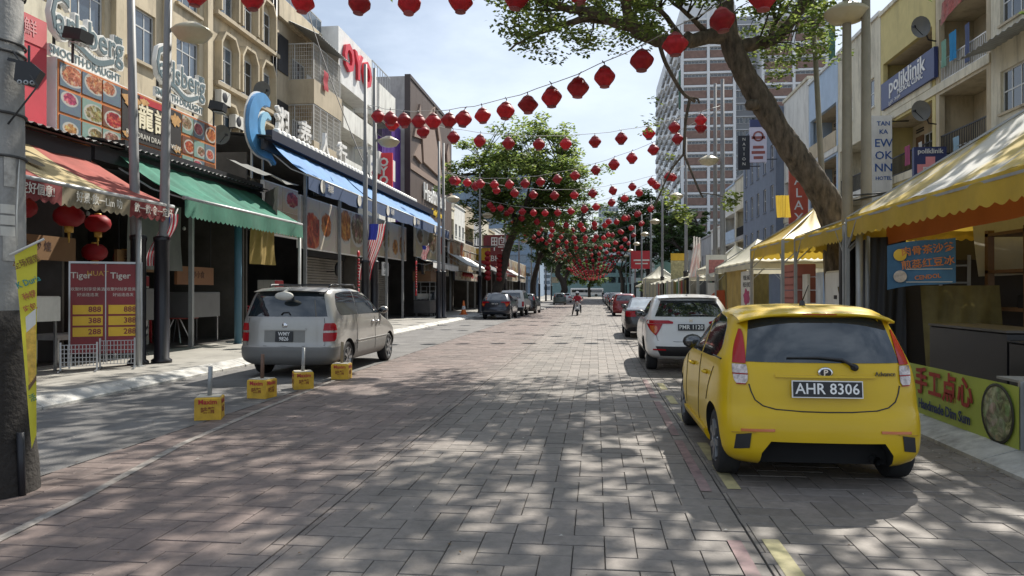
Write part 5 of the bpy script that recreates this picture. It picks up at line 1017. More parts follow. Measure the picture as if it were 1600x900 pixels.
    CROWN = "-35,1438,1150,47 553,1263,1022,49 -352,1016,843,61 807,2043,1092,81 -451,1323,908,80 402,1858,1148,74 649,1225,830,61 -340,2026,1146,48 731,1767,1136,71 358,1756,1089,55 505,1248,921,47 -385,1600,1075,82 639,2030,1084,62 728,2080,1075,77 -441,1780,1021,67 380,1325,981,61 -133,1276,1071,81 90,1162,972,58 -383,1318,1095,51 -561,1215,757,50 -105,2343,1251,60 -240,903,707,46 514,2182,1065,74 1043,1835,821,52 -112,1612,1245,67 662,1647,1110,60 437,1284,910,57 -721,1636,987,57 252,2270,1246,81 278,2227,1156,77 -72,2000,1120,69 625,1651,1171,67 582,979,789,47 -206,1655,1118,62 -179,1674,1270,49 833,1498,936,46 361,1655,1078,61 498,931,670,55 125,1745,1113,74 906,1530,977,52 124,1758,1231,73 -106,1136,951,49 512,1139,900,79 137,2340,1222,66 -169,1362,1074,53 722,2036,1142,49 566,2172,1071,65 863,2015,974,84 -335,1237,1052,85 -364,1521,1179,66 290,1566,1133,77 46,1524,1112,66 -241,1205,891,54 233,1637,1259,63 -372,1510,1023,81 -367,1787,1161,46 -11,2186,1206,45 -700,1797,958,73 573,1292,978,81 -396,1667,1177,65 476,2106,1229,50 388,2017,1150,56 645,1561,1051,52 632,1315,1038,78 176,2329,1147,54 286,1078,877,79 413,1701,1088,50 635,1363,986,65 15,2268,1119,47 119,1358,1050,57 114,1350,1204,82 -401,1947,1037,74 -172,2274,1117,73 -101,1204,990,58 -370,2173,1148,72 271,1836,1131,69 -113,1391,1188,61 563,1217,964,68 -412,1074,926,70 466,1985,1101,56 521,1393,1000,53 -693,1262,851,47 279,1582,1127,64 533,1730,1230,51 253,823,793,68 512,2190,1224,64 -520,1613,1035,69 840,1891,1048,83 748,1387,868,50 -91,1926,1115,72 -438,1901,1128,76 -384,1613,999,61 209,1917,1335,82 29,1352,1117,80 345,2304,1247,71 158,2413,1175,67 201,2392,1155,52 -440,1846,1096,80 167,2483,1191,66 1018,1857,937,81 384,1297,994,80 589,2314,1156,69 929,1644,927,75 291,1480,1057,54 91,1578,1104,79 679,1188,791,57 249,1356,1021,78 904,1719,866,80 490,1907,1243,81 162,1912,1180,57 -415,1265,1007,76 -46,2076,1263,47 -621,2171,1075,53 -109,1097,931,78 -316,961,702,54 -603,1723,918,50 798,1321,917,59 574,931,843,83 -532,1291,926,58 907,1830,1052,67 478,1911,1208,63 973,1781,964,79 483,1461,1019,66 -376,1631,1031,48 747,1621,1118,47 -230,1888,1187,73 -538,2047,1095,45 102,2191,1307,53 813,1737,1013,74 140,2078,1187,70 934,1870,962,73 -287,1953,1263,64 -168,1393,1169,78 -124,1236,1138,78 -543,1037,666,72 188,1975,1173,77 -681,1568,860,47 -39,899,784,45 217,812,756,59 481,1520,1145,47 -60,1033,908,78 -524,1387,994,62 273,1085,966,70 -420,1045,742,53 -501,1062,803,67 -6,870,794,57 423,1373,1069,82 -484,1488,1095,68 357,2184,1194,57 -674,1857,1093,65 -259,1102,895,77 -305,1170,841,63 -203,1975,1295,46 667,1319,959,50 -448,1285,1002,59 -144,862,865,81 603,1185,1001,74 660,1404,905,50 395,977,818,66 -150,1671,1107,74 -38,1038,852,45 251,1979,1234,70 3,2299,1216,56 -111,1388,1185,59 -279,1348,944,49 58,1537,1065,47 781,1123,659,72 -471,1879,1068,59 -87,2077,1240,71 -335,1777,1144,48 -3,1169,940,81 -103,1936,1225,63 969,1441,744,64 648,1780,1147,66 309,1010,1000,54 -112,1603,1093,61 -217,1876,1236,84 -196,1962,1218,70 982,1380,733,79 -118,2146,1288,67 886,1487,805,69 535,2239,1101,82 133,859,806,62 -662,2027,1096,73 90,1023,1008,68 541,2127,1074,62 -153,919,771,47 -97,1493,1110,83 578,1241,877,52 716,1513,893,73 -532,1540,919,67 -6,1994,1127,69 350,2104,1276,47 85,2156,1267,53 672,1748,1169,64 956,1971,999,83 213,2274,1247,55 461,1082,826,84 -600,1998,1101,68 117,1086,963,77 -407,1229,898,62 -29,1936,1316,71 -563,1644,1117,65 304,1593,1072,70 -321,1368,1052,49 645,1916,1027,67 48,1207,936,50 -703,1663,1042,55 -285,1895,1163,52 247,1274,981,82 -322,2035,1199,84 53,2019,1201,45 361,936,801,80 857,2098,1003,58 -227,1424,1098,62 695,1705,990,81 -47,1455,1181,83 383,1847,1189,64 527,1278,1093,45 1060,1663,810,49 -586,1241,742,56 -246,1807,1197,79 1013,1473,776,53 -188,1876,1240,66 285,1891,1273,49 181,1168,1087,59 -621,1900,1023,76 193,1822,1260,76 482,2056,1166,59 -15,1379,1063,50 400,1589,1167,71 215,1628,1203,65 613,1106,765,74 247,1757,1228,53 1033,1689,728,71 -567,2033,1074,74 745,1155,826,53 551,1638,1088,83 444,1992,1265,52 727,1573,956,75 -360,1769,1176,84 233,1722,1198,76 865,1565,975,70 52,1687,1121,58 123,2192,1125,55 -317,2201,1239,81 -78,2282,1115,74 -488,1349,961,49 -85,2114,1292,51 158,1897,1235,78 -128,2077,1109,53 -620,1244,733,80 -12,1515,1118,80 -221,1005,938,56 -415,1199,884,81 -535,1557,1077,50 167,1422,1180,49 335,2030,1153,65 -661,1185,794,48 -551,1214,892,60 -94,1626,1259,51 -177,1559,1142,59 414,977,780,69 773,1993,1001,52 433,1134,984,66 281,926,918,75 674,1823,1125,80 271,1474,1113,80 110,1251,1008,75 458,1330,1058,62 -610,1878,1071,77 791,1496,1002,75 354,1512,1194,69 -346,2140,1057,46 1048,1775,930,58 -258,2023,1132,64 398,2111,1245,74 723,1661,997,53 418,886,787,84 73,945,944,81 228,1726,1313,73 -187,1643,1066,63 -355,1807,1052,61 160,1336,1046,66 991,1484,759,56 -257,2111,1127,47 -548,2189,1134,68 290,1287,945,77 848,1690,1007,71 322,2296,1169,80 74,902,803,55 298,2078,1173,50 -292,2117,1188,49 -711,1477,888,82 399,1752,1246,47 -497,1557,1104,78 293,2051,1255,53 -332,2094,1146,54 229,1327,1096,49 -177,1068,899,84 -216,1902,1297,79 -350,1982,1186,53 340,1327,1020,73 -12,2229,1111,48 -379,2351,1154,79 102,2163,1266,50 -633,1408,862,50 768,1806,931,71 102,1874,1215,70 343,1629,1160,59 -256,2165,1274,58 104,2185,1279,62 -415,1772,1101,84 286,1392,1139,63 -542,1083,845,49 323,1140,873,49 -765,1519,835,49 345,1088,1006,50 271,1073,1038,79 -357,1099,939,83 322,2313,1119,75 986,1717,866,81 -474,1620,957,46 -282,1560,1139,81 547,2010,1200,69 812,1346,908,73 -696,1574,1006,58 247,1564,1158,85 3,1658,1132,47 786,1609,927,50 257,1195,972,64 350,906,796,53 436,2317,1182,67 -199,2052,1218,75 -367,1314,1006,47 -378,1697,1092,61 -220,1025,913,66 -175,2105,1208,50 646,1923,1131,66 846,1681,964,83 -577,1794,998,74 584,1980,1093,65 482,1526,1034,62 211,2273,1128,50 945,1682,859,70 -601,1796,1055,82 1024,1674,770,74 412,1928,1143,48 138,881,811,64 -399,1960,1199,72 183,2084,1216,59 469,1429,965,78 725,1450,1068,68 -108,1155,982,82 -364,1853,1161,62 123,1186,1123,67 165,1477,1149,71 919,1329,799,59 783,1448,910,72 -505,1207,869,57 641,1536,959,74 115,1519,1211,55 -2,1802,1266,58 651,1891,1131,84 -732,1565,988,85 254,1812,1246,81 269,1428,1105,64 18,1415,1041,72 422,993,854,80 203,2076,1150,64 -247,1699,1129,78 -594,1983,1069,82 351,2028,1314,52 -53,1186,1121,79 -159,2416,1173,61 -42,902,793,47 -392,2107,1055,70 151,2101,1226,62 -159,2159,1169,75 -439,1836,1114,47 -388,1406,1071,78 343,1886,1140,81 -176,2221,1171,63 -435,1287,846,54 -87,922,860,47 59,1890,1249,55 332,1317,993,75 31,1109,1023,53 -347,1592,1157,77 -258,1783,1179,78 185,1645,1266,47 489,2402,1170,83 648,2325,1118,57 321,1616,1199,75 636,1388,889,56 -109,1646,1144,63 835,1904,1094,80 781,1818,980,51 -467,1661,968,74 -292,1579,1076,56 449,1659,1198,57 507,1199,1056,56 793,1130,858,66 -572,1431,851,55 250,900,805,81 -196,1602,1224,68 -407,1003,838,57 -52,1141,1002,84 194,2255,1151,60 237,1433,1043,70 1053,1663,879,67 764,1490,1035,70 172,1602,1291,56 481,2280,1210,46 606,1616,1095,51 -506,1452,932,71 219,2046,1157,56 536,1099,848,63 566,1806,1093,83 -107,1913,1195,64 -230,1162,858,52 169,1739,1117,46 493,1194,1033,80 832,1924,1072,53 -387,1318,970,64 -181,2100,1116,81 372,1075,819,73 185,1114,1028,74 587,1304,862,54 275,1418,1105,45 326,1594,1234,82"
    FRINGE = "496,1680,733,49 -240,1796,925,42 -15,1872,970,38 500,1843,864,44 36,1690,840,32 32,1802,892,49 1,1479,732,49 417,1520,710,43 -118,1501,722,40 457,1924,720,32 -236,1743,950,45 81,1855,868,50 -92,1524,718,39 70,1569,838,32 93,1706,759,43 7,1883,939,37 -250,1817,940,39 104,1671,815,34 -261,1875,982,37 -141,1894,941,34 76,1845,805,31 564,1937,803,37 -159,1892,1005,35 -126,1465,681,42 382,1762,717,39 -161,1818,850,40 78,1617,792,30 220,1812,920,37 -15,1708,728,44 -98,1674,778,46 157,1616,821,41 131,1846,865,38 226,1864,989,48 377,1643,869,47 427,1753,858,42 412,1543,802,40 163,1512,789,48 240,1897,980,33 38,1887,856,47 113,1837,801,50 -27,1741,747,47 176,1628,852,35 -140,1852,958,48 450,1749,889,42 426,1519,640,36 216,1621,806,48 285,1696,868,42 31,1585,829,38 557,1916,940,43 479,1581,720,46 -32,1608,847,39 417,1883,909,46 -42,1715,759,37 -99,1735,950,46 100,1714,888,31 381,1573,825,40 155,1892,978,44 60,1915,968,41 375,1607,710,39 44,1714,860,40 -231,1773,884,31 -182,1655,829,38 125,1739,898,33 119,1872,825,40 -229,1739,872,38 -139,1528,840,43 473,1882,868,39 411,1633,734,49 199,1762,929,30 452,1586,703,31 310,1568,835,37 169,1854,890,43 112,1829,833,39 209,1596,845,36 469,1668,830,33 119,1566,800,39 81,1489,752,37 -106,1801,900,47 -206,1544,788,43 544,1922,877,39 -159,1534,775,39 -118,1495,765,48 -131,1715,879,44 -135,1824,835,50 109,1835,881,42 -89,1607,744,31 110,1527,696,30 368,1864,849,34 376,1572,759,45 -83,1821,984,33 401,1681,845,47 124,1599,723,41 -1,1664,850,39 405,1873,972,46 14,1892,822,46 411,1530,803,34 234,1521,833,46 3,1505,801,48 76,1679,912,48 64,1707,844,42 -86,1579,810,35 531,1861,913,45 -169,1496,788,46 9,1696,898,49 534,1915,830,35 87,1582,787,44 260,1787,869,37 451,1735,908,37 267,1826,969,36 -154,1602,815,45 -200,1747,831,35 389,1710,787,43 231,1574,804,34 42,1559,862,42 -186,1548,869,41 -75,1554,816,31 328,1917,975,33 14,1829,853,48 491,1728,807,45 363,1711,807,40 -192,1840,966,33 -113,1667,819,39 11,1642,840,46 -209,1682,936,48 99,1516,733,32 10,1565,772,32 148,1850,927,44 283,1577,795,48 -158,1542,722,36 -108,1870,1007,42 -164,1882,891,42 247,1728,902,45 322,1741,857,42 437,1773,896,32 474,1820,859,42 -51,1701,755,38 187,1632,805,34 -94,1580,801,47 504,1732,832,46 79,1731,925,50 463,1883,735,33 279,1919,918,47 -169,1634,740,47 249,1590,779,38 159,1923,985,39 -53,1492,688,46 119,1663,758,43 561,1916,888,49 207,1577,852,47 -162,1604,790,40 482,1776,932,43 424,1830,763,43 130,1926,898,37 347,1554,775,30 -105,1670,799,41 373,1701,801,40 491,1915,774,40 417,1747,909,37 182,1820,923,46 203,1655,818,40 13,1802,848,45 -68,1727,869,38 -69,1704,923,41 79,1807,789,37 137,1797,957,32 124,1492,787,39 16,1709,913,31 372,1637,822,32 -144,1591,866,45 424,1823,800,34 65,1841,967,42 235,1500,825,33 360,1813,783,34 217,1656,887,35 -53,1785,942,45 -28,1815,975,39 513,1860,866,36 59,1486,709,33 445,1689,897,37 -9,1900,805,40 -36,1828,933,43 -87,1461,758,48 173,1874,914,42 131,1880,825,33 447,1530,728,32 -132,1637,722,46 -86,1682,831,49 132,1840,805,37 140,1798,824,34 419,1809,903,31 71,1488,816,33 393,1740,819,33 -70,1772,819,45 24,1763,812,36 48,1683,888,37 -118,1609,874,30"
    SPRIGS = [(-1.69,16.38,7.28,0.4,112),(-1.31,16.38,7.09,0.38,96),(-0.88,16.38,6.9,0.35,72),(-2.0,16.38,7.71,0.44,96),(0.44,16.38,7.03,0.31,56),(0.94,16.38,6.9,0.28,40),(3.81,17.12,6.96,0.38,88),(4.38,17.19,6.78,0.35,72),(4.81,17.25,7.15,0.38,80),(5.38,17.38,7.03,0.35,64),(4.0,17.12,6.4,0.28,41),(1.81,16.38,3.44,0.2,96),(1.9,16.38,3.28,0.18,72),(1.62,16.38,3.65,0.18,56),(2.94,16.38,3.71,0.21,96),(2.85,16.38,3.53,0.18,64),(1.19,16.12,5.34,0.21,35),(1.06,16.12,5.15,0.18,22),(1.31,16.38,5.84,0.16,22),(1.5,16.25,3.84,0.12,25),(1.62,16.38,4.59,0.1,16)]
    def rows(t): return [[int(q)/100 for q in w_.split(',')] for w_ in t.split()]
    for t, nl, size, flat, rw in ((CROWN,36,.19,.5,.03), (FRINGE,85,.095,.42,.025)):
        for x, y, z, rad_ in rows(t):
            c = Vector((x,y,z))-o; nn = min(nodes, key=lambda n: (n-c).length_squared)
            if (nn-c).length < 6: tw.tube([nn, (nn+c)/2+Vector((rr.gauss(0,.1), rr.gauss(0,.1), rr.uniform(.0,.35))), c], [rw,rw*.5,rw*.2], 4)
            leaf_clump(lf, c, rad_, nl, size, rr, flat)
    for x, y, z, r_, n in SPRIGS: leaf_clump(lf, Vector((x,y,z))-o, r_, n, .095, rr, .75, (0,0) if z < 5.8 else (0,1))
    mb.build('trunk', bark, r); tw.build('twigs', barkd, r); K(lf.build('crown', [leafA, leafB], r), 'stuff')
big_tree()
def tree(label, base, path, forks, cc, cr, ncl, nleaf, size, mats, seed, r0=.3, name='street_tree', gap=.0, n=8):
    o = Vector(base); r = E(name, base); T(r, label, 'tree'); rr = random.Random(seed); mb = MB(); tw = MB(); lf = MB()
    q = limb(mb, [Vector(p)-o for p in path], r0, r0*.55, n, rr); nodes = []; top = q[-1]
    for k in range(forks):
        a = 6.283*k/forks+rr.uniform(-.3,.3); e = Vector(cc)-o+Vector((math.cos(a)*cr[0]*.62, math.sin(a)*cr[1]*.62, rr.uniform(-.25,.45)*cr[2]))
        mid = (top+e)/2+Vector((0,0,-.12*cr[2]+rr.uniform(-.3,.4))); nodes += limb(mb, [q[-2] if k % 2 else top, mid, e], r0*.42, .05, 7, rr)
    for k in range(ncl):
        while True:
            x, y, z = rr.uniform(-1,1), rr.uniform(-1,1), rr.uniform(-.85,1); d = math.sqrt(x*x+y*y+z*z)
            if .42 < d < 1 and (z > -.45 or d > .7): break
        w_ = 1+.16*math.sin(5*math.atan2(y,x)+seed)+.12*math.sin(7*z+seed*2)
        c = Vector(cc)-o+Vector((x*cr[0]*w_, y*cr[1]*w_, z*cr[2]*w_)); rad_ = rr.uniform(.10,.19)*cr[0]
        if nodes: nn = min(nodes, key=lambda t: (t-c).length_squared); tw.tube([nn, (nn+c)/2+Vector((0,0,.2)), c], [.05,.03,.01], 4)
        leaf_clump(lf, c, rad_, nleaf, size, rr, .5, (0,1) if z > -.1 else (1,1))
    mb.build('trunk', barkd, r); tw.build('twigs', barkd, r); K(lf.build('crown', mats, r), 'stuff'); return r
tree('dark-trunked street tree with full round crown on the left pavement', (-7.75,56.8,.1), [(-7.75,56.8,0),(-7.6,56.8,2.0),(-7.0,56.8,4.2),(-6.3,56.8,6.2),(-6.1,56.8,7.2)], 9, (-5.4,57,10.3), (5.5,5.2,4.5), 330, 95, .25, [leafA, leafB], 4, .42)
tree('second street tree behind the round-crowned one on the left', (-7.2,84,.1), [(-7.2,84,0),(-7,84,3),(-6.2,84,6)], 6, (-3.9,85,9), (5.6,5,4.0), 110, 80, .34, [leafB, leafC], 5, .4)
tree('crooked-trunk tree far down the left pavement', (-5.4,118,.1), [(-5.4,118,0),(-5.0,118,2.6),(-6.1,118,5),(-4.6,118,7)], 6, (-5.0,119,9), (6,5,3.5), 90, 70, .42, [leafB, leafC], 6, .6)
tree('dark broad tree on the right beyond the lantern strings', (9,128,.1), [(9,128,0),(9,128,4),(8.6,128,7)], 7, (9.2,128,12), (8.0,7,6.0), 170, 90, .5, [leafB, leafC], 7, .6)
tree('dark tree beside the foot of the residential tower', (13,112,.1), [(13,112,0),(13,112,5),(13,112,8)], 6, (13,112,10.5), (4.5,5,4.2), 80, 80, .45, [leafB, leafC], 9, .5)
tree('far tree on the right closing the street', (6.2,175,.1), [(6.2,175,0),(6.2,175,4),(5.6,175,7)], 6, (5.5,175,11), (8,7,5), 100, 70, .6, [leafC, leafC], 10, .6); tree('far tree on the left closing the street', (-8,190,.1), [(-8,190,0),(-8,190,4),(-7,190,7)], 6, (-6,190,10), (9,7,6), 100, 70, .6, [leafB, leafC], 11, .6)
tree('pale green tree at the very end of the street', (-2,232,.1), [(-2,232,0),(-2,232,4),(-1,232,6)], 6, (-5,232,8), (9,6,5), 90, 60, .7, [leafA, leafB], 12, .5)
# --- overhead cables
def wirerun(label, a, b, sag, m=wire, r_=.012):
    a, b = Vector(a), Vector(b); T(MB().tube([a+(b-a)*(i/20)-Vector((0,0,4*sag*(i/20)*(1-i/20))) for i in range(21)], r_, 4).build('overhead_cable', m), label, 'cable')
wirerun('black cable sagging down past the hotel block to the twin posts', (-16,38.5,18.5), (-8.5,27.2,6.0), .5, wire, .02); wirerun('black cable bundle strung over the big yellow tent', (4.9,14.8,3.4), (10.5,9.0,5.2), .25, wire, .02); wirerun('second black cable looped over the big yellow tent', (4.9,14.8,3.5), (10.8,8.8,4.6), .35, wire, .015)
wirerun('thin cable crossing in front of the right-hand balconies', (5.1,14.8,3.2), (14,24,8.2), .3)
# ------------------------------------------------------------ vehicles
def pchip(tab, k):
    xs = [t[0] for t in tab]; ys = [t[k] for t in tab]; n = len(xs); d = [(ys[i+1]-ys[i])/(xs[i+1]-xs[i]) for i in range(n-1)]
    m = [d[0]] + [0 if d[i-1]*d[i] <= 0 else 2*d[i-1]*d[i]/(d[i-1]+d[i]) for i in range(1, n-1)] + [d[-1]]
    def f(x):
        x = min(max(x, xs[0]), xs[-1]); i = 0
        while i < n-2 and x > xs[i+1]: i += 1
        h = xs[i+1]-xs[i]; t = (x-xs[i])/h
        return ys[i]*(1+2*t)*(1-t)**2 + h*m[i]*t*(1-t)**2 + ys[i+1]*t*t*(3-2*t) + h*m[i+1]*t*t*(t-1)
    return f
class Shell:
    """car shell lofted from horizontal slices; table rows are (z, half width, rear y, front y)"""
    def __init__(s, tab, Rr=.42, Rf=.75, n=2.8, K=9, S=10, flare=()):
        s.tab = tab; s.w, s.r, s.f = pchip(tab,1), pchip(tab,2), pchip(tab,3); s.Rr0, s.Rf0, s.n, s.K, s.S = Rr, Rf, n, K, S; s.flare = flare
    def R_(s, z): L = s.f(z)-s.r(z); k = min(1, L/2/(s.Rr0+s.Rf0)*1.9); return s.Rr0*k, s.Rf0*k
    def yr(s, x, z): Rr, _ = s.R_(z); q = min(1, abs(x)/s.w(z)); return s.r(z)+Rr*(1-(1-q**s.n)**(1/s.n))
    def yf(s, x, z): _, Rf = s.R_(z); q = min(1, abs(x)/s.w(z)); return s.f(z)-Rf*(1-(1-q**s.n)**(1/s.n))
    def xs(s, y, z):
        Rr, Rf = s.R_(z); w_ = s.w(z); r, f = s.r(z), s.f(z)
        for fy, fr, amp, zc in s.flare: w_ += amp*math.exp(-((y-fy)/fr)**4)*math.exp(-((z-zc)/.22)**2)
        if y < r+Rr: q = max(0, 1-(y-r)/Rr); return w_*(max(0, 1-min(1,q)**s.n))**(1/s.n)
        if y > f-Rf: q = max(0, 1-(f-y)/Rf); return w_*(max(0, 1-min(1,q)**s.n))**(1/s.n)
        return w_
    def half(s, z):
        Rr, Rf = s.R_(z); w_, r, f = s.w(z), s.r(z), s.f(z); out = []; e = 2/s.n
        for i in range(s.K+1): t = math.pi/2*i/s.K; out.append((w_*math.sin(t)**e, r+Rr*(1-math.cos(t)**e)))
        for i in range(1, s.S): y = r+Rr+(f-Rf-r-Rr)*i/s.S; out.append((s.xs(y,z), y))
        for i in range(s.K, -1, -1): t = math.pi/2*i/s.K; out.append((w_*math.sin(t)**e, f-Rf*(1-math.cos(t)**e)))
        return out
    def mesh(s, mats, zlow=None, nz=34):
        z0, z1 = s.tab[0][0], s.tab[-1][0]; zs = sorted({round(z0+(z1-z0)*i/nz, 4) for i in range(nz+1)} | {t[0] for t in s.tab[-6:]} | ({zlow} if zlow else set()))
        mb = MB(); rings = []
        for z in zs:
            h = s.half(z); ring = [(x,y,z) for x, y in h] + [(-x,y,z) for x, y in reversed(h[1:-1])]; rings.append(ring)
        n = len(rings[0]); mb.v = [p for r in rings for p in r]
        for k in range(len(rings)-1):
            mi = 1 if zlow and (zs[k]+zs[k+1])/2 < zlow else 0
            for i in range(n): mb.f.append((k*n+i, k*n+(i+1) % n, (k+1)*n+(i+1) % n, (k+1)*n+i)); mb.m.append(mi); mb.s.append(True)
        mb.f.append(tuple(reversed(range(n)))); mb.m.append(1 if zlow else 0); mb.s.append(False)
        mb.f.append(tuple((len(rings)-1)*n+i for i in range(n))); mb.m.append(0); mb.s.append(True)
        return fixn(mb.mesh('body', mats))
def patch(fn, P, off, nu, nv, skirt=.012):
    """fn(u,v)->surface parameters; P(a,b,off)->point: raised patch with a skirt down to the shell"""
    mb = MB(); mb.grid(lambda u, v: P(*fn(u,v), off), nu, nv)
    per = [(i/nu,0) for i in range(nu)]+[(1,j/nv) for j in range(nv)]+[(1-i/nu,1) for i in range(nu)]+[(0,1-j/nv) for j in range(nv)]
    n = len(per); mb.add([P(*fn(u,v), off) for u, v in per]+[P(*fn(u,v), off-skirt) for u, v in per], [(i, (i+1) % n, n+(i+1) % n, n+i) for i in range(n)], 0, False)
    return mb
def boolean(me, cutters):
    o = bpy.data.objects.new('t', me); COL.objects.link(o); cs = []
    for c in cutters:
        q = bpy.data.objects.new('c', c); COL.objects.link(q); cs.append(q); md = o.modifiers.new('b', 'BOOLEAN'); md.object = q; md.operation = 'DIFFERENCE'; md.solver = 'EXACT'; md.material_mode = 'TRANSFER'
    dg = bpy.context.evaluated_depsgraph_get(); out = bpy.data.meshes.new_from_object(o.evaluated_get(dg))
    for q in cs+[o]: bpy.data.objects.remove(q)
    out.set_sharp_from_angle(angle=R(38)); return out
liner = M('wheel_arch_black', (.008,.008,.008), .9); rimm = M('alloy_rim', (.30,.31,.32), .35, .8, .1); cglass = GL('car_glass', (.012,.016,.02), .03, 2.1, 0); cglassb = GL('car_rear_glass', (.014,.022,.028), .03, 1.85, 0)
lampr = M('lamp_red', (.34,.004,.012), .2, spec=.3, coat=.15); lampw = M('lamp_clear', (.42,.36,.34), .2, .5, var=.5, scale=30., coat=.4); lampo = M('lamp_amber', (.5,.12,.02), .15, coat=1.)
platem = M('plate_black', (.01,.011,.014), .4); platew = M('plate_white', (.75,.75,.73), .5)
_wh = {}
def wheel(root, x, y, rad, wd, side):
    k = (rad, wd)
    if k not in _wh:
        h = wd/2; t = MB().lathe([(rad*.66,-h),(rad*.9,-h*1.02),(rad*.98,-h*.85),(rad,-h*.5),(rad,h*.5),(rad*.98,h*.85),(rad*.9,h*1.02),(rad*.66,h),(rad*.62,h*.6),(rad*.62,-h*.6)], 32, axis='x').mesh('wheel', rubber)
        m = MB(); m.lathe([(rad*.67,h*.98),(rad*.62,h*.9),(rad*.60,h*.35),(0,h*.30)], 28, axis='x')
        for i in range(7):
            a = 2*math.pi*i/7; c, s_ = math.cos(a), math.sin(a); m.bar((h*.80,.04*c,.04*s_),(h*.88,rad*.63*c,rad*.63*s_),.045,.05)
        m.lathe([(.075,h*.6),(.07,h*.9),(0,h*.95)], 12, axis='x'); _wh[k] = (t, m.mesh('rim', rimm))
    t, m = _wh[k]; o = O('wheel', t, root, (x,y,rad)); O('rim', m, o, (0,0,0), (0,0,0 if side > 0 else math.pi)); return o
def seam(sh, pts, kind, m=black, rad=.005):
    q = []
    for a, b in pts: q.append((a, sh.yr(a,b)-.001, b) if kind == 'r' else (sh.xs(a,b)+.001, a, b))
    return MB().tube(q, rad, 5)
def plate(root, sh, x, z, w_, h_, lines, size, off=.03, bord=True):
    y = sh.yr(0, z)-off; o = MB().box(-w_/2,-.008,-h_/2,w_/2,.008,h_/2).build('number_plate', platem, root, (x,y,z), (R(-6),0,0))
    if bord: MB().box(-w_/2-.008,-.006,-h_/2-.008,w_/2+.008,.010,-h_/2).box(-w_/2-.008,-.006,h_/2,w_/2+.008,.010,h_/2+.008).box(-w_/2-.008,-.006,-h_/2,-w_/2,.010,h_/2).box(w_/2,-.006,-h_/2,w_/2+.008,.010,h_/2).build('plate_frame', platew, o)
    for i, t in enumerate(lines): TX('lettering', t, size, platew, o, (0,-.010,(len(lines)-1)*size*.46-i*size*.92), FC, .001, .0012, .95)
def car(name, label, X, Y, sh, body, wh, rad, glass_r, side_win, lamps, zlow=None, lowm=None, rz=0, extra=None, cut=(), cat_='car', track=None, wd=.19, mir=None, mirm=None, grp=None, simple=False):
    r = E(name, (X,Y,.012), rz); T(r, label, cat_, grp)
    me = sh.mesh([body, lowm or body, liner], zlow, 20 if simple else 34)
    if len(me.materials) < 3: me.materials.append(liner)
    cutters = []
    for wy in wh:
        for sx in (-1,1):
            w0 = sh.w(.5); m = MB().lathe([(0,-.16),(rad+.055,-.16),(rad+.055,.3),(0,.3)], 22 if simple else 36, (0,0,0), 0, 'x', sm=True); m.v = [(x*sx+sx*(w0-.09), y+wy, z+rad) for x, y, z in m.v]
            cutters.append(fixn(m.mesh('c', liner)))
    for c in cut: cutters.append(c)
    O('body', boolean(me, cutters), r)
    tr = track or sh.w(.4)-.015-wd/2
    for wy in wh:
        for sx in (-1,1): wheel(r, sx*tr, wy, rad, wd, sx)
    RP = lambda a, b, o: (a, sh.yr(a,b)-o, b)
    if glass_r:
        (za, xa, zb, xb), gm = glass_r; patch(lambda u, v: ((2*u-1)*(xa+(xb-xa)*v)*(1-.02*math.sin(math.pi*u)), za+(zb-za)*v-.0*u), RP, .005, 14, 8).build('rear_window', gm, r)
    for sx in (-1,1):
        SP = lambda a, b, o: (sx*(sh.xs(a,b)+o), a, b)
        for pts, gm in side_win:
            zb_ = pchip([(p[0],p[1]) for p in pts],1) if len(pts) > 2 else (lambda y: pts[0][1]); ys = [p[0] for p in pts]
            lo = lambda y: pchip([(p[0],p[1]) for p in pts],1)(y); hi = lambda y: pchip([(p[0],p[2]) for p in pts],1)(y)
            patch(lambda u, v: (ys[0]+(ys[-1]-ys[0])*u, lo(ys[0]+(ys[-1]-ys[0])*u)*(1-v)+hi(ys[0]+(ys[-1]-ys[0])*u)*v), SP, .004, 16, 6).build('side_window', gm, r)
        for rows, lm, nm in lamps:                                # rows: (z, inner x, outer x)
            zz = [q[0] for q in rows]; fi = pchip([(q[0],q[1]) for q in rows],1); fo = pchip([(q[0],q[2]) for q in rows],1)
            patch(lambda u, v: (sx*(fi(zz[0]+(zz[-1]-zz[0])*v)*(1-u)+fo(zz[0]+(zz[-1]-zz[0])*v)*u), zz[0]+(zz[-1]-zz[0])*v), RP, .012, 8, 10, .03).build(nm, lm, r)
        if mir:
            my, mz = mir; x0 = sh.xs(my,mz); m = MB(); m.lathe([(0,-.05),(.07,-.045),(.10,0),(.085,.06),(.04,.10),(0,.11)], 12, axis='y'); o = m.build('mirror', mirm or body, r, (sx*(x0+.13),my,mz+.03)); o.scale = (1.15,1,.85)
            MB().bar((-sx*.15,.03,-.05),(-sx*.02,.02,-.01),.05).build('mirror_stalk', black, o); MB().lathe([(0,-.051),(.078,-.05),(.08,-.044)], 12, axis='y').build('mirror_glass', cglass, o)
    # windscreen and headlamps
    zt = sh.tab[-1][0]; zb1 = zt*.66; patch(lambda u, v: ((2*u-1)*(.86-.16*v)*sh.w(zb1), zb1+(zt*.93-zb1)*v), lambda a, b, o: (a, sh.yf(a,b)+o, b), .005, 10, 6).build('windscreen', cglass, r)
    if extra: extra(r, sh)
    return r
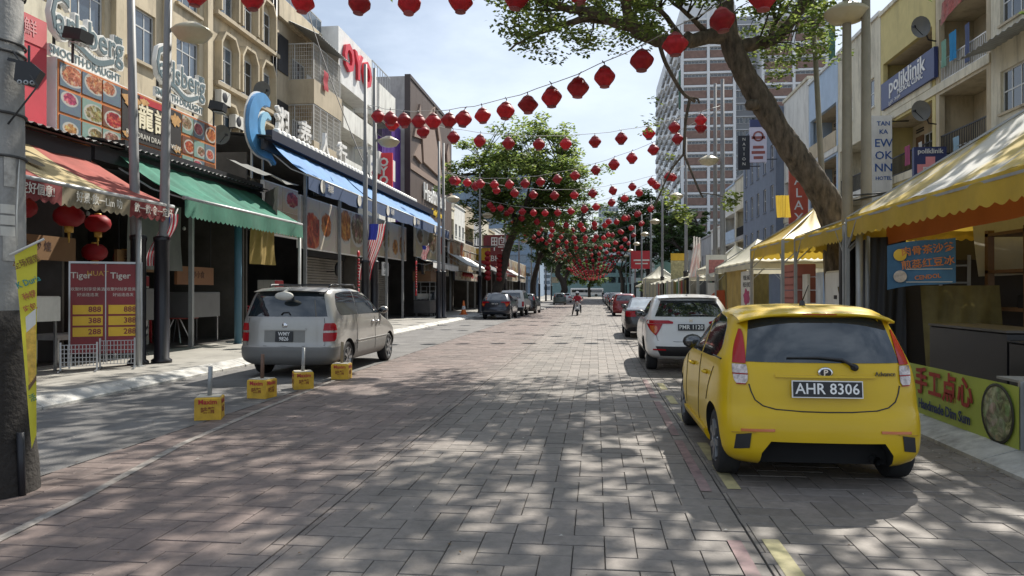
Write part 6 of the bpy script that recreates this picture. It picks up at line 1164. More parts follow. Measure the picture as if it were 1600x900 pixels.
# --- yellow hatchback
yel = M('hatchback_yellow', (.60,.395,.008), .34, .0, .06, 1.2, spec=.3, coat=.25, dirt=.08, dcol=(.3,.2,.06))
HT = [(.19,.74,.10,3.55),(.24,.79,.03,3.62),(.32,.82,.0,3.66),(.45,.832,.0,3.69),(.56,.832,.012,3.68),(.62,.83,.03,3.66),(.67,.828,.055,3.63),(.80,.822,.07,3.50),(.90,.812,.085,3.25),(.98,.80,.10,2.95),(1.04,.785,.12,2.72),(1.15,.745,.165,2.5),(1.28,.70,.23,2.25),(1.38,.66,.29,2.02),(1.44,.625,.335,1.86),(1.475,.585,.42,1.7),(1.50,.52,.60,1.5),(1.515,.40,.80,1.35),(1.522,.2,1.0,1.2)]
hs = Shell(HT, .40, .75, 2.9, 10, 16, flare=((.62,.42,.022,.55),(3.05,.42,.02,.55)))
def hatch_extra(r, sh):
    RP = lambda a, b, o: (a, sh.yr(a,b)-o, b)
    pts = [(-.605,.86),(-.59,.80),(-.56,.73),(-.50,.685),(-.40,.66),(-.2,.648),(0,.645),(.2,.648),(.40,.66),(.50,.685),(.56,.73),(.59,.80),(.605,.86)]
    seam(sh, pts, 'r', black, .006).build('tailgate_seam', black, r)
    patch(lambda u, v: ((2*u-1)*.40, .925+.018*v), RP, .018, 12, 2, .03).build('tailgate_garnish', yel, r)
    pl_ = lambda: None
    plate(r, sh, 0, .835, .545, .125, ('AHR 8306',), .125, .035)
    o = MB().lathe([(.038,0),(.050,.004),(.052,.012),(.046,.014),(.038,.008)], 20, axis='y').build('badge', chrome, r, (0,sh.yr(0,.965)-.02,.968)); o.scale = (1.2,1,.85)
    TX('badge_letter', 'P', .07, chrome, r, (.0,sh.yr(0,.965)-.016,.966), FC, .004, .002); MB().lathe([(0,0),(.047,.0)], 20, axis='y').build('badge_field', dark, r, (0,sh.yr(0,.965)-.014,.968))
    TX('model_lettering', 'Advance', .055, M('badge_dark', (.05,.035,.02), .3), r, (.485,sh.yr(.485,.955)-.008,.957), (R(84),0,R(13)), .003, 0, .95)
    # bumper: reflectors, black vents, underside, exhaust
    for s in (-1,1):
        patch(lambda u, v: (s*(.42+.26*u), .482+.022*v-.012*u), RP, .006, 8, 2).build('reflector', lampo, r)
        patch(lambda u, v: (s*(.60+.015*(1-v)+(.115-.0*v)*u), .335+.125*v-.02*u), RP, .006, 6, 5).build('bumper_vent', black, r)
        patch(lambda u, v: (s*(.565+.185*u), .465+.008*v-.015*u), RP, .007, 6, 2).build('vent_brow_shade', M('shadow_yellow', (.42,.25,.012), .4), r)  # darker yellow strip: shade above the vent painted into the colour
    mb = MB(); mb.prism([(-.52,.19),(-.50,.31),(-.44,.395),(.44,.395),(.50,.31),(.52,.19)], 'y', .24, .30); O('rear_diffuser', fixn(mb.mesh('rear_diffuser', liner)), r)
    MB().tube([(.42,.12,.235),(.42,.40,.24)], .034, 14, cap=False).tube([(.42,.125,.235),(.42,.39,.24)], .028, 14, cap=False).build('exhaust', M('exhaust_steel', (.12,.12,.12), .4, .8), r); MB().box(-.6,.9,.19,.6,3.0,.30).build('underbody', black, r)
    # roof spoiler with brake light, wiper, antenna
    def sp(u, v):
        x = (2*u-1)*.645; e = abs(2*u-1)**4; prof = [(.80,1.505),(.55,1.497),(.36,1.475),(.245,1.452),(.25,1.436),(.35,1.43),(.42,1.425)]
        k = v*(len(prof)-1); i = min(int(k), len(prof)-2); t = k-i; y = prof[i][0]*(1-t)+prof[i+1][0]*t; z = prof[i][1]*(1-t)+prof[i+1][1]*t
        return (x, y+.10*e, z-.055*e-.012*(2*u-1)**2)
    MB().grid(sp, 24, 18).build('roof_spoiler', yel, r)
    MB().box(-.14,.243,1.441,.14,.26,1.449).build('brake_light', lampr, r)
    w0 = [(-.30,sh.yr(-.3,1.085)-.02,1.085),(-.05,sh.yr(-.05,1.09)-.022,1.09),(.14,sh.yr(.14,1.075)-.025,1.075),(.235,sh.yr(.235,1.02)-.03,1.015)]
    MB().tube(w0, [.007,.010,.013,.016], 6).build('rear_wiper', black, r); MB().lathe([(0,-.02),(.028,-.015),(.03,.02)], 12, (.235,sh.yr(.235,1.02)-.02,1.012), 0, 'y').build('wiper_pivot', black, r)
    MB().lathe([(.0,.05),(.02,.045),(.028,0)], 10, (0,.78,1.512)).build('antenna_base', black, r); MB().cyl((0,.78,1.55),(.035,.70,1.70),.006,.004,6).build('antenna', black, r)
    # tinted visor strips, door seams, handles, skirts
    for s in (-1,1):
        for yy, zs in ((1.55,(.33,1.0)),(2.55,(.36,.99))):
            m = seam(sh, [(yy-.0*k, zs[0]+(zs[1]-zs[0])*k/8) for k in range(9)], 's'); m.v = [(s*x,y,z) for x, y, z in m.v]; m.build('door_seam', black, r)
        m = seam(sh, [(.72+.35*math.sin(k/8*1.6)*.6, .95-.33*k/8) for k in range(9)], 's'); m.v = [(s*x,y,z) for x, y, z in m.v]; m.build('door_seam', black, r)
        for hy in (1.12, 2.05): x = sh.xs(hy,.86); MB().tube([(s*(x+.005),hy-.09,.86),(s*(x+.035),hy-.05,.865),(s*(x+.035),hy+.05,.865),(s*(x+.005),hy+.09,.86)], .016, 7).build('door_handle', yel, r)
        patch(lambda u, v: (1.02+1.6*u, .20+.12*v), lambda a, b, o_: (s*(sh.xs(a,b)+o_), a, b), .035, 12, 4, .05).build('side_skirt', yel, r)
        m = seam(sh, [(.45+.022*k, 1.045+.0*k) for k in range(20)], 's', black, .008); m.v = [(s*x,y,z) for x, y, z in m.v]; m.build('belt_strip', black, r)
hsw = [([(.60,1.12,1.16),(.72,1.045,1.32),(.95,1.03,1.40),(1.50,1.02,1.435)], cglass), ([(1.57,1.02,1.435),(1.85,1.015,1.425),(2.2,1.01,1.29),(2.5,1.0,1.09)], cglass)]
hl = [([(1.03,.622,.722),(1.12,.618,.706),(1.2,.616,.684),(1.27,.616,.658),(1.315,.626,.64)], lampr, 'tail_lamp'), ([(.948,.612,.724),(.985,.614,.726),(1.022,.62,.724)], lampw, 'lamp_lens'), ([(.865,.632,.70),(.89,.616,.716),(.936,.612,.723)], lampw, 'lamp_lens'), ([(.855,.628,.70),(.862,.626,.705)], lampr, 'lamp_divider'), ([(.938,.610,.727),(.946,.610,.727)], lampr, 'lamp_divider')]
under = fixn(MB().prism([(-.54,.05),(-.52,.30),(-.45,.40),(.45,.40),(.52,.30),(.54,.05)], 'y', -.2, .22).mesh('c', liner))
car('yellow_hatchback', 'bright yellow hatchback parked at the right kerb in the foreground', 1.89, 6.3, hs, yel, (.62,3.05), .293, ((1.045,.622,1.42,.555), cglassb), hsw, hl, None, None, 0, hatch_extra, (under,), mir=(2.58,1.03), mirm=black)
# --- silver people carrier
sil = M('silver_paint', (.37,.355,.33), .34, .45, .06, 1.5, coat=.6, dirt=.12); silg = M('grey_cladding', (.17,.167,.16), .5, .2)
MT = [(.25,.80,.12,4.7),(.32,.90,.04,4.78),(.42,.94,.0,4.85),(.58,.95,.0,4.88),(.61,.945,.035,4.87),(.75,.945,.055,4.8),(.95,.94,.07,4.4),(1.08,.925,.085,3.95),(1.17,.905,.105,3.75),(1.4,.84,.17,3.35),(1.6,.775,.25,2.9),(1.67,.73,.32,2.6),(1.71,.66,.45,2.3),(1.735,.5,.7,2.0),(1.745,.25,1.1,1.7)]
ms_ = Shell(MT, .34, .9, 3.0)
def mpv_extra(r, sh):
    RP = lambda a, b, o: (a, sh.yr(a,b)-o, b)
    patch(lambda u, v: ((2*u-1)*.42, .92+.035*v), RP, .03, 10, 2, .05).build('tailgate_garnish', sil, r); patch(lambda u, v: ((2*u-1)*.40, .685+.22*v), RP, .004, 8, 3).build('plate_recess', M('recess_grey', (.22,.215,.2), .45, .3), r)
    plate(r, sh, 0, .795, .34, .20, ('WMY','9826'), .10, .02, False)
    seam(sh, [(-.74,1.14),(-.76,1.0),(-.77,.8),(-.77,.63),(-.4,.615),(0,.612),(.4,.615),(.77,.63),(.77,.8),(.76,1.0),(.74,1.14)], 'r').build('tailgate_seam', black, r)
    MB().lathe([(0,0),(.05,.0),(.055,.01)], 16, (0,sh.yr(0,1.0)-.012,1.0), 0, 'y').build('badge', chrome, r)
    MB().tube([(-.08,sh.yr(0,1.2)-.02,1.2),(-.04,sh.yr(0,1.24)-.02,1.245),(.06,sh.yr(0,1.245)-.02,1.25),(.1,sh.yr(.1,1.2)-.02,1.2)], .012, 6).build('rear_wiper', black, r)
    o = MB().lathe([(0,-.02),(.09,-.015),(.11,.02),(.09,.07),(0,.09)], 14, axis='y').build('parking_mirror', offw, r, (.03,-.04,1.56)); o.scale = (1.7,1,.75); MB().bar((.03,-.03,1.62),(.03,.2,1.70),.04).build('mirror_bracket', offw, r)
    MB().grid(lambda u, v: ((2*u-1)*.71, .14+.34*v+.12*abs(2*u-1)**3, 1.665+.065*v-.03*(2*u-1)**2), 12, 4).build('roof_spoiler', sil, r)
    for s in (-1,1):
        MB().tube([(s*.60,.75,1.70),(s*.62,.85,1.775),(s*.62,2.2,1.785),(s*.60,2.35,1.73)], .022, 6).build('roof_rail', dark, r)
        for yy, za, zb in ((1.5,.40,1.15),(2.75,.40,1.15)):
            m = seam(sh, [(yy, za+(zb-za)*k/8) for k in range(9)], 's'); m.v = [(s*x,y,z) for x, y, z in m.v]; m.build('door_seam', black, r)
        for hy in (2.58, 2.92): x = sh.xs(hy,1.0); MB().tube([(s*(x+.005),hy-.08,1.0),(s*(x+.04),hy-.04,1.0),(s*(x+.04),hy+.04,1.0),(s*(x+.005),hy+.08,1.0)], .02, 7).build('door_handle', chrome, r)
        m = seam(sh, [(1.45+.2*k, .64) for k in range(13)], 's', black, .012); m.v = [(s*x,y,z) for x, y, z in m.v]; m.build('side_moulding', silg, r)
    for z in (1.72,): MB().bar((-.62,1.2,1.78),(.62,1.2,1.78),.05,.03).bar((-.62,1.9,1.785),(.62,1.9,1.785),.05,.03).build('roof_bar', dark, r)
msw = [([(.50,1.30,1.40),(.62,1.185,1.60),(1.2,1.18,1.645),(1.62,1.18,1.65)], cglass), ([(1.66,1.18,1.65),(2.3,1.175,1.63),(2.9,1.17,1.50),(3.4,1.16,1.24)], cglass)]
ml = [([(.70,.74,.915),(.75,.735,.935),(.86,.735,.937),(.862,.735,.937)], lampr, 'tail_lamp'), ([(.865,.737,.935),(.90,.737,.935)], lampw, 'lamp_lens'), ([(.905,.737,.935),(1.0,.745,.925),(1.045,.76,.90)], lampr, 'tail_lamp')]
car('silver_minivan', 'silver people carrier parked at the left kerb behind the yellow blocks', -5.85, 13.35, ms_, sil, (1.0,3.92), .33, ((1.17,.79,1.635,.66), cglassb), msw, ml, .59, silg, 0, mpv_extra, mir=(3.3,1.2), mirm=sil, wd=.21, cat_='minivan')
# --- white crossover
whp = M('white_car_paint', (.62,.62,.61), .3, 0, .03, 1.5, coat=.8)
WT = [(.28,.74,.16,4.0),(.36,.84,.05,4.15),(.5,.88,.0,4.26),(.62,.885,.012,4.28),(.70,.885,.04,4.27),(.88,.88,.06,4.05),(1.0,.87,.08,3.6),(1.08,.85,.10,3.2),(1.16,.82,.16,2.95),(1.3,.765,.30,2.6),(1.44,.70,.46,2.3),(1.52,.64,.58,2.05),(1.555,.56,.72,1.85),(1.58,.42,.95,1.65),(1.59,.2,1.15,1.45)]
ws_ = Shell(WT, .44, .8, 2.6, flare=((.85,.45,.02,.6),(3.46,.45,.02,.6)))
def suv_extra(r, sh, txt='PMR 1120', dk=black, pp=whp):
    RP = lambda a, b, o: (a, sh.yr(a,b)-o, b)
    plate(r, sh, 0, .925, .52, .13, (txt,), .12, .02, False)
    patch(lambda u, v: ((2*u-1)*(.60+.1*v), .34+.20*v), RP, .008, 12, 4).build('bumper_cladding', dk, r)
    for s in (-1,1): patch(lambda u, v: (s*(.50+.25*u), .455+.03*v), RP, .014, 6, 2).build('reflector', lampr, r)
    seam(sh, [(-.70,1.0),(-.69,.8),(-.66,.66),(-.3,.635),(0,.632),(.3,.635),(.66,.66),(.69,.8),(.70,1.0)], 'r', black, .005).build('tailgate_seam', black, r)
    TX('badge', 'H', .09, chrome, r, (0,sh.yr(0,1.05)-.012,1.055), FC, .004, .003)
    MB().tube([(-.05,sh.yr(0,1.16)-.02,1.155),(.2,sh.yr(.2,1.18)-.02,1.175),(.36,sh.yr(.36,1.17)-.02,1.165)], .011, 6).build('rear_wiper', black, r)
    MB().grid(lambda u, v: ((2*u-1)*.62, .44+.4*v+.12*abs(2*u-1)**3, 1.525+.05*v-.02*(2*u-1)**2), 12, 4).build('roof_spoiler', pp, r)
    MB().add([(-.012,.85,1.585),(.012,.85,1.585),(0,.75,1.66),(-.012,.70,1.585),(.012,.70,1.585)], [(0,1,2),(0,2,3),(1,4,2),(3,2,4)]).build('fin_antenna', black, r)
    for s in (-1,1):
        patch(lambda u, v: (.42+3.5*u, .30+.10*v), lambda a, b, o_: (s*(sh.xs(a,b)+o_), a, b), .006, 14, 2).build('sill_cladding', dk, r)
        m = seam(sh, [(1.35, .42+.62*k/8) for k in range(9)], 's'); m.v = [(s*x,y,z) for x, y, z in m.v]; m.build('door_seam', black, r)
wsw = [([(.72,1.17,1.20),(.95,1.12,1.36),(1.4,1.09,1.46),(1.85,1.08,1.50)], cglass), ([(1.9,1.08,1.50),(2.3,1.07,1.42),(2.6,1.065,1.28),(2.9,1.06,1.12)], cglass)]
wl_ = [([(.76,.70,.72),(.84,.64,.80),(.94,.60,.85),(.99,.58,.865)], lampw, 'lamp_lens'), ([(.995,.40,.866),(1.03,.38,.86),(1.06,.44,.845)], lampr, 'tail_lamp')]
wl_ = [([(.755,.685,.70),(.86,.62,.80),(.99,.56,.862)], lampr, 'tail_lamp'), ([(.995,.36,.866),(1.03,.35,.858),(1.062,.44,.845)], lampr, 'tail_lamp'), ([(.80,.69,.745),(.88,.66,.79),(.95,.67,.80)], lampo, 'lamp_lens')]
car('white_suv', 'white crossover parked in front of the yellow hatchback on the right', 1.9, 15.1, ws_, whp, (.84,3.45), .335, ((1.135,.70,1.46,.56), cglass), wsw, wl_, None, None, 0, suv_extra, mir=(2.85,1.1), mirm=black, wd=.215)
# --- dark sedan
dkp = M('dark_grey_paint', (.035,.032,.036), .28, .3, .05, coat=.8); ST = [(.22,.72,.14,4.2),(.3,.82,.04,4.32),(.45,.855,.0,4.42),(.62,.86,.01,4.44),(.80,.855,.04,4.3),(.92,.845,.06,3.7),(1.0,.825,.10,3.25),(1.03,.80,.30,3.1),(1.05,.78,.52,3.0),(1.15,.73,.78,2.75),(1.28,.66,1.02,2.45),(1.38,.59,1.25,2.15),(1.42,.5,1.45,1.95),(1.44,.32,1.6,1.8)]
ss_ = Shell(ST, .34, .8, 2.7)
def sedan_extra(r, sh):
    plate(r, sh, 0, .62, .5, .12, ('WXY 317',), .11, .02, False); seam(sh, [(-.6,.98),(-.58,.75),(0,.72),(.58,.75),(.6,.98)], 'r').build('boot_seam', black, r)
    MB().box(-.5,sh.yr(0,.30)-.02,.27,.5,sh.yr(0,.3)+.1,.36).build('bumper_insert', black, r); MB().cyl((0,1.6,1.43),(0,1.5,1.56),.008,.005,6).build('antenna', black, r)
ssw = [([(1.05,1.08,1.12),(1.3,1.06,1.28),(1.7,1.05,1.37),(1.95,1.05,1.385)], cglass), ([(2.0,1.05,1.385),(2.3,1.045,1.33),(2.6,1.04,1.2),(2.8,1.03,1.09)], cglass)]
sl_ = [([(.76,.50,.80),(.82,.46,.835),(.93,.46,.83),(.965,.50,.81)], lampr, 'tail_lamp')]
car('dark_sedan', 'dark grey saloon with silver rear window parked ahead of the white car', 1.88, 26.3, ss_, dkp, (.92,3.5), .31, ((1.07,.66,1.37,.54), GL('bright_glass', (.30,.34,.38), .06, 2.0, 0)), ssw, sl_, None, None, 0, sedan_extra, mir=(2.75,1.05), mirm=black)
# --- the rest of the parked cars
redcar = M('red_car_paint', (.25,.025,.025), .3, .2, coat=.8); blk = M('black_car_paint', (.012,.012,.014), .25, coat=.8); gry = M('grey_car_paint', (.16,.165,.17), .3, .5, coat=.6); grn = M('grey_green_paint', (.10,.125,.12), .3, .4, coat=.6)
BT = [(.40,.70,.10,4.1),(.46,.80,.03,4.25),(.55,.84,.0,4.32),(.70,.85,.02,4.3),(.95,.85,.04,4.1),(1.08,.84,.05,3.4),(1.15,.83,.06,3.05),(1.4,.78,.10,2.75),(1.62,.735,.15,2.5),(1.70,.69,.20,2.35),(1.74,.6,.35,2.2),(1.76,.35,.7,1.9)]
bs_ = Shell(BT, .16, .6, 4.0)
def jeep_extra(r, sh):
    plate(r, sh, -.2, .75, .45, .12, ('WEJ 52',), .10, .02, False); MB().lathe([(.0,-.2),(.24,-.2),(.33,-.16),(.35,-.06),(.33,.02),(0,.02)], 24, (.12,-.0,1.0), 0, 'y').build('spare_wheel_cover', M('jeep_cover', (.30,.29,.26), .5), r)
    MB().box(-.8,-.10,.45,.8,.04,.60).build('rear_bumper', dark, r)
jsw = [([(.35,1.18,1.55),(1.3,1.18,1.60)], cglass), ([(1.36,1.18,1.60),(2.3,1.17,1.60),(2.7,1.16,1.42)], cglass)]
jl = [([(.66,.70,.83),(1.0,.70,.835)], lampr, 'tail_lamp')]
def small_plate(t):
    return lambda r, sh: plate(r, sh, 0, .78, .5, .12, (t,), .10, .02, False)
hsimple = Shell(HT, .40, .75, 2.9, 7, 8); SW2 = wsw; G = 'cars parked along the street'
car('dark_suv', 'dark blue crossover parked nearest on the far left kerb', -5.95, 43.4, ws_, M('dark_blue_paint', (.02,.026,.04), .28, .3, coat=.8), (.84,3.45), .335, ((1.135,.70,1.46,.56), cglass), wsw, wl_, None, None, R(-2), lambda r, sh: plate(r, sh, 0, .925, .5, .12, ('WC 6129',), .10, .02, False), mir=(2.85,1.1), grp=G)
car('white_jeep', 'boxy white off-roader parked before the dark crossover on the left', -5.6, 49.0, bs_, whp, (.85,3.3), .37, ((1.2,.62,1.58,.56), cglass), jsw, jl, .62, M('jeep_grey', (.2,.2,.19), .5), R(-2), jeep_extra, grp=G)
car('black_hatchback', 'small black car parked ahead of the boxy white off-roader', -5.3, 55.0, hsimple, blk, (.62,3.05), .29, ((1.05,.58,1.40,.5), cglass), [hsw[0], hsw[1]], hl[:1], None, None, R(-3), small_plate('BHG 88'), grp=G, simple=True)
car('grey_hatchback', 'grey-green car parked far down on the left', -4.5, 93.0, hsimple, grn, (.62,3.05), .29, ((1.05,.58,1.40,.5), cglass), [hsw[0], hsw[1]], hl[:1], None, None, R(4), None, grp=G, simple=True)
car('white_sedan', 'white saloon parked beyond the grey-green car', -4.6, 112, ss_, whp, (.92,3.5), .31, ((1.07,.66,1.37,.54), cglass), ssw, sl_, None, None, 0, None, grp=G, simple=True)
car('red_hatchback', 'small dark red car parked ahead of the dark grey saloon', 1.95, 50.2, hsimple, redcar, (.62,3.05), .29, ((1.05,.58,1.40,.5), cglass), [hsw[0], hsw[1]], hl[:1], None, None, 0, small_plate('JQT 5'), mir=(2.5,1.03), grp=G, simple=True)
for i, (y, b, s_, k) in enumerate(((58.5,gry,hsimple,0),(66,blk,ss_,1),(73,blk,ws_,2),(88,gry,hsimple,0),(97,blk,ss_,1),(110,whp,hsimple,0),(122,dkp,ss_,1))):
    car('parked_car', ['grey hatchback just ahead of the dark red car', 'black saloon, second ahead of the dark red car', 'black crossover, third ahead of the dark red car', 'grey hatchback, fourth ahead of the dark red car', 'black saloon, fifth ahead of the dark red car', 'white hatchback far along the right kerb', 'last dark saloon along the right kerb'][i], 2.0, y, s_, b, [(.62,3.05),(.92,3.5),(.84,3.45)][k], [.29,.31,.335][k],
        ([(1.05,.58,1.40,.5),(1.07,.66,1.37,.54),(1.135,.70,1.46,.56)][k], cglass), [hsw, ssw, wsw][k], [hl[:1], sl_, wl_[:2]][k], None, None, 0, None, grp=G, simple=True)
bus = E('white_bus', (-8.5,252,.0)); T(bus, 'long white bus crossing the far end of the street', 'bus')
MB().bbox(0,-1.2,.45,11,1.2,2.9,.15).build('body', whp, bus); MB().box(.4,-1.22,1.45,10.6,-1.203,2.35).build('window_band', cglass, bus)
for x in (2.2, 8.6): MB().lathe([(0,-.12),(.48,-.12),(.5,-.08),(.5,.08),(.48,.12),(0,.12)], 18, (x,-1.1,.5), 0, 'y').build('wheel', rubber, bus)
# --- people
skin = M('skin', (.30,.17,.11), .6); trous = M('dark_trousers', (.02,.022,.03), .8); redshirt = M('red_shirt', (.36,.02,.035), .8)
def figure(name, label, J, mats, loc, rz=0, helmet=None, hair=None, hands=()):
    """one skinned body; J: joint -> (pos, radius, parent); mats: fn(point)->material index over [skin, shirt, trousers, shoe]"""
    keys = list(J); me = bpy.data.meshes.new('b'); me.from_pydata([J[k][0] for k in keys], [(keys.index(J[k][2]), keys.index(k)) for k in keys if J[k][2]], [])
    o = bpy.data.objects.new('b', me); COL.objects.link(o); o.modifiers.new('s', 'SKIN'); sd = o.modifiers.new('d', 'SUBSURF'); sd.levels = 2; sd.render_levels = 2
    for i, k in enumerate(keys): me.skin_vertices[0].data[i].radius = (J[k][1], J[k][1]); me.skin_vertices[0].data[i].use_root = (i == 0)
    out = bpy.data.meshes.new_from_object(o.evaluated_get(bpy.context.evaluated_depsgraph_get())); bpy.data.objects.remove(o)
    bm = bmesh.new(); bm.from_mesh(out)
    for h, d in hands:                                          # fingers grown from the palm, in the same mesh
        h = Vector(h); d = Vector(d).normalized(); sd_ = d.cross(Vector((0,0,1))).normalized()
        for i in range(5):
            b = h+sd_*(.018*(i-2)); e = b+d*(.075 if i != 0 else .045)+Vector((0,0,-.02))+(sd_*-.03 if i == 0 else Vector())
            t = MB().tube([b, (b+e)/2+Vector((0,0,.008)), e], [.010,.009,.006], 6); vs = [bm.verts.new(p) for p in t.v]
            for f in t.f: bm.faces.new([vs[q] for q in f])
    bm.to_mesh(out); bm.free()
    for m in (skin, redshirt, trous, black): out.materials.append(m)
    for p in out.polygons: p.material_index = mats(p.center); p.use_smooth = True
    r = E(name, loc, rz); T(r, label, 'person'); O('body', out, r); hp = Vector(J['head'][0])
    if helmet: MB().lathe([(0,.155),(.07,.145),(.125,.09),(.145,.01),(.14,-.06),(.12,-.09)], 16, hp+Vector((0,.015,.03))).build('helmet', helmet, r); MB().grid(lambda u, v: (hp.x+.142*math.sin((u-.5)*2.2), hp.y-.147*math.cos((u-.5)*2.2)+.015, hp.z-.06+.11*v), 8, 3).build('visor', cglass, r)
    if hair: MB().lathe([(0,.125),(.06,.115),(.10,.06),(.108,0),(.09,-.05)], 14, hp+Vector((0,.02,.02))).build('hair', hair, r)
    MB().lathe([(0,-.012),(.012,-.004),(.015,.012),(0,.03)], 8, hp+Vector((0,-.105,-.02))).build('nose', skin, r)
    for s in (-1,1): MB().lathe([(0,-.012),(.014,0),(0,.012)], 8, hp+Vector((s*.036,-.094,.015))).build('eye', black, r)
    MB().box(hp.x-.025,hp.y-.098,hp.z-.068,hp.x+.025,hp.y-.088,hp.z-.058).build('mouth', M('lip', (.25,.09,.08), .6), r)
    return r
SX, SY = -1.28, 51.6
J = {'pelvis':((0,.25,.80),.15,None), 'spine':((0,.22,1.02),.15,'pelvis'), 'chest':((0,.16,1.22),.165,'spine'), 'neck':((0,.14,1.37),.06,'chest'), 'head':((0,.12,1.52),.105,'neck')}
for s, n in ((-1,'l'),(1,'r')):
    J.update({'sh'+n:((s*.19,.15,1.30),.075,'chest'), 'el'+n:((s*.30,-.02,1.08),.05,'sh'+n), 'wr'+n:((s*.30,-.28,1.03),.035,'el'+n), 'ha'+n:((s*.29,-.36,1.02),.036,'wr'+n),
              'hi'+n:((s*.11,.18,.78),.115,'pelvis'), 'kn'+n:((s*.22,-.20,.70),.075,'hi'+n), 'an'+n:((s*(.24 if s > 0 else .34),-.02,.22 if s > 0 else .10),.045,'kn'+n), 'to'+n:((s*(.25 if s > 0 else .36),-.18,.20 if s > 0 else .05),.04,'an'+n)})
figure('person', 'motorcyclist in a red top and pale helmet riding towards the camera', J, lambda c: 3 if c.z < .27 and abs(c.x) > .15 else (2 if c.z < .88 else (0 if c.z > 1.38 or (c.y < -.12 and abs(c.x) > .2) else 1)), (SX,SY,0), 0, platew, None, (((-.29,-.37,1.02),(0,-1,-.1)),((.29,-.37,1.02),(0,-1,-.1))))
def scooter(x, y):
    r = E('scooter', (x,y,0)); T(r, 'white and black scooter ridden by the person in red', 'scooter')
    for yy in (-.62,.62): o = MB().lathe([(.17,-.05),(.25,-.055),(.275,-.03),(.28,0),(.275,.03),(.25,.055),(.17,.05)], 20, axis='x').build('wheel', rubber, r, (0,yy,.28)); MB().lathe([(0,-.03),(.17,-.03),(.17,.03),(0,.03)], 14, axis='x').build('rim', rimm, o)
    MB().grid(lambda u, v: ((2*u-1)*(.20-.06*v), -.48+.10*abs(2*u-1)**2+.14*v, .42+.52*v), 8, 6).build('front_shield', whp, r)
    O('front_fender', fixn(MB().prism([(-.85,.42),(-.62,.60),(-.40,.45),(-.62,.54)], 'x', -.07, .07).mesh('front_fender', whp)), r)
    O('seat_body', fixn(MB().prism([(-.05,.42),(.05,.72),(.75,.78),(.95,.70),(.8,.50),(.4,.35)], 'x', -.14, .14).mesh('seat_body', black)), r); MB().box(-.16,-.40,.30,.16,.15,.38).build('footboard', black, r)
    MB().tube([(-.34,-.34,1.02),(-.15,-.42,1.0),(.15,-.42,1.0),(.34,-.34,1.02)], .022, 8).build('handlebar', black, r); MB().cyl((0,-.42,1.0),(0,-.62,.30),.035).build('fork', dark, r)
    MB().lathe([(0,-.06),(.09,-.05),(.11,0),(.1,.06)], 14, (0,-.50,.90), 0, 'y').build('headlight', lampw, r)
    for s in (-1,1): MB().bar((s*.26,-.36,1.03),(s*.36,-.34,1.20),.012).box(s*.36-.06,-.345,1.19,s*.36+.06,-.33,1.27).build('mirror', black, r)
scooter(SX, SY-.05)
J2 = {'pelvis':((0,0,.95),.13,None), 'spine':((0,0,1.12),.13,'pelvis'), 'chest':((0,0,1.32),.15,'spine'), 'neck':((0,0,1.48),.055,'chest'), 'head':((0,0,1.63),.10,'neck')}
for s, n in ((-1,'l'),(1,'r')):
    J2.update({'sh'+n:((s*.18,0,1.41),.065,'chest'), 'el'+n:((s*.23,.03,1.14),.045,'sh'+n), 'wr'+n:((s*.24,-.05,.90),.033,'el'+n), 'ha'+n:((s*.24,-.07,.82),.035,'wr'+n), 'hi'+n:((s*.09,0,.92),.10,'pelvis'), 'kn'+n:((s*.10,-.04*s,.50),.065,'hi'+n), 'an'+n:((s*.10,.10*s,.09),.042,'kn'+n), 'to'+n:((s*.11,.10*s-.14,.05),.04,'an'+n)})
figure('person', 'tiny figure in dark clothes walking at the far end of the road', J2, lambda c: 3 if c.z < .11 else (2 if c.z < 1.42 and not (abs(c.x) > .19 and c.z < .9) else (0 if c.z > 1.47 or c.z < .9 else 2)), (1.3,135,.0), 0, None, black, (((-.24,-.07,.80),(0,-.2,-1)),((.24,-.07,.80),(0,-.2,-1))))
# --- yellow concrete blocks with stub poles
ybl = M('block_yellow', (.60,.36,.03), .7, var=.25, scale=6., dirt=.55, dcol=(.30,.19,.06)); ytop = M('block_top', (.50,.46,.38), .85, dirt=.4)
for i, (x, y, rz, pm, h) in enumerate(((-4.98,9.1,.35,galv,.38),(-5.16,11.0,-.12,M('rusty_pole', (.16,.09,.06), .7),.38),(-4.95,12.1,.5,galv,.40),(-4.78,13.55,.1,M('wood_stub', (.26,.20,.12), .8),.40))):
    r = E('barrier_block', (x,y,.012), rz); T(r, ['nearest yellow concrete block with a grey stub pole', 'second yellow concrete block, with a rusty stub pole', 'third yellow concrete block, turned, behind the van', 'farthest yellow concrete block, by the van rear wheel'][i], 'barrier block', 'yellow barrier blocks')
    MB().bbox(-.16,-.16,0,.16,.16,.29,.02).build('block', ybl, r); MB().bbox(-.145,-.145,.2905,.145,.145,.296,.004).build('top_face', ytop, r); MB().cyl((0,0,.29),(.01,0,.29+h),.028,n=10).build('stub_pole', pm, r)
    for a in range(4): TX('lettering', 'Maxim', .085, redp, r, (.163*math.sin(a*math.pi/2)*1.0, -.163*math.cos(a*math.pi/2), .23), (R(90),0,a*math.pi/2), .001, .002); TX('lettering', '味精', .085, M('block_brown', (.25,.08,.02), .8), r, (.163*math.sin(a*math.pi/2), -.163*math.cos(a*math.pi/2), .12), (R(90),0,a*math.pi/2), .001, .002)
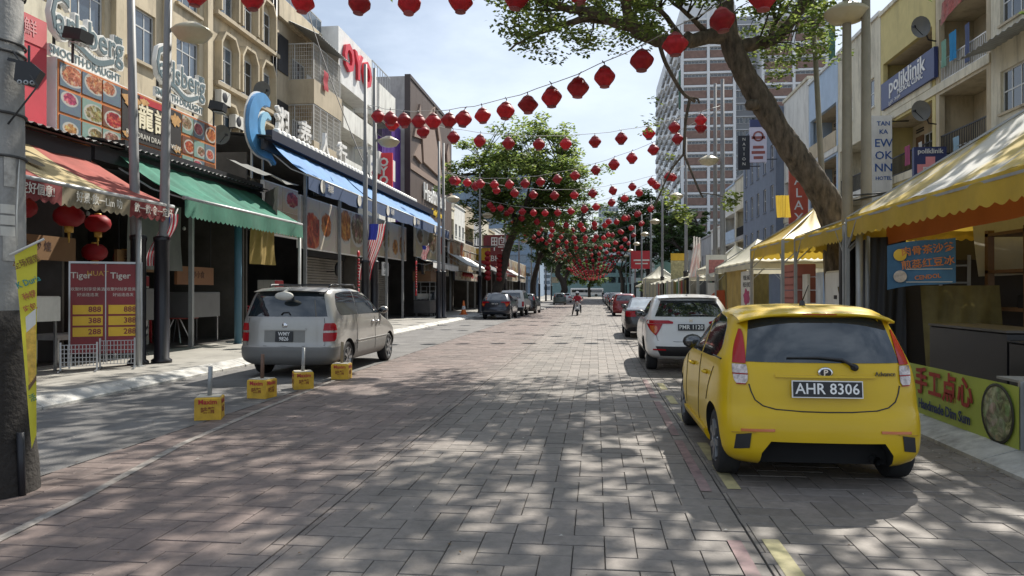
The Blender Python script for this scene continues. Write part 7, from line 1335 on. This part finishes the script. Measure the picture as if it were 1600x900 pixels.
# ------------------------------------------------------------ right-hand stalls and tents, utility pole with banner
tenty = M('tent_yellow', (.58,.41,.055), .55, var=.15, scale=1.5, dirt=.25, dcol=(.35,.25,.08), trans=.35); tentw = M('tent_cream', (.62,.59,.47), .6, var=.1, scale=1.2, dirt=.25, dcol=(.4,.36,.25), trans=.35)
def bleached():  # white patches: bleached cloth, with the roof's bright sheen painted in too
    m = M('tent_bleached_sheen', (.60,.44,.085), .45, var=.12, scale=1.2, trans=.3); t = m.node_tree; b = t.nodes['Principled BSDF']; lk = t.links.new
    src = b.inputs['Base Color'].links[0].from_socket; g = nd(t, 'ShaderNodeNewGeometry'); mpn = nd(t, 'ShaderNodeMapping'); mpn.inputs['Scale'].default_value = (.55,.8,.55); mpn.inputs['Rotation'].default_value = (0,0,.5); lk(g.outputs['Position'], mpn.inputs[0])
    n = nd(t, 'ShaderNodeTexNoise', _Scale=.9, _Detail=5., _Roughness=.6, _Distortion=.8); lk(mpn.outputs[0], n.inputs['Vector']); r = nd(t, 'ShaderNodeMapRange', _From_Min=.46, _From_Max=.56); lk(n.outputs['Fac'], r.inputs[0])
    mm = nd(t, 'ShaderNodeMix', data_type='RGBA'); mm.inputs[7].default_value = (.74,.73,.69,1); lk(r.outputs[0], mm.inputs[0]); lk(src, mm.inputs[6]); lk(mm.outputs[2], b.inputs['Base Color']); return m
tentb = bleached(); orangec = M('orange_cloth', (.45,.13,.03), .7, trans=.4)
def tent(label, x0, x1, y0, y1, ze, apex, roofm, valm, vh=.34, pitch=.26, post_m=galv, sag=.10, sides=4, amp=.05):
    cx, cy = apex[0], apex[1]; r = E('market_tent', (x0,y0,0)); T(r, label, 'tent'); o = Vector((x0,y0,0)); A = Vector(apex)-o
    c = [Vector((0,0,ze)), Vector((x1-x0,0,ze)), Vector((x1-x0,y1-y0,ze)), Vector((0,y1-y0,ze))]
    for k in range(4):
        a, b = c[k], c[(k+1) % 4]
        def f(u, v):
            e = a+(b-a)*u; p = e+(A-e)*v; return p-Vector((0,0,sag*math.sin(math.pi*v)*(.55+.9*math.sin(math.pi*u))))+Vector((0,0,.02*math.sin(u*31+v*7)*(1-v)))
        MB().grid(f, 20, 12).build('roof_panel', roofm, r)
        L = (b-a).length; n = int(L/pitch)*6; d = (b-a).normalized(); nrm = d.cross(Vector((0,0,1)))
        def g(u, v):
            s_ = u*L; sc = amp*abs(math.sin(math.pi*s_/pitch)); return a+d*s_+nrm*(.015+.02*math.sin(s_*5.3+k)*v)-Vector((0,0,(vh-amp+sc)*v))
        MB().grid(g, n, 3).build('valance', valm, r)
    for p in c:
        MB().box(p.x-.03,p.y-.03,.15,p.x+.03,p.y+.03,ze-.02).build('leg', post_m, r)
    mb = MB()
    for k in range(4):
        a, b = c[k]-Vector((0,0,.06)), c[(k+1) % 4]-Vector((0,0,.06)); mb.bar(a, b, .035); d = (b-a).normalized(); mb.bar(a+d*.5, a-Vector((0,0,.5)), .025); mb.bar(b-d*.5, b-Vector((0,0,.5)), .025)
        mb.bar(c[k], A-Vector((0,0,.05)), .03)
    mb.build('frame_bars', post_m, r); return r
tent('big yellow tent with sun-bleached patches and painted white sheen at the right edge', 4.4, 10.4, 7.5, 13.6, 2.96, (7.4,10.5,5.2), tentb, tenty, .36, .27)
tent('small yellow tent joined to the big one beside the tree trunk', 4.4, 7.4, 13.75, 17.0, 2.86, (5.9,15.4,3.5), tenty, tenty, .32, .17); tent('small yellow peaked tent left of the tree trunk', 4.2, 6.9, 17.3, 20.7, 2.84, (5.4,19,3.75), tenty, tenty, .32, .16)
tent('cream peaked tent left of the small yellow tents', 4.3, 7.4, 21.2, 27.4, 2.52, (5.6,26.6,3.5), tentw, tentw, .22, .5, amp=.0, sag=.16); tent('second cream peaked tent behind the thick lamp post', 4.8, 7.8, 32.4, 36, 2.7, (6.2,34,3.75), tentw, tentw, .25, .5, amp=0., sag=.15); tent('third cream tent along the right pavement', 5.0, 7.6, 37, 40.5, 2.5, (6.1,38.6,3.2), tentw, tentw, .25, .5, amp=0.)
w3 = tent('far white peaked tent with closed sides', 4.2, 6.8, 64, 67, 2.8, (5.5,65.4,3.9), tentw, tentw, .3, .5, amp=0.)
MB().box(0,-.02,.15,2.6,.0,2.5).box(-.02,0,.15,0,3,2.5).build('side_wall', tentw, w3)
for i, (y0, y1) in enumerate(((28.2,33.5),(41.2,47.5),(48,55),(56,63))):
    r = E('lean_to_stall', (4.5,y0,0)); T(r, ['low stall with grubby cream roof sheet just past the cream tent', 'low stall under the striped cloth', 'low stall with pale roof sheet before the far white tent', 'last low stall before the far white tent'][i], 'stall'); W = y1-y0
    MB().grid(lambda u, v: (1.9*v, W*u, 2.35+.55*v-.10*math.sin(math.pi*u*2)**2+.03*math.sin(u*17)), 20, 4).build('roof_sheet', tentw, r)
    MB().grid(lambda u, v: (1.85+.05*math.sin(u*30), W*u, 2.75-2.5*v), 24, 3).build('back_sheet', [tarpo, M('dusty_blue', (.08,.10,.14), .8), tarpg, tarpo][i], r)
    MB().bbox(.3,.3,.15,1.0,W-.3,1.0,.03).build('counter', [brown, dark, M('teal_box', (.05,.13,.13), .6), dark][i], r)
    for y in (0,W/2,W): MB().box(-.03,y-.03,.15,.03,y+.03,2.36).build('leg', galv, r)
    mb = MB(); rr = random.Random(i)
    for k in range(4): O('hanging_goods', cmesh('goods%d' % k, lambda: MB().grid(lambda u, v: (.03*math.sin(u*9), (u-.5)*.8, -1.3*v), 6, 5).mesh('hanging_goods', [tarpo, offw, redp, greenp][k])), r, (.4+.2*rr.random(), .7+k*W/4.3, 2.3))
cloth('striped_cloth', 'pink and white striped cloth draped high over a right-hand stall', (5.0,36.6,4.0), (.2,3.4,.0), (-.2,-.6,-1.6), None or M('stripe_pink', (.62,.42,.38), .85, trans=.35), 'cloth', .12, 14.)
_o = bpy.data.objects['striped_cloth']; _o.data.materials.append(M('stripe_white', (.66,.62,.58), .85, trans=.35))
for p in _o.data.polygons: p.material_index = (p.index % 24) % 2
for i in range(3): cloth('striped_cloth', ['left','middle','right'][i]+' strip of white cloth standing up beside the striped cloth', (5.2,40.5-i*1.0,4.6-.1*i), (0,-.5,0), (0,0,-1.2), M('stripe_white', (.66,.62,.58), .85, trans=.35), 'cloth', .05)
ysb = E('stall_signboard', (4.95,45,0)); T(ysb, 'yellow-topped notice board on the right between lamp posts', 'sign'); MB().box(-.5,-.04,2.4,.5,.04,3.5).build('print_panel', M('notice_print', (.42,.38,.2), .6, var=.5, scale=6.), ysb); MB().box(-.5,-.045,3.52,.5,.045,3.95).build('yellow_header', yellp, ysb); MB().box(-.5,-.03,.15,-.45,.03,2.4).box(.45,-.03,.15,.5,.03,2.4).build('stand_leg', galv, ysb)
# goods under the small yellow tents
ycur = cloth('stall_curtain', 'ochre curtain closing the front of the cream tent', (4.45,26.0,2.45), (0,-3.4,0), (0,0,-2.3), tarpy, 'curtain', .03); cloth('stall_curtain', 'dark olive curtain at the far end of the cream tent', (4.6,29.4,2.5), (0,-2.6,0), (0,0,-2.3), tarpo, 'curtain', .05)
pst = E('drink_poster', (4.35,22.0,.0)); T(pst, 'white poster with a magenta fruit hung on the cream tent', 'poster'); MB().box(-.02,-.85,.75,.0,.85,2.25).build('sheet', offw, pst)
for s_, z in (('PURE AND',2.05),('FRESH JUICE',1.85),('PURE AND',1.12),('好味',.92)): TX('lettering', s_, .2, dark, pst, (-.024,0,z), FR, .001)
O('fruit_picture', fixn(MB().prism([(.42*math.cos(t)*(1+.15*math.sin(6*t)), 1.5+.22*math.sin(t)*(1+.2*math.cos(5*t))) for t in [k*math.pi/12 for k in range(24)]], 'x', -.03, -.021).mesh('fruit_picture', M('magenta_print', (.40,.03,.12), .5, var=.4, scale=8.))), pst)
rb = E('red_crate_stack', (4.6,18.5,.15)); T(rb, 'tall stack of faded red plastic crates under the yellow tent', 'crates'); rcm = M('faded_red_crate', (.36,.13,.11), .7, var=.15)
for k in range(7): MB().bbox(0,-.55,k*.31,.5,.55,k*.31+.295,.015).build('crate', rcm, rb); MB().box(-.012,-.5,k*.31+.10,-.002,.5,k*.31+.13).build('crate_shadow_line', M('crate_shadow', (.2,.06,.05), .8), rb)  # dark strip painted across each crate as a shadow line
wc = E('white_cabinet', (5.0,16.4,.15)); T(wc, 'tall white cabinet standing under the small yellow tent', 'cabinet'); MB().bbox(0,-.5,0,.7,.45,1.95,.02).build('carcass', offw, wc); MB().box(-.02,-.48,.05,-.002,.43,1.9).build('door', white, wc); MB().box(-.035,-.36,1.35,-.021,-.2,1.43).build('label_plate', dark, wc)
wb = E('leaning_board', (4.75,17.45,.15)); T(wb, 'pale board leaning beside the white cabinet', 'board'); MB().box(-.03,-.2,0,.03,.2,1.9).build('panel', offw, wb)
cloth('tarpaulin', 'dark tarpaulin wall behind the small yellow tents', (7.2,20.5,2.7), (0,-6.5,0), (0,0,-2.5), M('dark_tarp', (.035,.03,.03), .8), 'tarp', .05); cloth('tarpaulin', 'black tarpaulin hung from the corner of the big yellow tent', (4.75,13.5,2.6), (.55,-.1,0), (0,0,-2.3), M('black_tarp', (.012,.012,.014), .6), 'tarp', .04); cloth('tarpaulin', 'olive tarpaulin bundled beside the white cabinet', (4.7,15.1,1.75), (.5,-.6,0), (.1,0,-1.6), tarpo, 'tarp', .12, 7.)
cloth('tarpaulin', 'olive tarpaulin draped below the blue stall banner', (5.2,12.6,1.75), (1.0,-.4,0), (.1,0,-1.5), tarpo, 'tarp', .14, 8.); cloth('tarpaulin', 'white tarpaulin hanging at the back of the big yellow tent', (6.3,13.25,2.92), (4.0,-.3,.1), (0,-.25,-1.0), M('white_tarp', (.50,.48,.42), .7, trans=.3, dirt=.2), 'tarp', .06, 11.); cloth('tarpaulin', 'orange inner valance of the big yellow tent', (5.0,13.5,2.85), (.0,-6,.1), (0,0,-.38), orangec, 'tarp', .02, 20.)
cloth('tarpaulin', 'dark sheet closing the back of the big stall', (5.3,13.5,2.2), (5.0,-.1,0), (0,0,-2.05), M('back_sheet_dark', (.04,.032,.026), .8), 'tarp', .05)
# blue banner
bb_ = E('blue_banner', (4.78,11.55,0), R(-14)); T(bb_, 'blue stall banner with orange print hanging from the big tent', 'banner'); MB().grid(lambda u, v: (-.45+.9*u, .02*math.sin(u*7), 2.34+.12*u-.66*v+.02*math.sin(u*5)), 16, 8).build('sheet', M('banner_blue', (.045,.14,.25), .6, var=.2, scale=4.), bb_)
orp = M('banner_orange', (.60,.20,.05), .6)
for t, z, sz in (('肉骨茶沙爹',2.27,.14),('煎蕊红豆冰',2.07,.14),('CENDOL',1.87,.085)): TX('lettering', t, sz, orp, bb_, (.08,-.03,z), (R(90),R(-6),0), .001, .002)
for z in (1.98,1.79): MB().box(-.2,-.028,z,.40,-.024,z+.012).build('white_stripe', offw, bb_)
MB().lathe([(0,0),(.07,.0),(.09,.004)], 14, (-.28,-.03,2.2), 0, 'y').build('round_picture', yellp, bb_); MB().lathe([(0,0),(.08,.0),(.09,.004)], 14, (-.28,-.03,1.88), 0, 'y').build('round_picture', M('picture_cream', (.5,.42,.34), .6, var=.4, scale=15.), bb_)
# counters, posts and tables of the big stall
cn = E('stall_counter', (4.75,7.6,.15)); T(cn, 'long black stall counter behind the yellow hatchback', 'counter')
MB().bbox(0,0,0,.7,1.55,.92,.02).build('near_cabinet', M('counter_black', (.02,.019,.02), .35), cn); MB().bbox(0,1.6,0,.7,3.6,1.02,.02).build('far_cabinet', M('counter_black', (.02,.019,.02), .35), cn); MB().box(-.02,1.58,1.021,.72,3.6,1.05).build('steel_top', M('worn_top', (.10,.09,.08), .5, .3), cn); MB().box(-.02,.0,.921,.72,1.56,.94).build('dark_top', dark, cn)
tb = counter('folding_table', 'brown-topped folding table behind the black counter', 6.6, 10.6, 2.4, 1.0, .88, .93, R(80), M('table_top', (.30,.21,.09), .5), 'table'); counter('folding_table', 'low folding table with yellow top at the right edge', 5.75, 6.9, 1.6, .8, .70, .74, R(85), yellp, 'table')
post('thin pale stall post left of centre in the big stall', 5.3, 9.75, 1.85, .022, offw); post('thin pale stall post beside the dim sum banner', 4.72, 7.85, 1.75, .028, offw, lean=(-.05,0)); post('stout grey corner post of the big yellow tent', 4.55, 13.45, 2.6, .06, galv); post('second grey post behind the corner post of the big tent', 4.8, 13.75, 2.6, .045, galv)
ld = E('ladder', (5.75,12.7,.15), R(-30)); T(ld, 'aluminium ladder leaning inside the big stall', 'ladder')
for x in (-.2,.2): MB().bar((x,0,0),(x,.25,2.1),.05,.03).build('rail', M('dull_aluminium', (.2,.2,.2), .5, .4), ld)
for k in range(7): MB().bar((-.2,.04+.03*k,.25+.28*k),(.2,.04+.03*k,.25+.28*k),.03).build('rung', M('dull_aluminium', (.2,.2,.2), .5, .4), ld)
wf = E('wooden_rack', (9.6,12.9,.15), R(-90)); T(wf, 'dark wooden frame rack at the back of the big stall', 'rack')
for x, y in ((0,0),(1.1,0),(0,-1.6),(1.1,-1.6),(0,-3.2),(1.1,-3.2)): MB().box(x-.05,y-.05,0,x+.05,y+.05,2.5).build('upright', brown, wf)
for z in (.6,1.2,1.8,2.4): MB().box(-.05,-3.25,z,1.15,.05,z+.05).build('shelf', brown, wf)
rr = random.Random(33)
for k in range(14):
    z = (.65,1.25,1.85)[k % 3]; x_ = 9.5-.215*k; y = 0; w_ = rr.uniform(.1,.18); h_ = rr.uniform(.12,.4)
    o = E('stored_box', (x_, 12.2+rr.uniform(0,.3), .15+z)); T(o, ['brown carton', 'pale carton', 'green carton', 'black carton', 'dark red carton'][k % 5]+' on the %s shelf of the wooden rack, %s from its right end' % (['low','middle','top'][k % 3], ORD[k]), 'box', 'goods on the wooden rack'); MB().bbox(-w_,-w_*.6,0,w_,w_*.6,h_,.02).build('carton', [brown, offw, greenp, dark, M('tin_red', (.25,.06,.04), .5)][k % 5], o)
tp = E('hanging_tarp_board', (6.9,8.3,0)); T(tp, 'grey board propped under the white tarpaulin', 'board'); O('panel', fixn(MB().prism([(0,2.15),(1.6,2.45),(1.9,2.35),(1.7,2.1)], 'y', -.6, .6).mesh('panel', M('dull_board', (.12,.11,.1), .7))), tp)
# dim sum banner along the kerb
db = E('dim_sum_banner', (3.98,7.5,0)); T(db, 'lime green banner advertising handmade dim sum along the right kerb', 'banner')
limeg = M('banner_lime', (.33,.40,.07), .55, var=.1, scale=3.); MB().grid(lambda u, v: (.012*math.sin(u*13)*v, 2.75*u, .15+.60*v), 30, 4).build('sheet', limeg, db)
redt = M('banner_red_text', (.30,.03,.02), .6)
for i, c in enumerate('手工点心'): TX('lettering', c, .34, redt, db, (-.02,2.08-i*.36,.54), FR, .002, .010)
TX('lettering', 'Handmade Dim Sum', .165, M('banner_navy', (.02,.03,.10), .6), db, (-.02,1.52,.28), FR, .002, .003, .92)
for y, sz in ((.36,.30),(2.55,.26)):
    MB().lathe([(0,0),(sz*.93,0.),(sz*.95,.002)], 28, (-.016,y,.44), 0, 'x').build('dish_picture', food_mat('dim_sum_print', (.1,.1,.08), (.24,.25,.14), (.48,.47,.36), False), db); MB().lathe([(sz*.90,-.003),(sz,-.003),(sz,.004),(sz*.9,.004)], 28, (-.017,y,.44), 0, 'x').build('basket_rim', M('basket_dark', (.03,.03,.02), .7), db)
for y in (.02,2.73): MB().box(.01,y-.02,.15,.05,y+.02,.80).build('stake', galv, db)
gb = E('grey_bin', (4.15,7.0,.15)); T(gb, 'dark grey box with a flat lid at the end of the dim sum banner', 'box'); MB().box(0,0,0,.6,.45,.62).build('box_body', M('bin_grey', (.06,.06,.062), .6), gb); MB().box(-.12,-.05,.625,.75,1.0,.65).build('lid_board', M('lid_grey', (.24,.24,.23), .7), gb)
cloth('yellow_pennant', 'yellow leaf-shaped pennant hanging by the grey-blue building', (5.0,21.4,4.35), (.36,0,0), (.05,0,-.62), tenty, 'pennant', .04)
umb = E('parasol', (5.2,76,.15)); T(umb, 'pale parasol far along the right pavement', 'parasol'); MB().lathe([(0,2.6),(.5,2.45),(1.2,2.1),(1.22,2.0)], 10).build('canopy', tentw, umb); MB().cyl((0,0,0),(0,0,2.55),.03).build('pole', galv, umb)
tree('small round potted tree by the far white tent', (4.9,72,.15), [(4.9,72,.15),(4.9,72,1.2),(4.9,72,1.7)], 4, (4.9,72,2.3), (.75,.75,.75), 40, 50, .16, [leafA, leafB], 15, .06, 'potted_tree')
# ------------------------------------------------------------ utility pole and durian banner at far left
up = E('utility_pole', (-4.94,5.55,.0)); T(up, 'thick concrete utility pole with a blackened foot at the left edge', 'utility pole'); gconc = M('pole_concrete', (.30,.295,.28), .85, var=.2, scale=3., dirt=.5, bump=.3)
MB().tube([(0,0,0),(0,0,1.5),(0,0,4),(0,0,9)], [.30,.255,.225,.19], 24).build('shaft', gconc, up)
MB().lathe([(.36,0),(.345,.25),(.315,.5),(.29,.95),(.272,1.35),(.262,1.5),(.25,1.5)], 24).build('blackened_sleeve', M('sooty_black', (.022,.018,.015), .85, var=.4, scale=5., bump=.8, bscale=25.), up)
for z, rr_ in ((2.75,.247),(3.1,.243),(3.6,.238),(3.68,.238),(4.1,.232)): MB().lathe([(rr_,z-.012),(rr_+.012,z-.008),(rr_+.012,z+.008),(rr_,z+.012)], 20).build('strap', wire, up)
def wrap(nm, a0, a1, z0, z1, m, off=.006, nm2=None):
    rad = lambda z: (.30-.045*z/1.5) if z < 1.5 else (.255-.03*(z-1.5)/2.5)
    return MB().grid(lambda u, v: ((rad(z0+(z1-z0)*v)+off)*math.cos(R(a0+(a1-a0)*u)), (rad(z0+(z1-z0)*v)+off)*math.sin(R(a0+(a1-a0)*u)), z0+(z1-z0)*v), 10, 3).build(nm, m, up)
for k in range(3): wrap('sticker', -34, -8, 2.28-k*.09, 2.355-k*.09, offw)
wrap('poster', -110, -45, 1.72, 2.0, offw); wrap('poster', -112, -40, 1.35, 1.70, M('orange_poster', (.42,.24,.12), .6, var=.5, scale=9.)); wrap('poster', -30, -5, 1.9, 2.1, M('faded_poster', (.40,.38,.34), .7, var=.4, scale=14.)); wrap('poster', -28, -6, 2.5, 2.75, M('faded_poster', (.40,.38,.34), .7))
for a, b in (((-.05,-.26,1.5),(-.03,-.24,4.4)),((.12,-.22,1.2),(.10,-.21,5))): MB().tube([a, ((a[0]+b[0])/2+.02, a[1]-.01, (a[2]+b[2])/2), b], .012, 6).build('conduit', galv, up)
MB().tube([(.0,-.30,1.4),(.06,-.33,.9),(.02,-.36,.4),(-.02,-.40,.02)], .018, 7).build('hanging_hose', M('hose_grey', (.13,.12,.11), .6), up)
MB().cyl((.36,-.08,0),(.34,-.08,.52),.028,n=10).build('steel_stub', dark, up)
MB().tube([(.24,.02,2.75),(.32,-.1,2.3),(.34,-.12,2.02)], .006, 5).tube([(.2,-.15,2.6),(.12,-.3,2.2),(.05,-.36,1.92)], .006, 5).build('tie_string', offw, up)
MB().tube([(.24,-.05,3.6),(.5,-.1,3.3),(.24,-.1,3.0)], .008, 5).tube([(-.1,-.24,4.2),(.0,-.25,3.4),(.1,-.24,2.7)], .008, 5).build('loose_wire', wire, up)
fl = E('stage_light', (-4.56,5.5,3.42), R(20)); fl.scale = (.75,.75,.75); T(fl, 'black lamp cluster strapped to the utility pole', 'floodlight'); O('housing', fixn(MB().prism([(-.12,-.10),(.06,-.14),(.14,.02),(.05,.10),(-.10,.12)], 'y', -.07, .07).mesh('housing', black)), fl); MB().bar((-.2,0,.14),(-.02,0,.10),.03).bar((0,0,.3),(0,0,.08),.02).build('bracket', black, fl)
for k in range(3): MB().lathe([(.012,-.01),(.026,-.01),(.026,.01),(.012,.01)], 10, (-.06+.06*k,-.075,-.12), 0, 'y').build('ring', galv, fl)
bn = E('durian_banner', (-4.36,5.22,0), R(36)); T(bn, 'tall narrow yellow durian banner hanging from the utility pole', 'banner'); by = M('banner_yellow', (.62,.56,.045), .6, var=.1, scale=4., trans=.2)
def bfn(u, v):
    x0, x1 = -.062+.115*v, .082; z = 1.93+.10*u-1.48*v+.0*u; return (x0+(x1-x0)*u, -.02+.02*math.sin(v*5+u*2), z)
MB().grid(bfn, 10, 30).build('sheet', by, bn); MB().tube([(-.09,-.03,1.93),(.13,-.03,2.06)], .010, 6).build('stick', offw, bn)
dur = M('durian_print', (.62,.38,.05), .6, var=.4, scale=18., dirt=.5, dcol=(.55,.52,.42))
MB().grid(lambda u, v: (lambda p: (p[0], p[1]-.006, p[2]))(bfn(.25+.7*u, .42+.27*v)), 6, 8).build('durian_picture', dur, bn); MB().grid(lambda u, v: (lambda p: (p[0], p[1]-.006, p[2]))(bfn(.3+.65*u, .34+.08*v)), 6, 3).build('pale_picture', offw, bn); MB().grid(lambda u, v: (lambda p: (p[0], p[1]-.006, p[2]))(bfn(.2+.8*u, .685+.03*v)), 6, 3).build('brown_picture', brown, bn)
teal = M('banner_teal', (.03,.22,.22), .6); inkb = M('banner_ink', (.22,.12,.02), .6)
for t, u, v, sz, m in (('全场榴莲',.5,.07,.062,inkb),('K Duria',.55,.175,.068,teal),('种榴',.6,.25,.062,M('banner_redink', (.4,.12,.04), .6)),('吃包',.62,.315,.06,M('banner_redink', (.4,.12,.04), .6)),('活',.62,.78,.06,greenp)):
    p = bfn(u, v); TX('lettering', t, sz, m, bn, (p[0],p[1]-.012,p[2]), (R(90),R(-24),0), .001, .001, .75)
